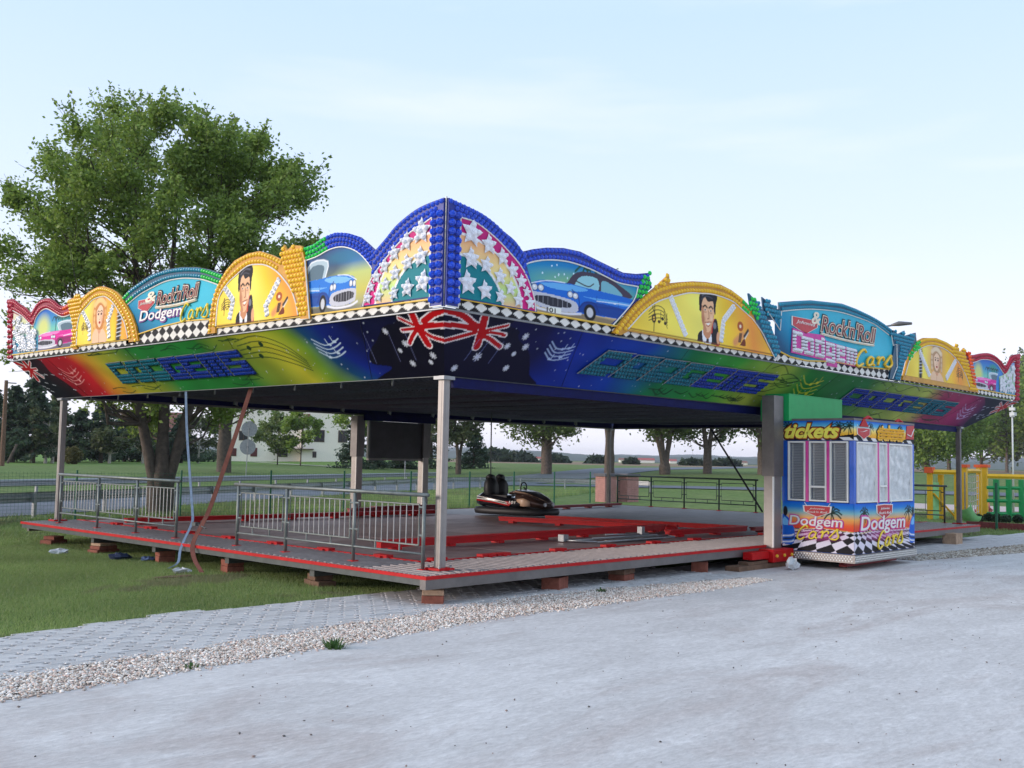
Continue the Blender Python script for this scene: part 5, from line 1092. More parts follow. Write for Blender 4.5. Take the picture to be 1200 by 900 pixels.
def window(fr,a0,a1,z0,z1,kind,frame=m_white,bars=()):
    s=1 if a1>a0 else -1; lo,hi=min(a0,a1),max(a0,a1)
    w_=boxp('x',(0,0,0),(1,1,1),frame,BT) if False else None
    mb=MB()
    for p in ([(lo,z0),(hi,z0),(hi,z0+.03),(lo,z0+.03)],[(lo,z1-.03),(hi,z1-.03),(hi,z1),(lo,z1)],[(lo,z0+.03),(lo+.03,z0+.03),(lo+.03,z1-.03),(lo,z1-.03)],[(hi-.03,z0+.03),(hi,z0+.03),(hi,z1-.03),(hi-.03,z1-.03)]): mb.prism(p,fr,-.03,.018)
    for zb in bars: mb.prism([(lo+.03,zb),(hi-.03,zb),(hi-.03,zb+.035),(lo+.03,zb+.035)],fr,-.02,.03)
    o=mb.build('window',frame,BT); P=[(lo+.03,z0+.03),(hi-.03,z0+.03),(hi-.03,z1-.03),(lo+.03,z1-.03)]
    if kind=='blind':
        sl_=MB()
        for z in np.arange(z0+.05,z1-.04,.032): sl_.prism([(lo+.035,z),(hi-.035,z),(hi-.035,z+.02),(lo+.035,z+.02)],fr,-.075,-.058)
        MB().prism(P,fr,-.105,-.1).build('shade',m_blk,o); sl_.build('blind_slats',m_blind,o,kind='stuff')
        for q in (.2,.8): MB().tube([fr(lo+(hi-lo)*q,z0+.05,-.05),fr(lo+(hi-lo)*q,z1-.05,-.05)],.004,4).build('blind_cord',m_white,o)
        MB().prism(P,fr,-.03,-.024).build('pane',mat('clear_pane',(.6,.65,.7),.03,vary=.01,spec=.8,alpha=.10),o)
    else:
        MB().prism(P,fr,-.075,-.07).build('blind',m_blind2,o)
        v=[];nx_,nz_=26,30
        for i in range(nx_):
            for j in range(nz_): a_=lo+.03+(hi-lo-.06)*i/(nx_-1); z=z0+.03+(z1-z0-.06)*j/(nz_-1); v.append(fr(a_,z,-.02+.008*math.sin(i*.9+math.sin(j*.3)*2)+.006*math.sin(j*.7+i*.2)))
        MB().add(v,[(i*nz_+j,(i+1)*nz_+j,(i+1)*nz_+j+1,i*nz_+j+1) for i in range(nx_-1) for j in range(nz_-1)]).build('plastic_film',m_plas,o,smooth=True)
    return o
m_blind2=mat('pale_blind',L(150,152,150),.7)
WZ0,WZ1=.90,2.09
window(FA_,-.66,-1.04,WZ0,WZ1,'blind'); window(FA_,-1.12,-1.49,WZ0,WZ1,'blind',bars=(1.17,)); window(FA_,-1.56,-1.94,WZ0,WZ1,'blind')
for a_ in (-1.08,-1.525): boxp('mullion',(BX0-.015,a_-.03,.885),(BX0+.03,a_+.03,2.095),m_pink,BT)
window(FB_,9.1,10.02,WZ0,WZ1,'film'); window(FB_,10.12,10.5,WZ0,WZ1,'film',bars=(1.2,)); window(FB_,10.6,11.78,WZ0,WZ1,'film')
for a_ in (10.07,10.55): boxp('mullion',(a_-.035,BY0-.015,.885),(a_+.035,BY0+.03,2.095),m_pink,BT)
boxp('mullion',(11.79,BY0-.012,.885),(11.88,BY0+.03,2.095),m_bblue,BT)
def palm(P,x,y,s,col=(25,50,40)):
    P.line([(x-.03*s,y-.5*s),(x,y)],col,.05*s)
    for a_ in (-2.9,-2.4,-1.3,-.4,.1,.7,1.3,1.9,2.6):
        P.line([(x,y),(x+.28*s*math.cos(a_),y+.24*s*math.sin(a_)+.06*s),(x+.5*s*math.cos(a_),y+.34*s*math.sin(a_)-.08*s)],col,.07*s)
def low_art(w_,bx,flip,pxs):
    def fn(P):
        P.grad(0,-.1,0,.88,[(0,(215,40,60)),(.42,(225,50,50)),(.56,(240,95,50)),(.68,(245,175,90)),(.8,(130,185,190)),(.9,(30,130,210)),(1,(20,95,205))])
        P.c*=(1+.06*rgbnoise(P.U*3,P.V*6,2))[...,None]
        for x in pxs: palm(P,x,.68,.42)
        # checkered dance floor
        fl=P.V<.34+.02*np.sin(P.U*2); t=np.clip((.36-P.V)/.46,0.02,1); s=.30*(.45+t); cx=w_*(.0 if flip else 1.0)
        k=np.floor((P.U-cx)/s+1.1*np.log(t+.12)*1.5)+np.floor((P.U-cx)/s-1.1*np.log(t+.12)*1.5)
        P.mix((fl&(k.astype(int)%2==0))*1.,(20,18,26)); P.mix((fl&(k.astype(int)%2!=0))*1.,(228,220,232)); P.ell(w_*.5,.24,w_*.3,.1,(205,70,160),.9,.5)
        P.line([(w_*.1,.30),(w_*.5,.37),(w_*.98,.33)],(225,190,120),.014)
        # blue saloon peeking in at the far edge
        x=0 if not flip else w_; d=1 if not flip else -1
        P.spoly([(x-d*.2,.05),(x-d*.2,.62),(x+d*.06,.6),(x+d*.22,.42),(x+d*.27,.2),(x+d*.2,.02)],(25,100,205)); P.spoly([(x,.5),(x+d*.05,.56),(x+d*.17,.42),(x+d*.02,.4)],(120,190,240))
        for v in (.06,.12,.18): P.line([(x,v),(x+d*.18,v+.015),(x+d*.24,v+.04)],(225,230,238) if v!=.12 else (40,50,70),.03)
        P.ell(x+d*.06,.68,.05,.1,(25,25,35))
    return fn
def top_art(w_,pxs):
    def fn(P):
        P.grad(0,2.1,0,2.5,[(0,(235,130,40)),(.35,(250,190,60)),(.55,(250,225,130)),(.75,(90,180,215)),(1,(15,90,200))])
        for x in pxs: palm(P,x,2.38,.3)
        m=P.V<2.2+.03*np.sin(P.U*5); P.mix(m*1.,(22,20,26)); s=.22; k=np.floor((P.U+(P.V-2.1)*1.6)/s).astype(int)%2; P.mix(((P.V<2.17)&(k==0))*1.,(232,228,224))
    return fn
wA=BY1-BY0
p1=sheet('painted_panel',FA_,(BY0+.0,BY1-.02),[(-3,.885),(0,.885)],[(-3,-.09),(0,-.09)],low_art(wA,0,False,(1.05,)),BT,.009,-1,.004)
p2=sheet('painted_panel',FB_,(BX0,BX1),[(0,.885),(20,.885)],[(0,-.09),(20,-.09)],low_art(2.9,0,True,(.45,2.6)),BT,.009,1,.004)
p3=sheet('painted_panel',FA_,(BY0,BY1-.02),[(-3,2.5),(0,2.5)],[(-3,2.11),(0,2.11)],top_art(wA,(.1,1.2,1.42)),BT,.008,-1,.004)
p4=sheet('painted_panel',FB_,(BX0,BX1),[(0,2.5),(20,2.5)],[(0,2.11),(20,2.11)],top_art(2.9,(.75,2.2)),BT,.008,1,.004)
def word(t,fr,a,b,w_,h_,dr,parent,cols,sh=.2,slope=0,d=.008,offs=(.05,.02,0)):
    ob=parent
    for k,(m,of) in enumerate(zip(cols,offs)):
        mb=MB(); g=of*h_*1.1; put_text(mb,t,fr,a-dr*g,b-g,w_+2*g,h_+2*g,dr,d+k*.008,.006,sh,of,slope); o=mb.build('lettering',m,ob)
        if k==0: ob=o
    return ob
m_ylt=mat('yellow_letter',L(250,232,90),.4); m_orl=mat('orange_letter_shadow',L(190,80,30),.5)
word('tickets',FA_,-.62,2.17,1.12,.25,-1,p3,(m_black,m_orl,m_ylt),.3,0,.008,(.09,.06,.035))
m_ycap=mat('amber_cap',L(245,185,30),.25)
o=word('tickets',FB_,10.05,2.16,1.25,.27,1,p4,(m_black,m_ycap),.2,0,.008,(.07,.04)); fbm=MB()
for x in np.arange(10.08,11.3,.062):
    for z in (2.19,2.25,2.31,2.37): dome(fbm,FB_,x+(z-2.2)*.2,z,.026,.022,1.2)
fbm.build('bulb_caps',m_ycap,o,kind='stuff')
def shield(fr,a,b,w_,h_,dr,parent,words,d=.01):
    pl=[(0,1),(.5,1.05),(1,1),(.97,.45),(.5,0),(.03,.45)]; P_=lambda k:[(a+dr*(.5+(x-.5)*k)*w_,b+(.5+(y-.5)*k)*h_) for x,y in pl]
    o=MB().prism(P_(1.12),fr,d,d+.006).build('badge_rim',m_white,parent); MB().prism(P_(1.0),fr,d+.007,d+.012).build('badge_face',m_drd,o)
    for k,t in enumerate(words):
        mb=MB(); put_text(mb,t,fr,a+dr*w_*(.2 if k==0 else .1),b+h_*(.66-.3*k),w_*(.6 if k==0 else .8),h_*.2,dr,d+.013,.005,.35); mb.build('badge_lettering',m_white,o)
    for x in (.1,.9): MB().tube([fr(a+dr*w_*x,b+h_,d),fr(a+dr*w_*(x+(x-.5)*.25),b+h_*1.35,d)],.008,4).build('hanger',m_white,o)
    return o
shield(FA_,-1.02,.6,.55,.2,-1,p1,('Johnnies',"Rock'n Roll")); shield(FB_,10.0,.56,.72,.27,1,p2,('Johnnies',"Rock'n Roll"))
word('Dodgem',FA_,-.70,.36,1.12,.24,-1,p1,(m_mag,m_white),.12,0,.009,(.05,.012)); word('Dodgem',FB_,9.25,.28,2.1,.34,1,p2,(m_mag,m_white),.12,.0,.009,(.05,.012))
script('Cars',FA_,-.86,.14,.95,.26,-1,.025,.017,m_neon,p1,.05); script('Cars',FB_,10.0,-.02,1.3,.32,1,.025,.02,m_neon,p2,.06)
# small emblem badge on the upper front corner, red roofs of the sign tops, corner car picture
o=shield(FB_,9.12,2.15,.55,.2,1,p4,('J',)); MB().prism([(9.2,2.39),(9.4,2.56),(9.6,2.39)],FB_,.01,.03).build('red_gable',m_redp,o)
MB().prism([(11.45,2.2),(11.85,2.2),(11.88,2.5),(11.5,2.48)],FB_,.01,.02).build('red_picture',m_drd,p4); MB().tube([FB_(11.5,2.3,.025),FB_(11.7,2.26,.025),FB_(11.86,2.42,.025)],.012,5).build('chrome_swoosh',m_white,p4)
for x in (9.7,11.2): 
    o=MB().tube([(x,BY0+.1,2.545),(x+.16,BY0+.1,2.60),(x+.34,BY0+.1,2.545)],.035,6).build('roof_ornament',m_redp,BT)
# aluminium checker-plate skirt
sk=boxp('skirt',(BX0-.03,BY0-.03,BZ0),(BX1+.02,BY1,-.105),m_alu,BT); sd=MB()
for r_,z in enumerate((-.14,-.18,-.22)):
    for y in np.arange(BY0+.03,BY1-.02,.062): dome(sd,Frame((BX0-.03,0,0),(0,1,0),(0,0,1),(-1,0,0)),y+(.03 if r_%2 else 0),z,.017,0,.8)
    for x in np.arange(BX0,BX1,.062): dome(sd,Frame((0,BY0-.03,0),(1,0,0),(0,0,1),(0,-1,0)),x+(.03 if r_%2 else 0),z,.017,0,.8)
sd.build('skirt_studs',m_white,sk,kind='stuff')
boxp('chassis_rail',(BX0+.4,BY0+.35,-.38),(BX1-.1,BY0+.5,BZ0-.002),m_redd,BT); boxp('chassis_rail',(BX0+.3,BY1-.3,-.38),(BX1-.1,BY1-.15,BZ0-.002),m_dkst,BT)
for x in (BX0+.6,BX1-.5): MB().tube([(x,BY0+.42,G0),(x,BY0+.42,-.37)],.04,8).build('jack_leg',m_dkst,BT)
# =================================================================== BUMPER CAR
BC=thing('bumper_car','black and bronze two-seat bumper car with a tall rear pole parked on the track','bumper car',loc=(11.25,8.9,.02))
BC.rotation_euler=(0,0,math.radians(-80)); BC.scale=(1.08,1.05,1.08)
def loft(secs,m,name,parent,smooth=True,closed=True):
    """secs: list of (x, [(y,z)...]) rings"""
    v=[];n=len(secs[0][1])
    for x,r_ in secs: v+= [(x,y,z) for y,z in r_]
    f=[(i*n+j,i*n+(j+1)%n,(i+1)*n+(j+1)%n,(i+1)*n+j) for i in range(len(secs)-1) for j in range(n)]+[tuple(range(n))[::-1],tuple((len(secs)-1)*n+j for j in range(n))]
    return MB().add(v,f).build(name,m,parent,smooth=smooth)
def rr(cx,cz,wy,hz,n=16,p=3.0):
    o=[]
    for k in range(n):
        a_=2*math.pi*k/n; c,s=math.cos(a_),math.sin(a_); o.append((cx+wy*abs(c)**(2/p)*(1 if c>=0 else -1),cz+hz*abs(s)**(2/p)*(1 if s>=0 else -1)))
    return o
# rubber ring
ring=[]; N=40
for k in range(N):
    a_=2*math.pi*k/N; c,s=math.cos(a_),math.sin(a_); ring.append((1.02*abs(c)**.55*(1 if c>=0 else -1),.58*abs(s)**.6*(1 if s>=0 else -1)))
mb=MB(); prof=[(0,.05),(.09,.06),(.12,.14),(.09,.22),(0,.23),(-.1,.2),(-.1,.08)]; v=[]
for x,y in ring:
    d=np.hypot(x,y)
    for o_,z in prof: v.append((x*(1+o_/d),y*(1+o_/d),z))
k_=len(prof); mb.add(v,[(i*k_+j,((i+1)%N)*k_+j,((i+1)%N)*k_+(j+1)%k_,i*k_+(j+1)%k_) for i in range(N) for j in range(k_)]); mb.build('rubber_bumper',m_blk,BC,smooth=True)
m_cblk=mat('gloss_black',(.012,.012,.016),.2,coat=.6); m_brz=mat('bronze_lacquer',(.085,.045,.035),.3,.4,coat=.5); m_cream2=mat('cream_decal',L(205,170,140),.35)
loft([(-.98,rr(0,.40,.44,.16)),(-.8,rr(0,.42,.50,.22)),(-.3,rr(0,.38,.52,.18)),(.2,rr(0,.34,.52,.14)),(.45,rr(0,.34,.5,.15))],m_cblk,'rear_body',BC)
loft([(.22,rr(0,.42,.46,.2)),(.5,rr(0,.42,.48,.19)),(.75,rr(0,.37,.44,.15)),(.96,rr(0,.31,.32,.09))],m_brz,'bonnet',BC)
loft([(.02,rr(0,.60,.42,.05)),(.2,rr(0,.64,.43,.06)),(.5,rr(0,.59,.40,.05)),(.8,rr(0,.47,.32,.04)),(.98,rr(0,.36,.2,.03))],m_brz,'nose_cowl',BC)
for s in (-1,1):
    # seats
    so2=loft([(-.76,rr(s*.235,.68,.20,.28,12,2.6)),(-.66,rr(s*.235,.70,.22,.31,12,2.6)),(-.54,rr(s*.235,.64,.2,.26,12,2.6))],m_blk,'seat_back',BC)
    loft([(-.6,rr(s*.235,.98,.10,.07,12)),(-.7,rr(s*.235,1.0,.11,.075,12)),(-.78,rr(s*.235,.97,.09,.06,12))],m_blk,'headrest',so2)
    boxp('seat_cushion',(-.56,s*.235-.19,.44),(-.05,s*.235+.19,.54),m_blk,BC)
    for k,(z0_,z1_,m) in enumerate(((.50,.36,m_white),(.44,.32,m_white),(.40,.29,m_redp))):
        MB().tube([(-.92,s*.51,z0_),(-.4,s*.535,(z0_+z1_)/2+.01),(.05,s*.53,z1_)],.010 if m is m_white else .016,5).build('side_stripe',m,BC)
    loft([(.3,rr(s*.47,.38,.022,.085,10,2)),(.5,rr(s*.485,.38,.026,.11,10,2)),(.68,rr(s*.445,.35,.022,.07,10,2))],m_cream2,'side_panel',BC)
    MB().add([(-.02,s*.535,.40),(.2,s*.535,.37),(.08,s*.535,.27),(-.02,s*.535,.40+.001)],[(0,1,2)]).build('chevron_decal',m_redp,BC)
    MB().tube([(.96,s*.2,.33),(1.0,s*.2,.33)],.05,10).build('headlight',m_clear,BC)
MB().tube([(.06+.0,.24+.15*math.cos(a_),.74+.13*math.sin(a_)) for a_ in np.linspace(0,2*math.pi,17)],.017,6).build('steering_wheel',m_blk,BC,smooth=True)
MB().tube([(.22,.24,.64),(.06,.24,.74)],.02,6).build('steering_column',m_blk,BC)
MB().tube([(.2,-.42,.66),(.5,-.38,.61),(.85,-.22,.47),(.97,-.05,.38)],.015,6).build('cowl_trim',m_cream2,BC)
MB().tube([(-.82,0,.45),(-.84,0,1.4),(-.85,0,2.92)],.017,8).build('contact_pole',m_dkst,BC)
put=MB(); put_text(put,'101',Frame((.12,-.545,.0),(1,0,0),(0,0,1),(0,-1,0)),-.02,.34,.2,.07,1,0,.004,.2,.02); put.build('side_number',m_white,BC)
# =================================================================== LITTER AND SMALL THINGS
def crumple(name,label,cat,loc,r_,m,flat=.5,seed=1):
    rg=np.random.default_rng(seed); v=[];n1,n2=7,10
    for i in range(n1):
        for j in range(n2):
            th=math.pi*i/(n1-1)*.98+.01; ph=2*math.pi*j/n2; q=r_*(1+rg.uniform(-.35,.35)); v.append((q*math.sin(th)*math.cos(ph)*1.3,q*math.sin(th)*math.sin(ph)*.8,max(0,q*flat*(math.cos(th)+.8))))
    o=MB().add(v,[(i*n2+j,(i+1)*n2+j,(i+1)*n2+(j+1)%n2,i*n2+(j+1)%n2) for i in range(n1-1) for j in range(n2)]).build(name,m); o.location=loc; tag(o,label,cat); return o
m_wp=mat('white_plastic',L(205,208,210),.4); m_bcl=mat('blue_cloth',L(38,50,80),.8,vary=.4)
crumple('plastic_bag','small crumpled white plastic bag on the grass below the far left corner','litter',(-1.2,9.7,G0-.02),.13,m_wp,.4,1)
crumple('blue_rag','dark blue crumpled rag on the grass by the second pier','rag',(-.75,8.05,G0-.02),.17,m_bcl,.4,2)
crumple('blue_rag','smaller blue and grey rag lying just right of the larger blue one','rag',(-.45,7.55,G0-.02),.11,mat('grey_blue_cloth',L(90,110,150),.8,vary=.4),.4,3)
crumple('field_stone','rounded pale stone on the grass between the first and second brick piers','stone',(.1,7.9,G0-.02),.1,mat('pale_stone',L(165,155,135),.9),.9,4)
crumple('plastic_wrapper','clear crumpled wrapper on the grass at the foot of the brown strap','litter',(-1.0,5.35,G0-.02),.13,m_wp,.35,5)
crumple('plastic_bottle_bag','transparent crumpled plastic bag under the red mast foot','litter',(8.25,-1.15,G0+.02),.13,m_wp,.8,6)
crumple('weed_tuft','small green weed growing at the edge of the gravel','weed',(-3.37,-2.0,G0+.01),.01,m_vleaf,.4,7) if False else None
def weed(name,label,x,y,n,h,z=G0+.01):
    V=[];Fc=[];cc=[]
    for k in range(n):
        a_=random.uniform(0,6.28); r_=random.uniform(.0,.1); h_=h*random.uniform(.5,1.2); b0=np.array([x+r_*math.cos(a_),y+r_*math.sin(a_),z]); t_=b0+np.array([math.cos(a_)*h_*.7,math.sin(a_)*h_*.7,h_]); s_=np.array([-math.sin(a_),math.cos(a_),0])*.012
        i=len(V); V+=[b0-s_,b0+s_,t_+s_*.6,t_-s_*.3]; Fc.append((i,i+1,i+2,i+3)); cc+=[(.06,.13,.03)]*4
    o=fastmesh(name,np.array(V),np.array(Fc),np.array(cc)*np.random.default_rng(1).uniform(.7,1.3,(len(cc),1)),m_vleaf); tag(o,label,'weed')
weed('weed_tuft','small green weed growing in the gravel edge in the left foreground',-3.37,-2.02,60,.09); weed('weed_tuft','thin green weed tuft in the gravel near the middle of the strip',2.6,-.9,40,.05); weed('weed_tuft','weed clump at the lower gravel edge left of the middle',-5.0,-1.95,22,.04)
t=tag(MB().add([(-.35,-.08,0),(.3,-.12,0),(.38,.02,0),(.1,.12,0),(-.3,.06,0),(-.35,-.08,.03),(.3,-.12,.03),(.38,.02,.03),(.1,.12,.03),(-.3,.06,.03)],[(5,6,7,8,9),(0,1,6,5),(1,2,7,6),(2,3,8,7),(3,4,9,8),(4,0,5,9)]).build('flat_board',m_wood),'flat reddish board lying in the grass beside the brown strap','board'); t.location=(-1.48,4.84,G0-.02)
bj=thing('bottle_jack','small grey jack standing under the red mast foot','jack',loc=(8.55,-.95,G0+.105)); MB().tube([(0,0,0),(0,0,.06)],.05,8).build('jack_body',m_dkst,bj); MB().tube([(0,0,.06),(0,0,.1)],.025,8).build('jack_ram',m_galv,bj)
# =================================================================== FENCE BEHIND THE DECK
fn=thing('mesh_fence','green wire mesh fence with slim posts on the verge behind the deck','fence')
px_=[-3.4,-.2,3.0,6.3,9.6,12.7,15.9,19.1,22.3,25.6,28.9]; fy=lambda x:np.interp(x,[-4,19,29],[18.25,18.7,20.4])
fpm=None
for x in px_:
    z0=gz(x,fy(x))
    if fpm is None: o=MB().tube([(0,0,-.05),(0,0,1.5)],.032,8).build('fence_post',m_gpost,fn); fpm=o.data
    else: o=link('fence_post',fpm,m_gpost,fn)
    o.location=(x,fy(x),z0)
for x0,x1 in zip(px_[:-1],px_[1:]):
    mb=MB(); y0,y1=fy(x0),fy(x1)
    for k in range(1,32): t=k/32; mb.tube([(x0+(x1-x0)*t,y0+(y1-y0)*t,G0+.05),(x0+(x1-x0)*t,y0+(y1-y0)*t,G0+1.42)],.0028,3,cap=False)
    for z in np.arange(.08,1.45,.1): mb.tube([(x0,y0,G0+z),(x1,y1,G0+z)],.003,3,cap=False)
    mb.build('wire_mesh',m_gpost,fn,kind='stuff')
MB().tube([(-.2,fy(-.2),G0+1.1),(-1.2,17.6,G0)],.025,6).build('brace',m_gpost,fn)
# gate pillars
for k,(px,lab) in enumerate(((710,'pinkish brick gate pillar beside the far corner post, left of the pair'),(736,'pinkish brick gate pillar, right of the pair by the back barrier'))):
    P=onplane(px,588,2,G0); t=thing('gate_pillar',lab,'pillar',loc=(P[0],P[1],G0))
    pm=mat('pink_pillar_brick',L(176,128,120),.9,vary=.15)
    for r_ in range(12):
        for c in range(3): boxp('brick',(-.48+c*.32+.006,-.3,r_*.105),(-.48+(c+1)*.32-.006,.3,r_*.105+.098),pm,t)
    boxp('capstone',(-.54,-.36,1.26),(.54,.36,1.40),mat('grey_capstone',L(95,92,96),.8),t)
# =================================================================== TREES
def leaves(P,size,cols,rg,flat=.55):
    n=len(P); d=rg.normal(0,1,(n,3)); d/=np.linalg.norm(d,axis=1)[:,None]; a_=rg.normal(0,1,(n,3)); a_[:,2]*=flat; a_-=d*(a_*d).sum(1)[:,None]; a_/=np.linalg.norm(a_,axis=1)[:,None]+1e-9; b_=np.cross(d,a_)
    s=size*rg.uniform(.6,1.3,(n,1)); V=np.stack([P-a_*s,P-b_*s*.55+d*s*.1,P+a_*s,P+b_*s*.55+d*s*.1],1)
    w_=rg.dirichlet((2,)*len(cols),n); cc=w_@np.array(cols)*rg.uniform(.75,1.25,(n,1))
    return V.reshape(-1,3),np.arange(4*n).reshape(n,4),np.repeat(cc,4,0)
GRN=[(.21,.32,.05),(.32,.42,.08),(.13,.21,.05)]; YG=[(.14,.20,.05),(.2,.25,.07),(.09,.14,.04)]; DK=[(.045,.085,.045),(.07,.11,.055),(.03,.055,.036)]; OL=[(.11,.14,.055),(.16,.18,.08),(.08,.11,.045)]
def branchy(mb,p,q,r0,r1,rg,wob=.12,n=5):
    p,q=np.array(p),np.array(q); L_=np.linalg.norm(q-p); pts=[p+(q-p)*t+rg.normal(0,wob*L_*.12,3)*math.sin(math.pi*t)+np.array([0,0,-.08*L_])*math.sin(math.pi*t) for t in np.linspace(0,1,n)]
    mb.tube(pts,np.linspace(r0,r1,n),6,cap=False); return pts
def tree(name,label,base,H,rad,z0,nclump,nl,size,cols,tr,stems,seed,group=None,bark=None,lean=(0,0),crad=.75,shape=None,scatter=.25):
    """broadleaf tree: crown between z0 and H above the base, ellipsoid of radius rad; stems = [(dx,dy,fork height)]"""
    rg=np.random.default_rng(seed); t=thing(name,label,'tree',group,loc=base); mb=MB(); bark=bark or m_bark
    cz=(H+z0)/2; hz=(H-z0)/2; cl=[]
    while len(cl)<nclump:
        u=rg.normal(0,1,3); u/=np.linalg.norm(u); r_=rg.uniform(.25,1)**.45
        c=np.array([u[0]*rad*r_,u[1]*rad*r_,cz+u[2]*hz*r_]); 
        k=(c[2]-z0)/(H-z0); wmax=rad*(shape(k) if shape else 1)
        if np.hypot(c[0],c[1])<wmax: cl.append(c+np.array([lean[0]*k,lean[1]*k,0]))
    cl=np.array(cl); tops=[]
    for sx,sy,fh in stems:
        b0=np.array([0,0,-.1]); f1=np.array([sx*.25,sy*.25,fh]); top=np.array([sx+lean[0]*.5,sy+lean[1]*.5,z0+(H-z0)*.45]); t2=np.array([sx*1.3+lean[0],sy*1.3+lean[1],H*.93])
        k=1/math.sqrt(len(stems)); 
        pts=[b0,b0*.5+f1*.5,f1,f1*.45+top*.55+np.array([sx*.25,sy*.25,0]),top,t2]
        rad_=[tr*1.25,tr*1.02,tr*(k if len(stems)>1 else .92),tr*k*.75,tr*k*.5,tr*.06]
        if len(stems)>1: pts=pts; 
        pp=smooth_line(pts,4); rr_=np.interp(np.linspace(0,1,len(pp)),np.linspace(0,1,6),rad_); rr_=rr_*(1+rg.normal(0,.04,len(pp))); mb.tube(pp,rr_,10,cap=False); tops.append((pp,rr_))
    for c in cl:
        pp,rr_=tops[int(np.argmin([np.hypot(*(c[:2]-p_[len(p_)//2][:2])) for p_,_ in tops]))]
        zz=c[2]-.35*np.hypot(c[0],c[1])-.6; i=int(np.argmin(abs(pp[:,2]-max(zz,z0*.75)))); r_=min(rr_[i]*.55,.04+.012*np.linalg.norm(c-pp[i])); q=branchy(mb,pp[i],c,max(r_,.012),.006,rg,.5)
        for _ in range(3):
            e_=c+rg.normal(0,1,3)*crad*.6; branchy(mb,q[3],e_,max(r_*.3,.006),.004,rg,.5,3)
    idx=rg.integers(0,len(cl),nl); cs=crad*rg.uniform(.6,1.25,len(cl)); g=rg.normal(0,1,(nl,3)); g/=np.linalg.norm(g,axis=1)[:,None]; P=cl[idx]+g*(rg.random((nl,1))**.5)*cs[idx][:,None]*np.array([1,1,.75])
    k=int(nl*scatter); P[:k]+=rg.normal(0,crad*.35,(k,3))
    # leafy twigs reaching past the clumps, for a broken outline
    m=nl//7 if nl>50000 else nl//60; ii=rg.integers(0,len(cl),m//24+1); tw=[]
    for i in ii:
        o=cl[i]-np.array([0,0,cz]); o=o/(np.linalg.norm(o)+1e-6)+rg.normal(0,.35,3)+np.array([0,0,.3]); o/=np.linalg.norm(o); st=cl[i]+o*cs[i]*.3; Lt=cs[i]*rg.uniform(.9,1.5)
        mb.tube([cl[i],st+o*Lt*.5,st+o*Lt],[.012,.008,.004],3,cap=False)
        for s in range(24): q=s/24; tw.append(st+o*Lt*q+rg.normal(0,.10*(1.2-q),3))
    mb.build('trunk',bark,t,smooth=True)
    P=np.concatenate([P,np.array(tw)]) if len(tw) else P
    V,Fc,cc=leaves(P,size,cols,rg); fastmesh('crown',V,Fc,cc,m_vleaf,t,'stuff'); return t
def conifer(label,base,H,rad,seed,cols=DK,nl=5000,size=.3,bare=.15,group='dark conifers along the left',open_=.3):
    rg=np.random.default_rng(seed); t=thing('conifer_tree',label,'tree',group,loc=base); mb=MB(); mb.tube([(0,0,-.2),(.05*H*rg.normal()*.2,0,H*.5),(0,0,H)],[.16+.012*H,.11,.02],7,cap=False)
    P=[]; nt_=int(H*2.6)
    for k in range(nt_):
        z=H*(bare+(1-bare)*(k+.5)/nt_); r_=rad*(1-(z/H-bare)/(1-bare))**.75*rg.uniform(.6,1.15)+.15
        nb=rg.integers(4,7)
        for b in range(nb):
            a_=rg.uniform(0,6.28); e_=np.array([math.cos(a_)*r_,math.sin(a_)*r_,z-.12*r_+rg.uniform(-.2,.2)]); mb.tube([(0,0,z),tuple(e_)],[.03,.01],4,cap=False)
            m=max(4,int(nl/(nt_*nb))); tt=rg.random(m)**.6; q=np.array([0,0,z])+(e_-np.array([0,0,z]))*tt[:,None]+rg.normal(0,1,(m,3))*np.array([.22,.22,.10])*(.5+.5*r_/rad)*1.3; P.append(q)
    mb.build('trunk',m_bark,t); V,Fc,cc=leaves(np.concatenate(P),size,cols,rg,.3); fastmesh('crown',V,Fc,cc,m_vleaf,t,'stuff'); return t
def B(px,py): P,d=at(px,py); return tuple(P),F/d
# the big maple behind the deck
bm=onplane(187,604,2,G0); bm=(float(bm[0]),float(bm[1]),G0)
shp=lambda k:float(np.interp(k,[0,.12,.35,.6,.8,.92,1],[.8,1,1,.97,.82,.6,.25]))
tree('maple_tree','large leafy maple with a forked trunk towering behind the left half of the canopy','' or bm,13.5,5.2,2.9,200,118000,.072,GRN,.31,[(-1.0,.5,1.3),(1.0,-.4,1.3),(.1,.2,2.6)],11,crad=.66,scatter=.35,shape=shp,lean=(.1,-.1))
def T(lab,px,py,ytop,wpx,tr,stems,seed,cols=GRN,z0=.28,nl=9000,name='broadleaf_tree',group=None,size=None,ncl=40,bark=None,crad=None,scatter=.25):
    base,k=B(px,py); H=(py-ytop)/k; rad=wpx/2/k
    return tree(name,lab,base,H,rad,H*z0,ncl,nl,size or max(.12,2.1/k),cols,tr*.72,stems,seed,group,bark,crad=crad or rad*.32,scatter=scatter)
T('thick-trunked tree on the far lawn left of the round signs',262,553,395,150,.62,[(-.8,0,3.5),(.9,.2,3.5)],21,YG,.42,11000)
T('small thin fresh-leaved tree standing before the pale house',325,545,484,66,.09,[(0,0,1.5)],22,YG,.25,4200,'young_tree',ncl=24)
T('leafy young tree in front of the pale house wall, right of the smaller one',352,546,480,40,.10,[(.2,0,1.6)],33,GRN,.3,2600,'young_tree',ncl=22)
T('broadleaf tree whose branches hang over the right end of the pale house',421,549,272,96,.35,[(.3,0,3),(-.4,.2,4)],23,GRN,.14,15000)
T('dark-stemmed tree with sparse crown right of the near corner post',537,556,440,70,.33,[(-.6,0,2.2),(.7,0,2)],24,OL,.3,9000)
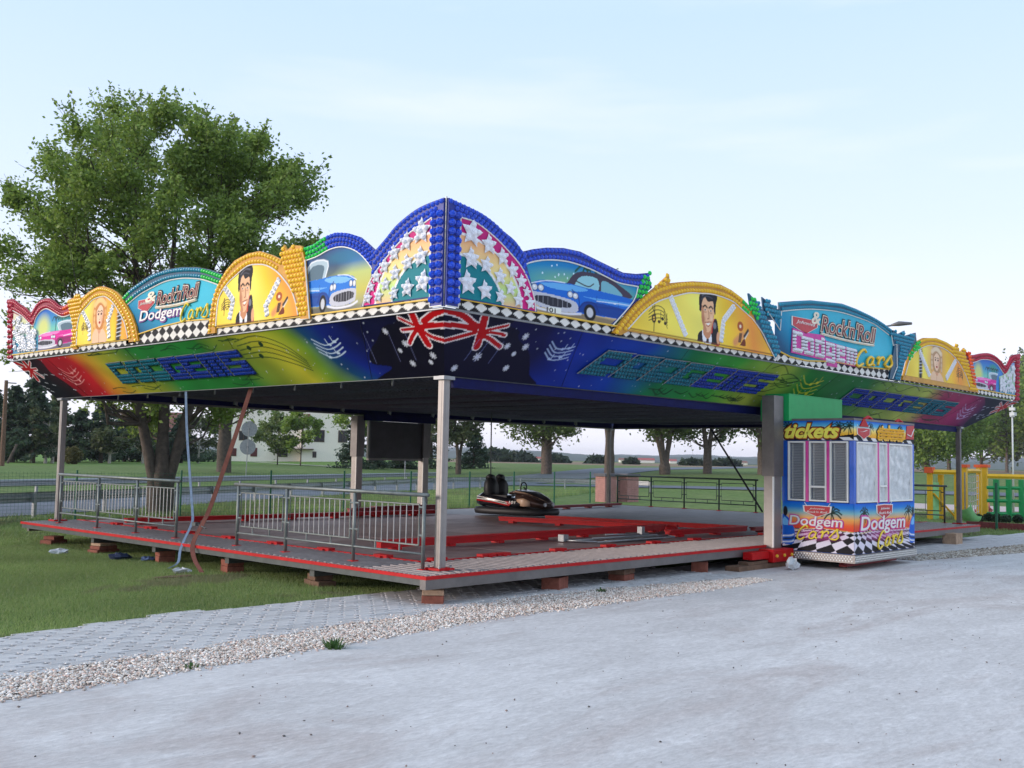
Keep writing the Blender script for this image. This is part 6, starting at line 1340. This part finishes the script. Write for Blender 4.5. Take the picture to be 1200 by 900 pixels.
T('leaning roadside tree with one stout trunk left of centre in the gap',640,556,400,120,.62,[(.9,0,5.2),(-.4,.3,5.4)],25,YG,.22,9000,bark=m_bark2)
T('tall roadside tree just behind the far corner post, its tip showing above the canopy',714,557,314,110,.55,[(-1.1,0,3.6),(1.2,.2,3.6)],26,YG,.2,11000,bark=m_bark2)
T('roadside tree with four fanned stems behind the back right barrier',779,556,400,95,.6,[(-2.0,0,1.6),(-.6,.2,1.8),(.8,-.2,1.8),(1.7,.2,1.6)],27,YG,.25,9000,bark=m_bark2)
T('forked roadside tree left of the slanting dark strap',829,555,390,130,.5,[(-1.0,0,2.6),(1.1,0,2.6)],28,YG,.18,12000,bark=m_bark2)
T('roadside tree trunk partly hidden by the grey mast',893,556,395,110,.5,[(-1.4,0,3.2),(.9,0,3)],29,YG,.2,10000,bark=m_bark2)
# park trees on the right
for k,(px,yt,wp,tr,lab,st) in enumerate(((1086,452,110,.6,'park tree with a stout stem right behind the yellow playground frame',[(-.9,0,3),(1.2,0,2.8)]),(1052,458,90,.45,'park tree half hidden behind the ticket booth',[(0,0,3)]),(1112,455,90,.45,'slimmer park tree between the yellow frame and the right corner post',[(.4,0,3)]),(1150,452,120,.6,'forked park tree to the right of the right corner post',[(-1.5,0,2.6),(1.6,0,2.2)]),(1180,446,90,.45,'park tree just left of the white lamp post',[(0,0,3)]),(1208,436,110,.55,'park tree at the right edge of the picture',[(0,0,3),(.8,0,3)]),(1245,425,120,.5,'park tree beyond the right edge behind the lattice fence',[(0,0,3)]))):
    T(lab,px,554-(k%2)*1.5,yt,wp,tr,st,40+k,OL if k%2 else GRN,.14,17000,'park_tree','trees in the park on the right',bark=m_bark2)
# conifers and thin trees on the left
cx=[(-12,465,60),(14,462,50),(38,448,62),(64,470,54),(92,484,60),(118,478,64),(146,486,60),(176,482,66),(212,488,60)]
cl_=['conifer cut by the left edge of the picture','dark conifer next to the left-hand utility pole','tallest dark spruce with a pointed top left of the corner post','grey-green pine close behind the left corner post','dark spruce just right of the left corner post','broad dark spruce behind the far left barrier','dark spruce left of the maple trunk','dark spruce directly behind the maple fork','dark spruce between the maple and the thick-trunked tree']
for k,((px,yt,wp),lab) in enumerate(zip(cx,cl_)):
    base,kk=B(px,541+k%3*.8); conifer(lab,base,(541-yt)/kk,wp/2/kk,60+k,DK if k!=3 else OL,5200,1.7/kk if 1.7/kk>.2 else .2,.2 if k%2 else .1)
for k,(px,yt,wp,lab) in enumerate(((53,478,40,'thin pale-stemmed birch left of the left corner post'),(61,500,26,'slim leaning birch stem beside the left corner post'),(167,495,40,'pale birch stem left of the maple'),(232,490,56,'grey-green tree between maple and thick-trunked tree'),(128,500,44,'bushy olive tree behind the far left barrier'))):
    T(lab,px,543,yt,wp,.17,[(.2,0,2.5)],80+k,OL,.3,2600,'birch_tree',None,bark=mat('birch_bark',L(175,168,158),.8,vary=.3,scale=8),ncl=18)
for k,(px,yt,wp,lab) in enumerate(((415,492,44,'dark conifer beside the right end of the house'),(437,528,36,'low dark shrub under the dark screen board'),(470,531,44,'second low dark shrub under the screen board'),(555,505,50,'dark pine right of the near corner post'),(505,470,60,'dark conifer hidden behind the near corner post'))):
    base,kk=B(px,549); conifer(lab,base,(549-yt)/kk,wp/2/kk,95+k,DK,4200,1.6/kk,.03,None)
b_,kk=B(85,544); 
def bush(name,label,base,r_,h_,cols,n,size,seed,group=None):
    rg=np.random.default_rng(seed); t=thing(name,label,'shrub',group,loc=base); P=rg.normal(0,1,(n,3)); P/=np.linalg.norm(P,axis=1)[:,None]; P*=(rg.random((n,1))**.33); P=P*np.array([r_,r_,h_/2])*(1+.12*np.sin(P[:,:1]*9))+np.array([0,0,h_*.5]); P=P[P[:,2]>0]
    V,Fc,cc=leaves(P,size,cols,rg); fastmesh('foliage',V,Fc,cc,m_vleaf,t,'stuff'); MB().tube([(0,0,-.05),(0,0,h_*.6)],[.05,.02],6).build('stem',m_bark,t); return t
bush('golden_shrub','rounded olive-gold shrub on the lawn right of the left corner post',b_,.95*10/kk,1.9*10/kk,[(.10,.10,.03),(.14,.12,.035)],2500,.13*10/kk,5)
for k,(x,y,w_,lab,nm) in enumerate(((20,528,30,'low dark undergrowth beneath the conifers at far left',1),(110,530,40,'low dark undergrowth right of the golden shrub',1),(150,531,44,'dark undergrowth beneath the spruces',1),(205,531,44,'dark undergrowth behind the maple trunk',1),(235,533,40,'dark undergrowth behind the thick-trunked tree',1),(-10,528,40,'dark undergrowth at the left edge',1))):
    P_,kk=B(x,541); bush('undergrowth_shrub',lab,P_,w_/kk*.8,(541-y)*1.8/kk,DK,1800,1.5/kk,200+k)
# =================================================================== HOUSE ACROSS THE ROAD
hb,hk=B(345,541); hd=np.array([hb[0]-CP[0],hb[1]-CP[1]]); an=math.atan2(hd[1],hd[0])-math.pi/2
m_hw=mat('cream_render',L(240,230,218),.85,vary=.06); m_hr=mat('red_brown_roof_tile',L(130,85,72),.8,vary=.2); m_hwd=mat('dark_window_pane',(.03,.03,.035),.15); m_dk=mat('dark_red_door',L(92,38,38),.6); m_tr=mat('brown_frame',L(84,62,52),.6)
HS=thing('house','pale two-storey house with brown roof and dark red doors on the lawn across the road','house',loc=hb); HS.rotation_euler=(0,0,an)
u=1/hk   # metres per photo pixel at the house
def hx(p): return (p-345)*u
def hz_(y): return (541-y)*u+ (-.0)
boxp('wall',(hx(352),0,-.5),(hx(405),9,hz_(462)),m_hw,HS); boxp('wall',(hx(262),1.2,-.5),(hx(351.8),9,hz_(474)),m_hw,HS)
def roofp(x0,x1,y0,y1,z,rise): 
    MB().add([(x0,y0,z),(x1,y0,z),(x1,y1,z),(x0,y1,z),(x0,(y0+y1)/2,z+rise),(x1,(y0+y1)/2,z+rise)],[(0,1,5,4),(2,3,4,5),(0,4,3),(1,2,5),(3,2,1,0)]).build('roof',m_hr,HS)
roofp(hx(350),hx(408),-.6,9.6,hz_(461.8),3.2); roofp(hx(259),hx(352.5),.6,9.5,hz_(473.8),2.6); boxp('chimney',(hx(354),-.2,hz_(500)),(hx(361),-.02,hz_(486)),m_hr,HS)
def hwin(x0,x1,y0,y1,yy,fr_=m_tr,nm='window',mt=None):
    o=boxp(nm,(hx(x0),yy-.06,hz_(y1)),(hx(x1),yy-.005,hz_(y0)),fr_,HS); w2=(x1-x0)/2
    for q in (0,1): boxp('pane',(hx(x0+.8+q*(w2-.4)),yy-.09,hz_(y1-.9)),(hx(x0+w2-.3+q*(w2-.4)),yy-.062,hz_(y0+.9)),mt or m_hwd,o)
hwin(366,378,504,518,0); hwin(393.5,404,504,518,0); hwin(365,369.5,529,536,0); hwin(394,401,530,537,0,m_white)
hwin(327,337,528,536,1.2); hwin(274,280,527,536,1.2,m_dk,'door',m_dk); hwin(295.5,303,526,536,1.2,m_dk,'door',m_dk); hwin(300,312,507,518,1.2); hwin(282,292,507,518,1.2)
boxp('porch_roof',(hx(320),-.9,hz_(527)),(hx(366),1.15,hz_(526)),m_tr,HS); boxp('porch_post',(hx(352.3),-.3,hz_(527)),(hx(353.5),-.1,hz_(500)),m_tr,HS)
gsheet_pts=[at(x,y)[0] for x,y in ((225,540.5),(280,541),(340,544.5),(410,548.5),(455,550))]
mb=MB(); n=len(gsheet_pts); mb.add([p+np.array([0,0,.05]) for p in gsheet_pts]+[p+np.array([.6,-1.6,.05]) for p in gsheet_pts],[(i,i+1,n+i+1,n+i)[::-1] for i in range(n-1)]); mb.build('garden_path',mat('pale_path',L(190,180,165),.9),None,kind='structure')
# second dark house seen between the trees
hb2,hk2=B(190,541); H2=thing('house','shaded house with dark roof glimpsed between the maple stems','house',loc=hb2); H2.rotation_euler=(0,0,an+.2)
boxp('wall',(-3,14,-.5),(4,20,3.4),mat('grey_render',L(150,145,140),.9),H2); MB().add([(-3.6,13.4,3.4),(4.6,13.4,3.4),(4.6,20.6,3.4),(-3.6,20.6,3.4),(-3.6,17,6.6),(4.6,17,6.6)],[(0,1,5,4),(2,3,4,5),(0,4,3),(1,2,5),(3,2,1,0)]).build('roof',m_hr,H2); boxp('window',(-1,13.9,1),(0.2,13.995,2.2),m_hwd,H2)
# =================================================================== SIGNS, POLES, LAMPS
sb,k=B(288,557); t=thing('road_sign','two round grey sign backs one above the other on a slim pole','road sign',loc=sb); t.rotation_euler=(0,0,an)
m_sb=mat('sign_back_grey',L(150,152,156),.5,.3,vary=.08); zc=lambda y:(557-y)/k
MB().tube([(0,0,-.2),(.12,0,zc(497))],.03,8).build('pole',m_galv,t)
for y,x in ((504.5,.13),(525,.06)):
    v=MB(); v.tube([(x,.05,zc(y)),(x,.075,zc(y))],8.4/k,28); o=v.build('sign_disc',m_sb,t); MB().tube([(x,.05,zc(y)),(x,.046,zc(y))],8.8/k,28).build('rim',m_galv,o); boxp('clamp',(x-.06,0,zc(y)-.05),(x+.06,.045,zc(y)+.05),m_dkst,o)
sb,k=B(474,570); t=tag(MB().tube([(0,0,-.2),(0,0,(570-535)/k)],.03,8).build('marker_pole',m_galv),'slim grey pole by the guard rail under the screen board','pole'); t.location=sb
ub,k=B(2,546); t=thing('utility_pole','wooden utility pole with a short crossarm at the left edge','utility pole',loc=ub); MB().tube([(0,0,-.2),(0,0,(546-456)/k)],[.2,.13],8).build('pole',m_wood,t); boxp('crossarm',(-.1,-.1,(546-459)/k),(.7,.1,(546-458)/k),m_dkst,t); MB().tube([(.4,0,.2),(1.0,0,1.6)],.09,6).build('stump_brace',m_bark2,t)
lb,k=B(1188,608); t=thing('lamp_post','slim white lamp post with small floodlights right of the right corner','lamp post',loc=lb); MB().tube([(0,0,0),(0,0,5.2)],[.038,.03],8).build('pole',m_white,t,smooth=True)
zf=(608-500)/k
for s in (-1,1): o=boxp('floodlight',(s*.07-.09,-.12,zf),(s*.07+.09,.06,zf+.14),m_white,t)
boxp('bracket',(-.22,-.03,zf-.05),(.22,.03,zf-.01),m_white,t); boxp('camera_box',(-.08,-.1,zf+.22),(.08,.1,zf+.34),m_white,t)
d=ray(1066,379); P=CP+d*(52/np.linalg.norm(d)); sdv=np.array([-rt[0],-rt[1],0])
t=thing('street_lamp','street lamp whose flat head reaches over the canopy roofline','street lamp',loc=(P[0],P[1],G0)); hz2=P[2]-G0
base_=np.array([0,0,0])+sdv*2.4
MB().tube([tuple(base_),tuple(base_+np.array([0,0,hz2-1.0])),tuple(base_-sdv*.3+np.array([0,0,hz2-.35])),(sdv[0]*.8,sdv[1]*.8,hz2-.1)],[.1,.07,.05,.045],8).build('pole',m_galv,t,smooth=True)
MB().tube([(sdv[0]*.85,sdv[1]*.85,hz2-.1),(sdv[0]*.5,sdv[1]*.5,hz2-.02),(-sdv[0]*.1,-sdv[1]*.1,hz2+.0)],[.05,.12,.06],8).build('lamp_head',m_alud,t,smooth=True)
# =================================================================== PLAYGROUND
m_py=mat('playground_yellow',L(232,180,30),.5,vary=.1); m_pg=mat('playground_green',L(25,150,80),.5,vary=.1); m_plg=mat('pale_green_panel',L(150,215,150),.5); m_or=mat('orange_cap_plastic',L(230,90,40),.5); m_rope=mat('rope',L(200,190,185),.8)
def PG(px,z,dist=None,yb=609):
    P=onplane(px,yb,2,G0); k=F/((P-CP)@fw); return P,k
def up_post(parent,P,h,w_=.085,m=m_py): return boxp('post',(P[0]-w_,P[1]-w_,G0),(P[0]+w_,P[1]+w_,G0+h),m,parent)
def beam(parent,P,Q,r_,m,name='beam'): return MB().tube([tuple(P),tuple(Q)],r_,6).build(name,m,parent)
Pa,k=PG(1090,0); Pb,_=PG(1103,0); Pc,_=PG(1122,0,yb=610)
t=thing('swing_frame','yellow playground frame with a pale green panel and orange corner caps','playground'); hA=(609-553)/k
for P in (Pa,Pb,Pc): up_post(t,P,hA if P is not Pb else hA-.1)
beam(t,(Pa[0],Pa[1],G0+hA),(Pc[0],Pc[1],G0+hA),.1,m_py)
boxp('cap',(Pa[0]-.15,Pa[1]-.15,G0+hA-.05),(Pa[0]+.15,Pa[1]+.15,G0+hA+.18),m_or,t); q=(Pa+Pb)/2
d_=(Pb-Pa); mb=MB(); mb.add([(Pa[0]+d_[0]*.2,Pa[1]+d_[1]*.2,G0),(Pa[0]+d_[0]*.85,Pa[1]+d_[1]*.85,G0),(Pa[0]+d_[0]*.85,Pa[1]+d_[1]*.85,G0+hA*.78),(Pa[0]+d_[0]*.2,Pa[1]+d_[1]*.2,G0+hA*.78)]+[(Pa[0]+d_[0]*a_+.05,Pa[1]+d_[1]*a_+.05,z) for a_,z in ((.2,G0),(.85,G0),(.85,G0+hA*.78),(.2,G0+hA*.78))],[(0,1,2,3),(7,6,5,4),(0,4,5,1),(1,5,6,2),(2,6,7,3),(3,7,4,0)]).build('panel',m_plg,t)
beam(t,(Pa[0]+.1,Pa[1]-.1,G0+hA*.55),(Pb[0]+.3,Pb[1]-.5,G0+.05),.04,m_py,'slide_rail'); beam(t,(Pb[0]+.6,Pb[1]-.7,G0),(Pb[0]+.6,Pb[1]-.7,G0+hA),.03,m_galv,'pole')
t=thing('climbing_frame','taller yellow climbing frame with rope net and orange caps','playground'); pp=[]
for px,yb in ((1131,609),(1148,606),(1155,608)):
    P,k=PG(px,0,yb=yb); pp.append(P); h=(yb-548)/k; up_post(t,P,h,.09); boxp('cap',(P[0]-.16,P[1]-.16,G0+h),(P[0]+.16,P[1]+.16,G0+h+.12),m_or,t)
beam(t,(pp[0][0],pp[0][1],G0+h-.15),(pp[1][0],pp[1][1],G0+h-.15),.1,m_py); nm=MB()
for i in range(7):
    s=(i+.5)/7; A=pp[0]*(1-s)+pp[1]*s; nm.tube([(A[0],A[1],G0+.15),(A[0],A[1],G0+h-.3)],.015,4)
for j in range(8):
    z=G0+.25+j*.25; nm.tube([(pp[0][0],pp[0][1],z),((pp[0][0]+pp[1][0])/2,(pp[0][1]+pp[1][1])/2,z-.08),(pp[1][0],pp[1][1],z)],.015,4)
nm.build('rope_net',m_rope,t)
boxp('foot_ball',(pp[0][0]-.2,pp[0][1]-.2,G0),(pp[0][0]+.2,pp[0][1]+.2,G0+.2),m_redp,t)
t=thing('lattice_fence','green lattice playground wall under a yellow top beam at the right edge','playground wall'); P0,k0=PG(1157,0,yb=611); P1,k1=PG(1262,0,yb=614); hF=(611-558)/k0
beam(t,(P0[0],P0[1],G0+hF),(P1[0],P1[1],G0+hF),.1,m_py,'top_beam')
for i in range(7):
    s=(i+.75)/7; A=P0*(1-s)+P1*s; boxp('upright',(A[0]-.09,A[1]-.09,G0),(A[0]+.09,A[1]+.09,G0+hF-.12),m_pg,t)
for z in (.3,.8,1.3): beam(t,(P0[0],P0[1],G0+z),(P1[0],P1[1],G0+z),.075,m_pg,'rail')
for k in range(3):
    s=.06+.05*k; P=pp[0]*(.5)+pp[1]*.5; 
P,k=PG(1141,0,yb=604); crumple('play_boulder','red and white play cushion under the rope net','playground',(P[0]+1.2,P[1],G0),.42,mat('red_white_cushion',L(205,95,100),.6,vary=.8,scale=9),.6,21)
sl_=[onplane(x,y,2,G0) for x,y in ((1070,601),(1200,600),(1230,596),(1070,590))]; MB().add([(p[0],p[1],G0+.02) for p in sl_],[(0,1,2,3)]).build('play_gravel_bed',mat('pink_white_gravel',L(190,170,165),.9,vary=.35,scale=14),None,kind='structure')
Pg,kg=PG(1168,0,yb=622); t=tag(MB().tube([(0,0,0),(0,0,(622-566)/kg)],.045,8).build('fence_post',m_gpost),'single dark green post in front of the lattice wall','post'); t.location=(Pg[0],Pg[1],G0)
for k,(px,yb,lab) in enumerate(((1147,613,'leftmost clipped ball shrub behind the brick edging'),(1158,612,'second clipped ball shrub from the left'),(1168.5,613,'clipped ball shrub behind the green post'),(1179,614,'clipped ball shrub right of the green post'),(1193,614,'clipped ball shrub below the white lamp post'),(1209,615,'clipped ball shrub at the right edge'))):
    P,kk=PG(px,0,yb=yb); bush('ball_shrub',lab,(P[0],P[1],G0),5.5/kk,10.5/kk,DK,900,.05,300+k,'ball shrubs behind the brick edging')
e0,k0=PG(1128,0,yb=619); e1,k1=PG(1235,0,yb=625); L_=np.linalg.norm(e1-e0); t=thing('brick_edging','low red brick border in front of the ball shrubs','border',loc=(e0[0],e0[1],G0)); t.rotation_euler=(0,0,math.atan2(e1[1]-e0[1],e1[0]-e0[0])); mm=None
for r_ in range(2):
    for i in range(int(L_/.25)):
        if mm is None: o=boxp('brick',(0,0,0),(.24,.12,.12),mat('edging_brick',L(130,62,60),.9,vary=.3),t); mm=o.data
        else: o=link('brick',mm,None,t)
        o.location=(i*.25+(r_%2)*.12,0,r_*.125)
P,k=PG(1128,0,yb=617); 
mb=MB(); v=[]
for i in range(10):
    s=i/9; 
    for a_ in np.linspace(0,math.pi,7): v.append((P[0]+s*1.1,P[1]+.28*math.cos(a_),G0+.34-.26*math.sin(a_)+.5*(1-s)**3))
mb.add(v,[(i*7+j,(i+1)*7+j,(i+1)*7+j+1,i*7+j+1) for i in range(9) for j in range(6)]); tag(mb.build('slide_chute',m_plg,smooth=True),'pale green slide end by the foot of the right corner post','slide')
# =================================================================== FAR COUNTRY
def far_house(label,px,py,wpx,hpx,wall,roof):
    b,k=B(px,py); t=thing('far_house',label,'house',loc=b); t.rotation_euler=(0,0,-YA); w_=wpx/k; h=hpx/k
    boxp('wall',(-w_/2,0,-.5),(w_/2,8,h*.55),wall,t); MB().add([(-w_/2-.3,-.4,h*.55),(w_/2+.3,-.4,h*.55),(w_/2+.3,8.4,h*.55),(-w_/2-.3,8.4,h*.55),(-w_/2-.3,4,h),(w_/2+.3,4,h)],[(0,1,5,4),(2,3,4,5),(0,4,3),(1,2,5)]).build('roof',roof,t)
m_frr=mat('far_red_roof',L(165,75,70),.8)
far_house('long red-roofed building beyond the brown field',758,542.3,18,5.5,m_hw,m_frr); far_house('small pale house left of the long red-roofed building',731,541.8,9,5,m_hw,m_hr); far_house('pale house near the field edge right of the leaning tree',789,543.0,8,5,m_hw,m_frr); far_house('red-roofed shed at the field edge left of centre',632,539.8,7,4.5,m_hw,m_frr); far_house('tiny white house on the horizon by the mast',872,544.8,8,4.5,m_hw,m_hr)
def ridge(name,dist,ys,col,seed,a0=-10,a1=110):
    rg=np.random.default_rng(seed); n=500; an=np.radians(np.linspace(a0,a1,n)); hh=dist*ys/F*(1+.25*np.sin(an*9+seed)+.12*np.sin(an*31+seed)+.06*np.sin(an*90))+rg.uniform(0,dist*.0006,n)
    v=[];D=dist*.35
    for j,(dd,hk_) in enumerate(((0,0),(.35,.7),(.7,1),(1,0))):
        for i in range(n): r_=dist+D*dd; v.append((CP[0]+r_*math.sin(an[i]),CP[1]+r_*math.cos(an[i]),.5+hh[i]*hk_))
    f=[(j*n+i,j*n+i+1,(j+1)*n+i+1,(j+1)*n+i) for j in range(3) for i in range(n-1)]
    MB().add(v,f).build(name,mat(name+'_woodland',col,.95,vary=.3,scale=.01),None,smooth=True,kind='structure')
ridge('hills',1500,9.0,(.035,.055,.035),1); ridge('distant_hills',2400,12.5,(.035,.05,.04),2)
rgw=np.random.default_rng(3); Pw=[]
for px,w_,h_ in ((596,50,10),(612,30,8),(650,26,7),(575,40,12),(700,22,6),(812,24,5),(850,30,6),(740,10,4)):
    b,k=B(px,541.5+ (px-600)*.02); n=1400; q=rgw.normal(0,1,(n,3)); q/=np.linalg.norm(q,axis=1)[:,None]; q*=rgw.random((n,1))**.4
    Pw.append(q*np.array([w_/2/k,w_/2/k,h_/k])*(1+.2*np.sin(q[:,:1]*11))+np.array(b))
V,Fc,cc=leaves(np.concatenate(Pw),1.6,[(.05,.075,.035),(.03,.05,.03)],rgw); o=fastmesh('far_copse',V,Fc,cc,m_vleaf,None,'stuff'); o['label']='far hedgerow and copse at the edge of the fields'
# haze
HZ=MB().box((-700,-700,-2.5),(3600,3600,46)).build('haze',None,None,kind='stuff')
hm=bpy.data.materials.new('haze_air'); hm.use_nodes=True; n=hm.node_tree; n.nodes.clear(); pv_=n.nodes.new('ShaderNodeVolumePrincipled'); pv_.inputs['Color'].default_value=(.86,.9,1,1); pv_.inputs['Density'].default_value=.00016; pv_.inputs['Anisotropy'].default_value=.2
oo=n.nodes.new('ShaderNodeOutputMaterial'); n.links.new(pv_.outputs[0],oo.inputs['Volume']); HZ.data.materials.append(hm)
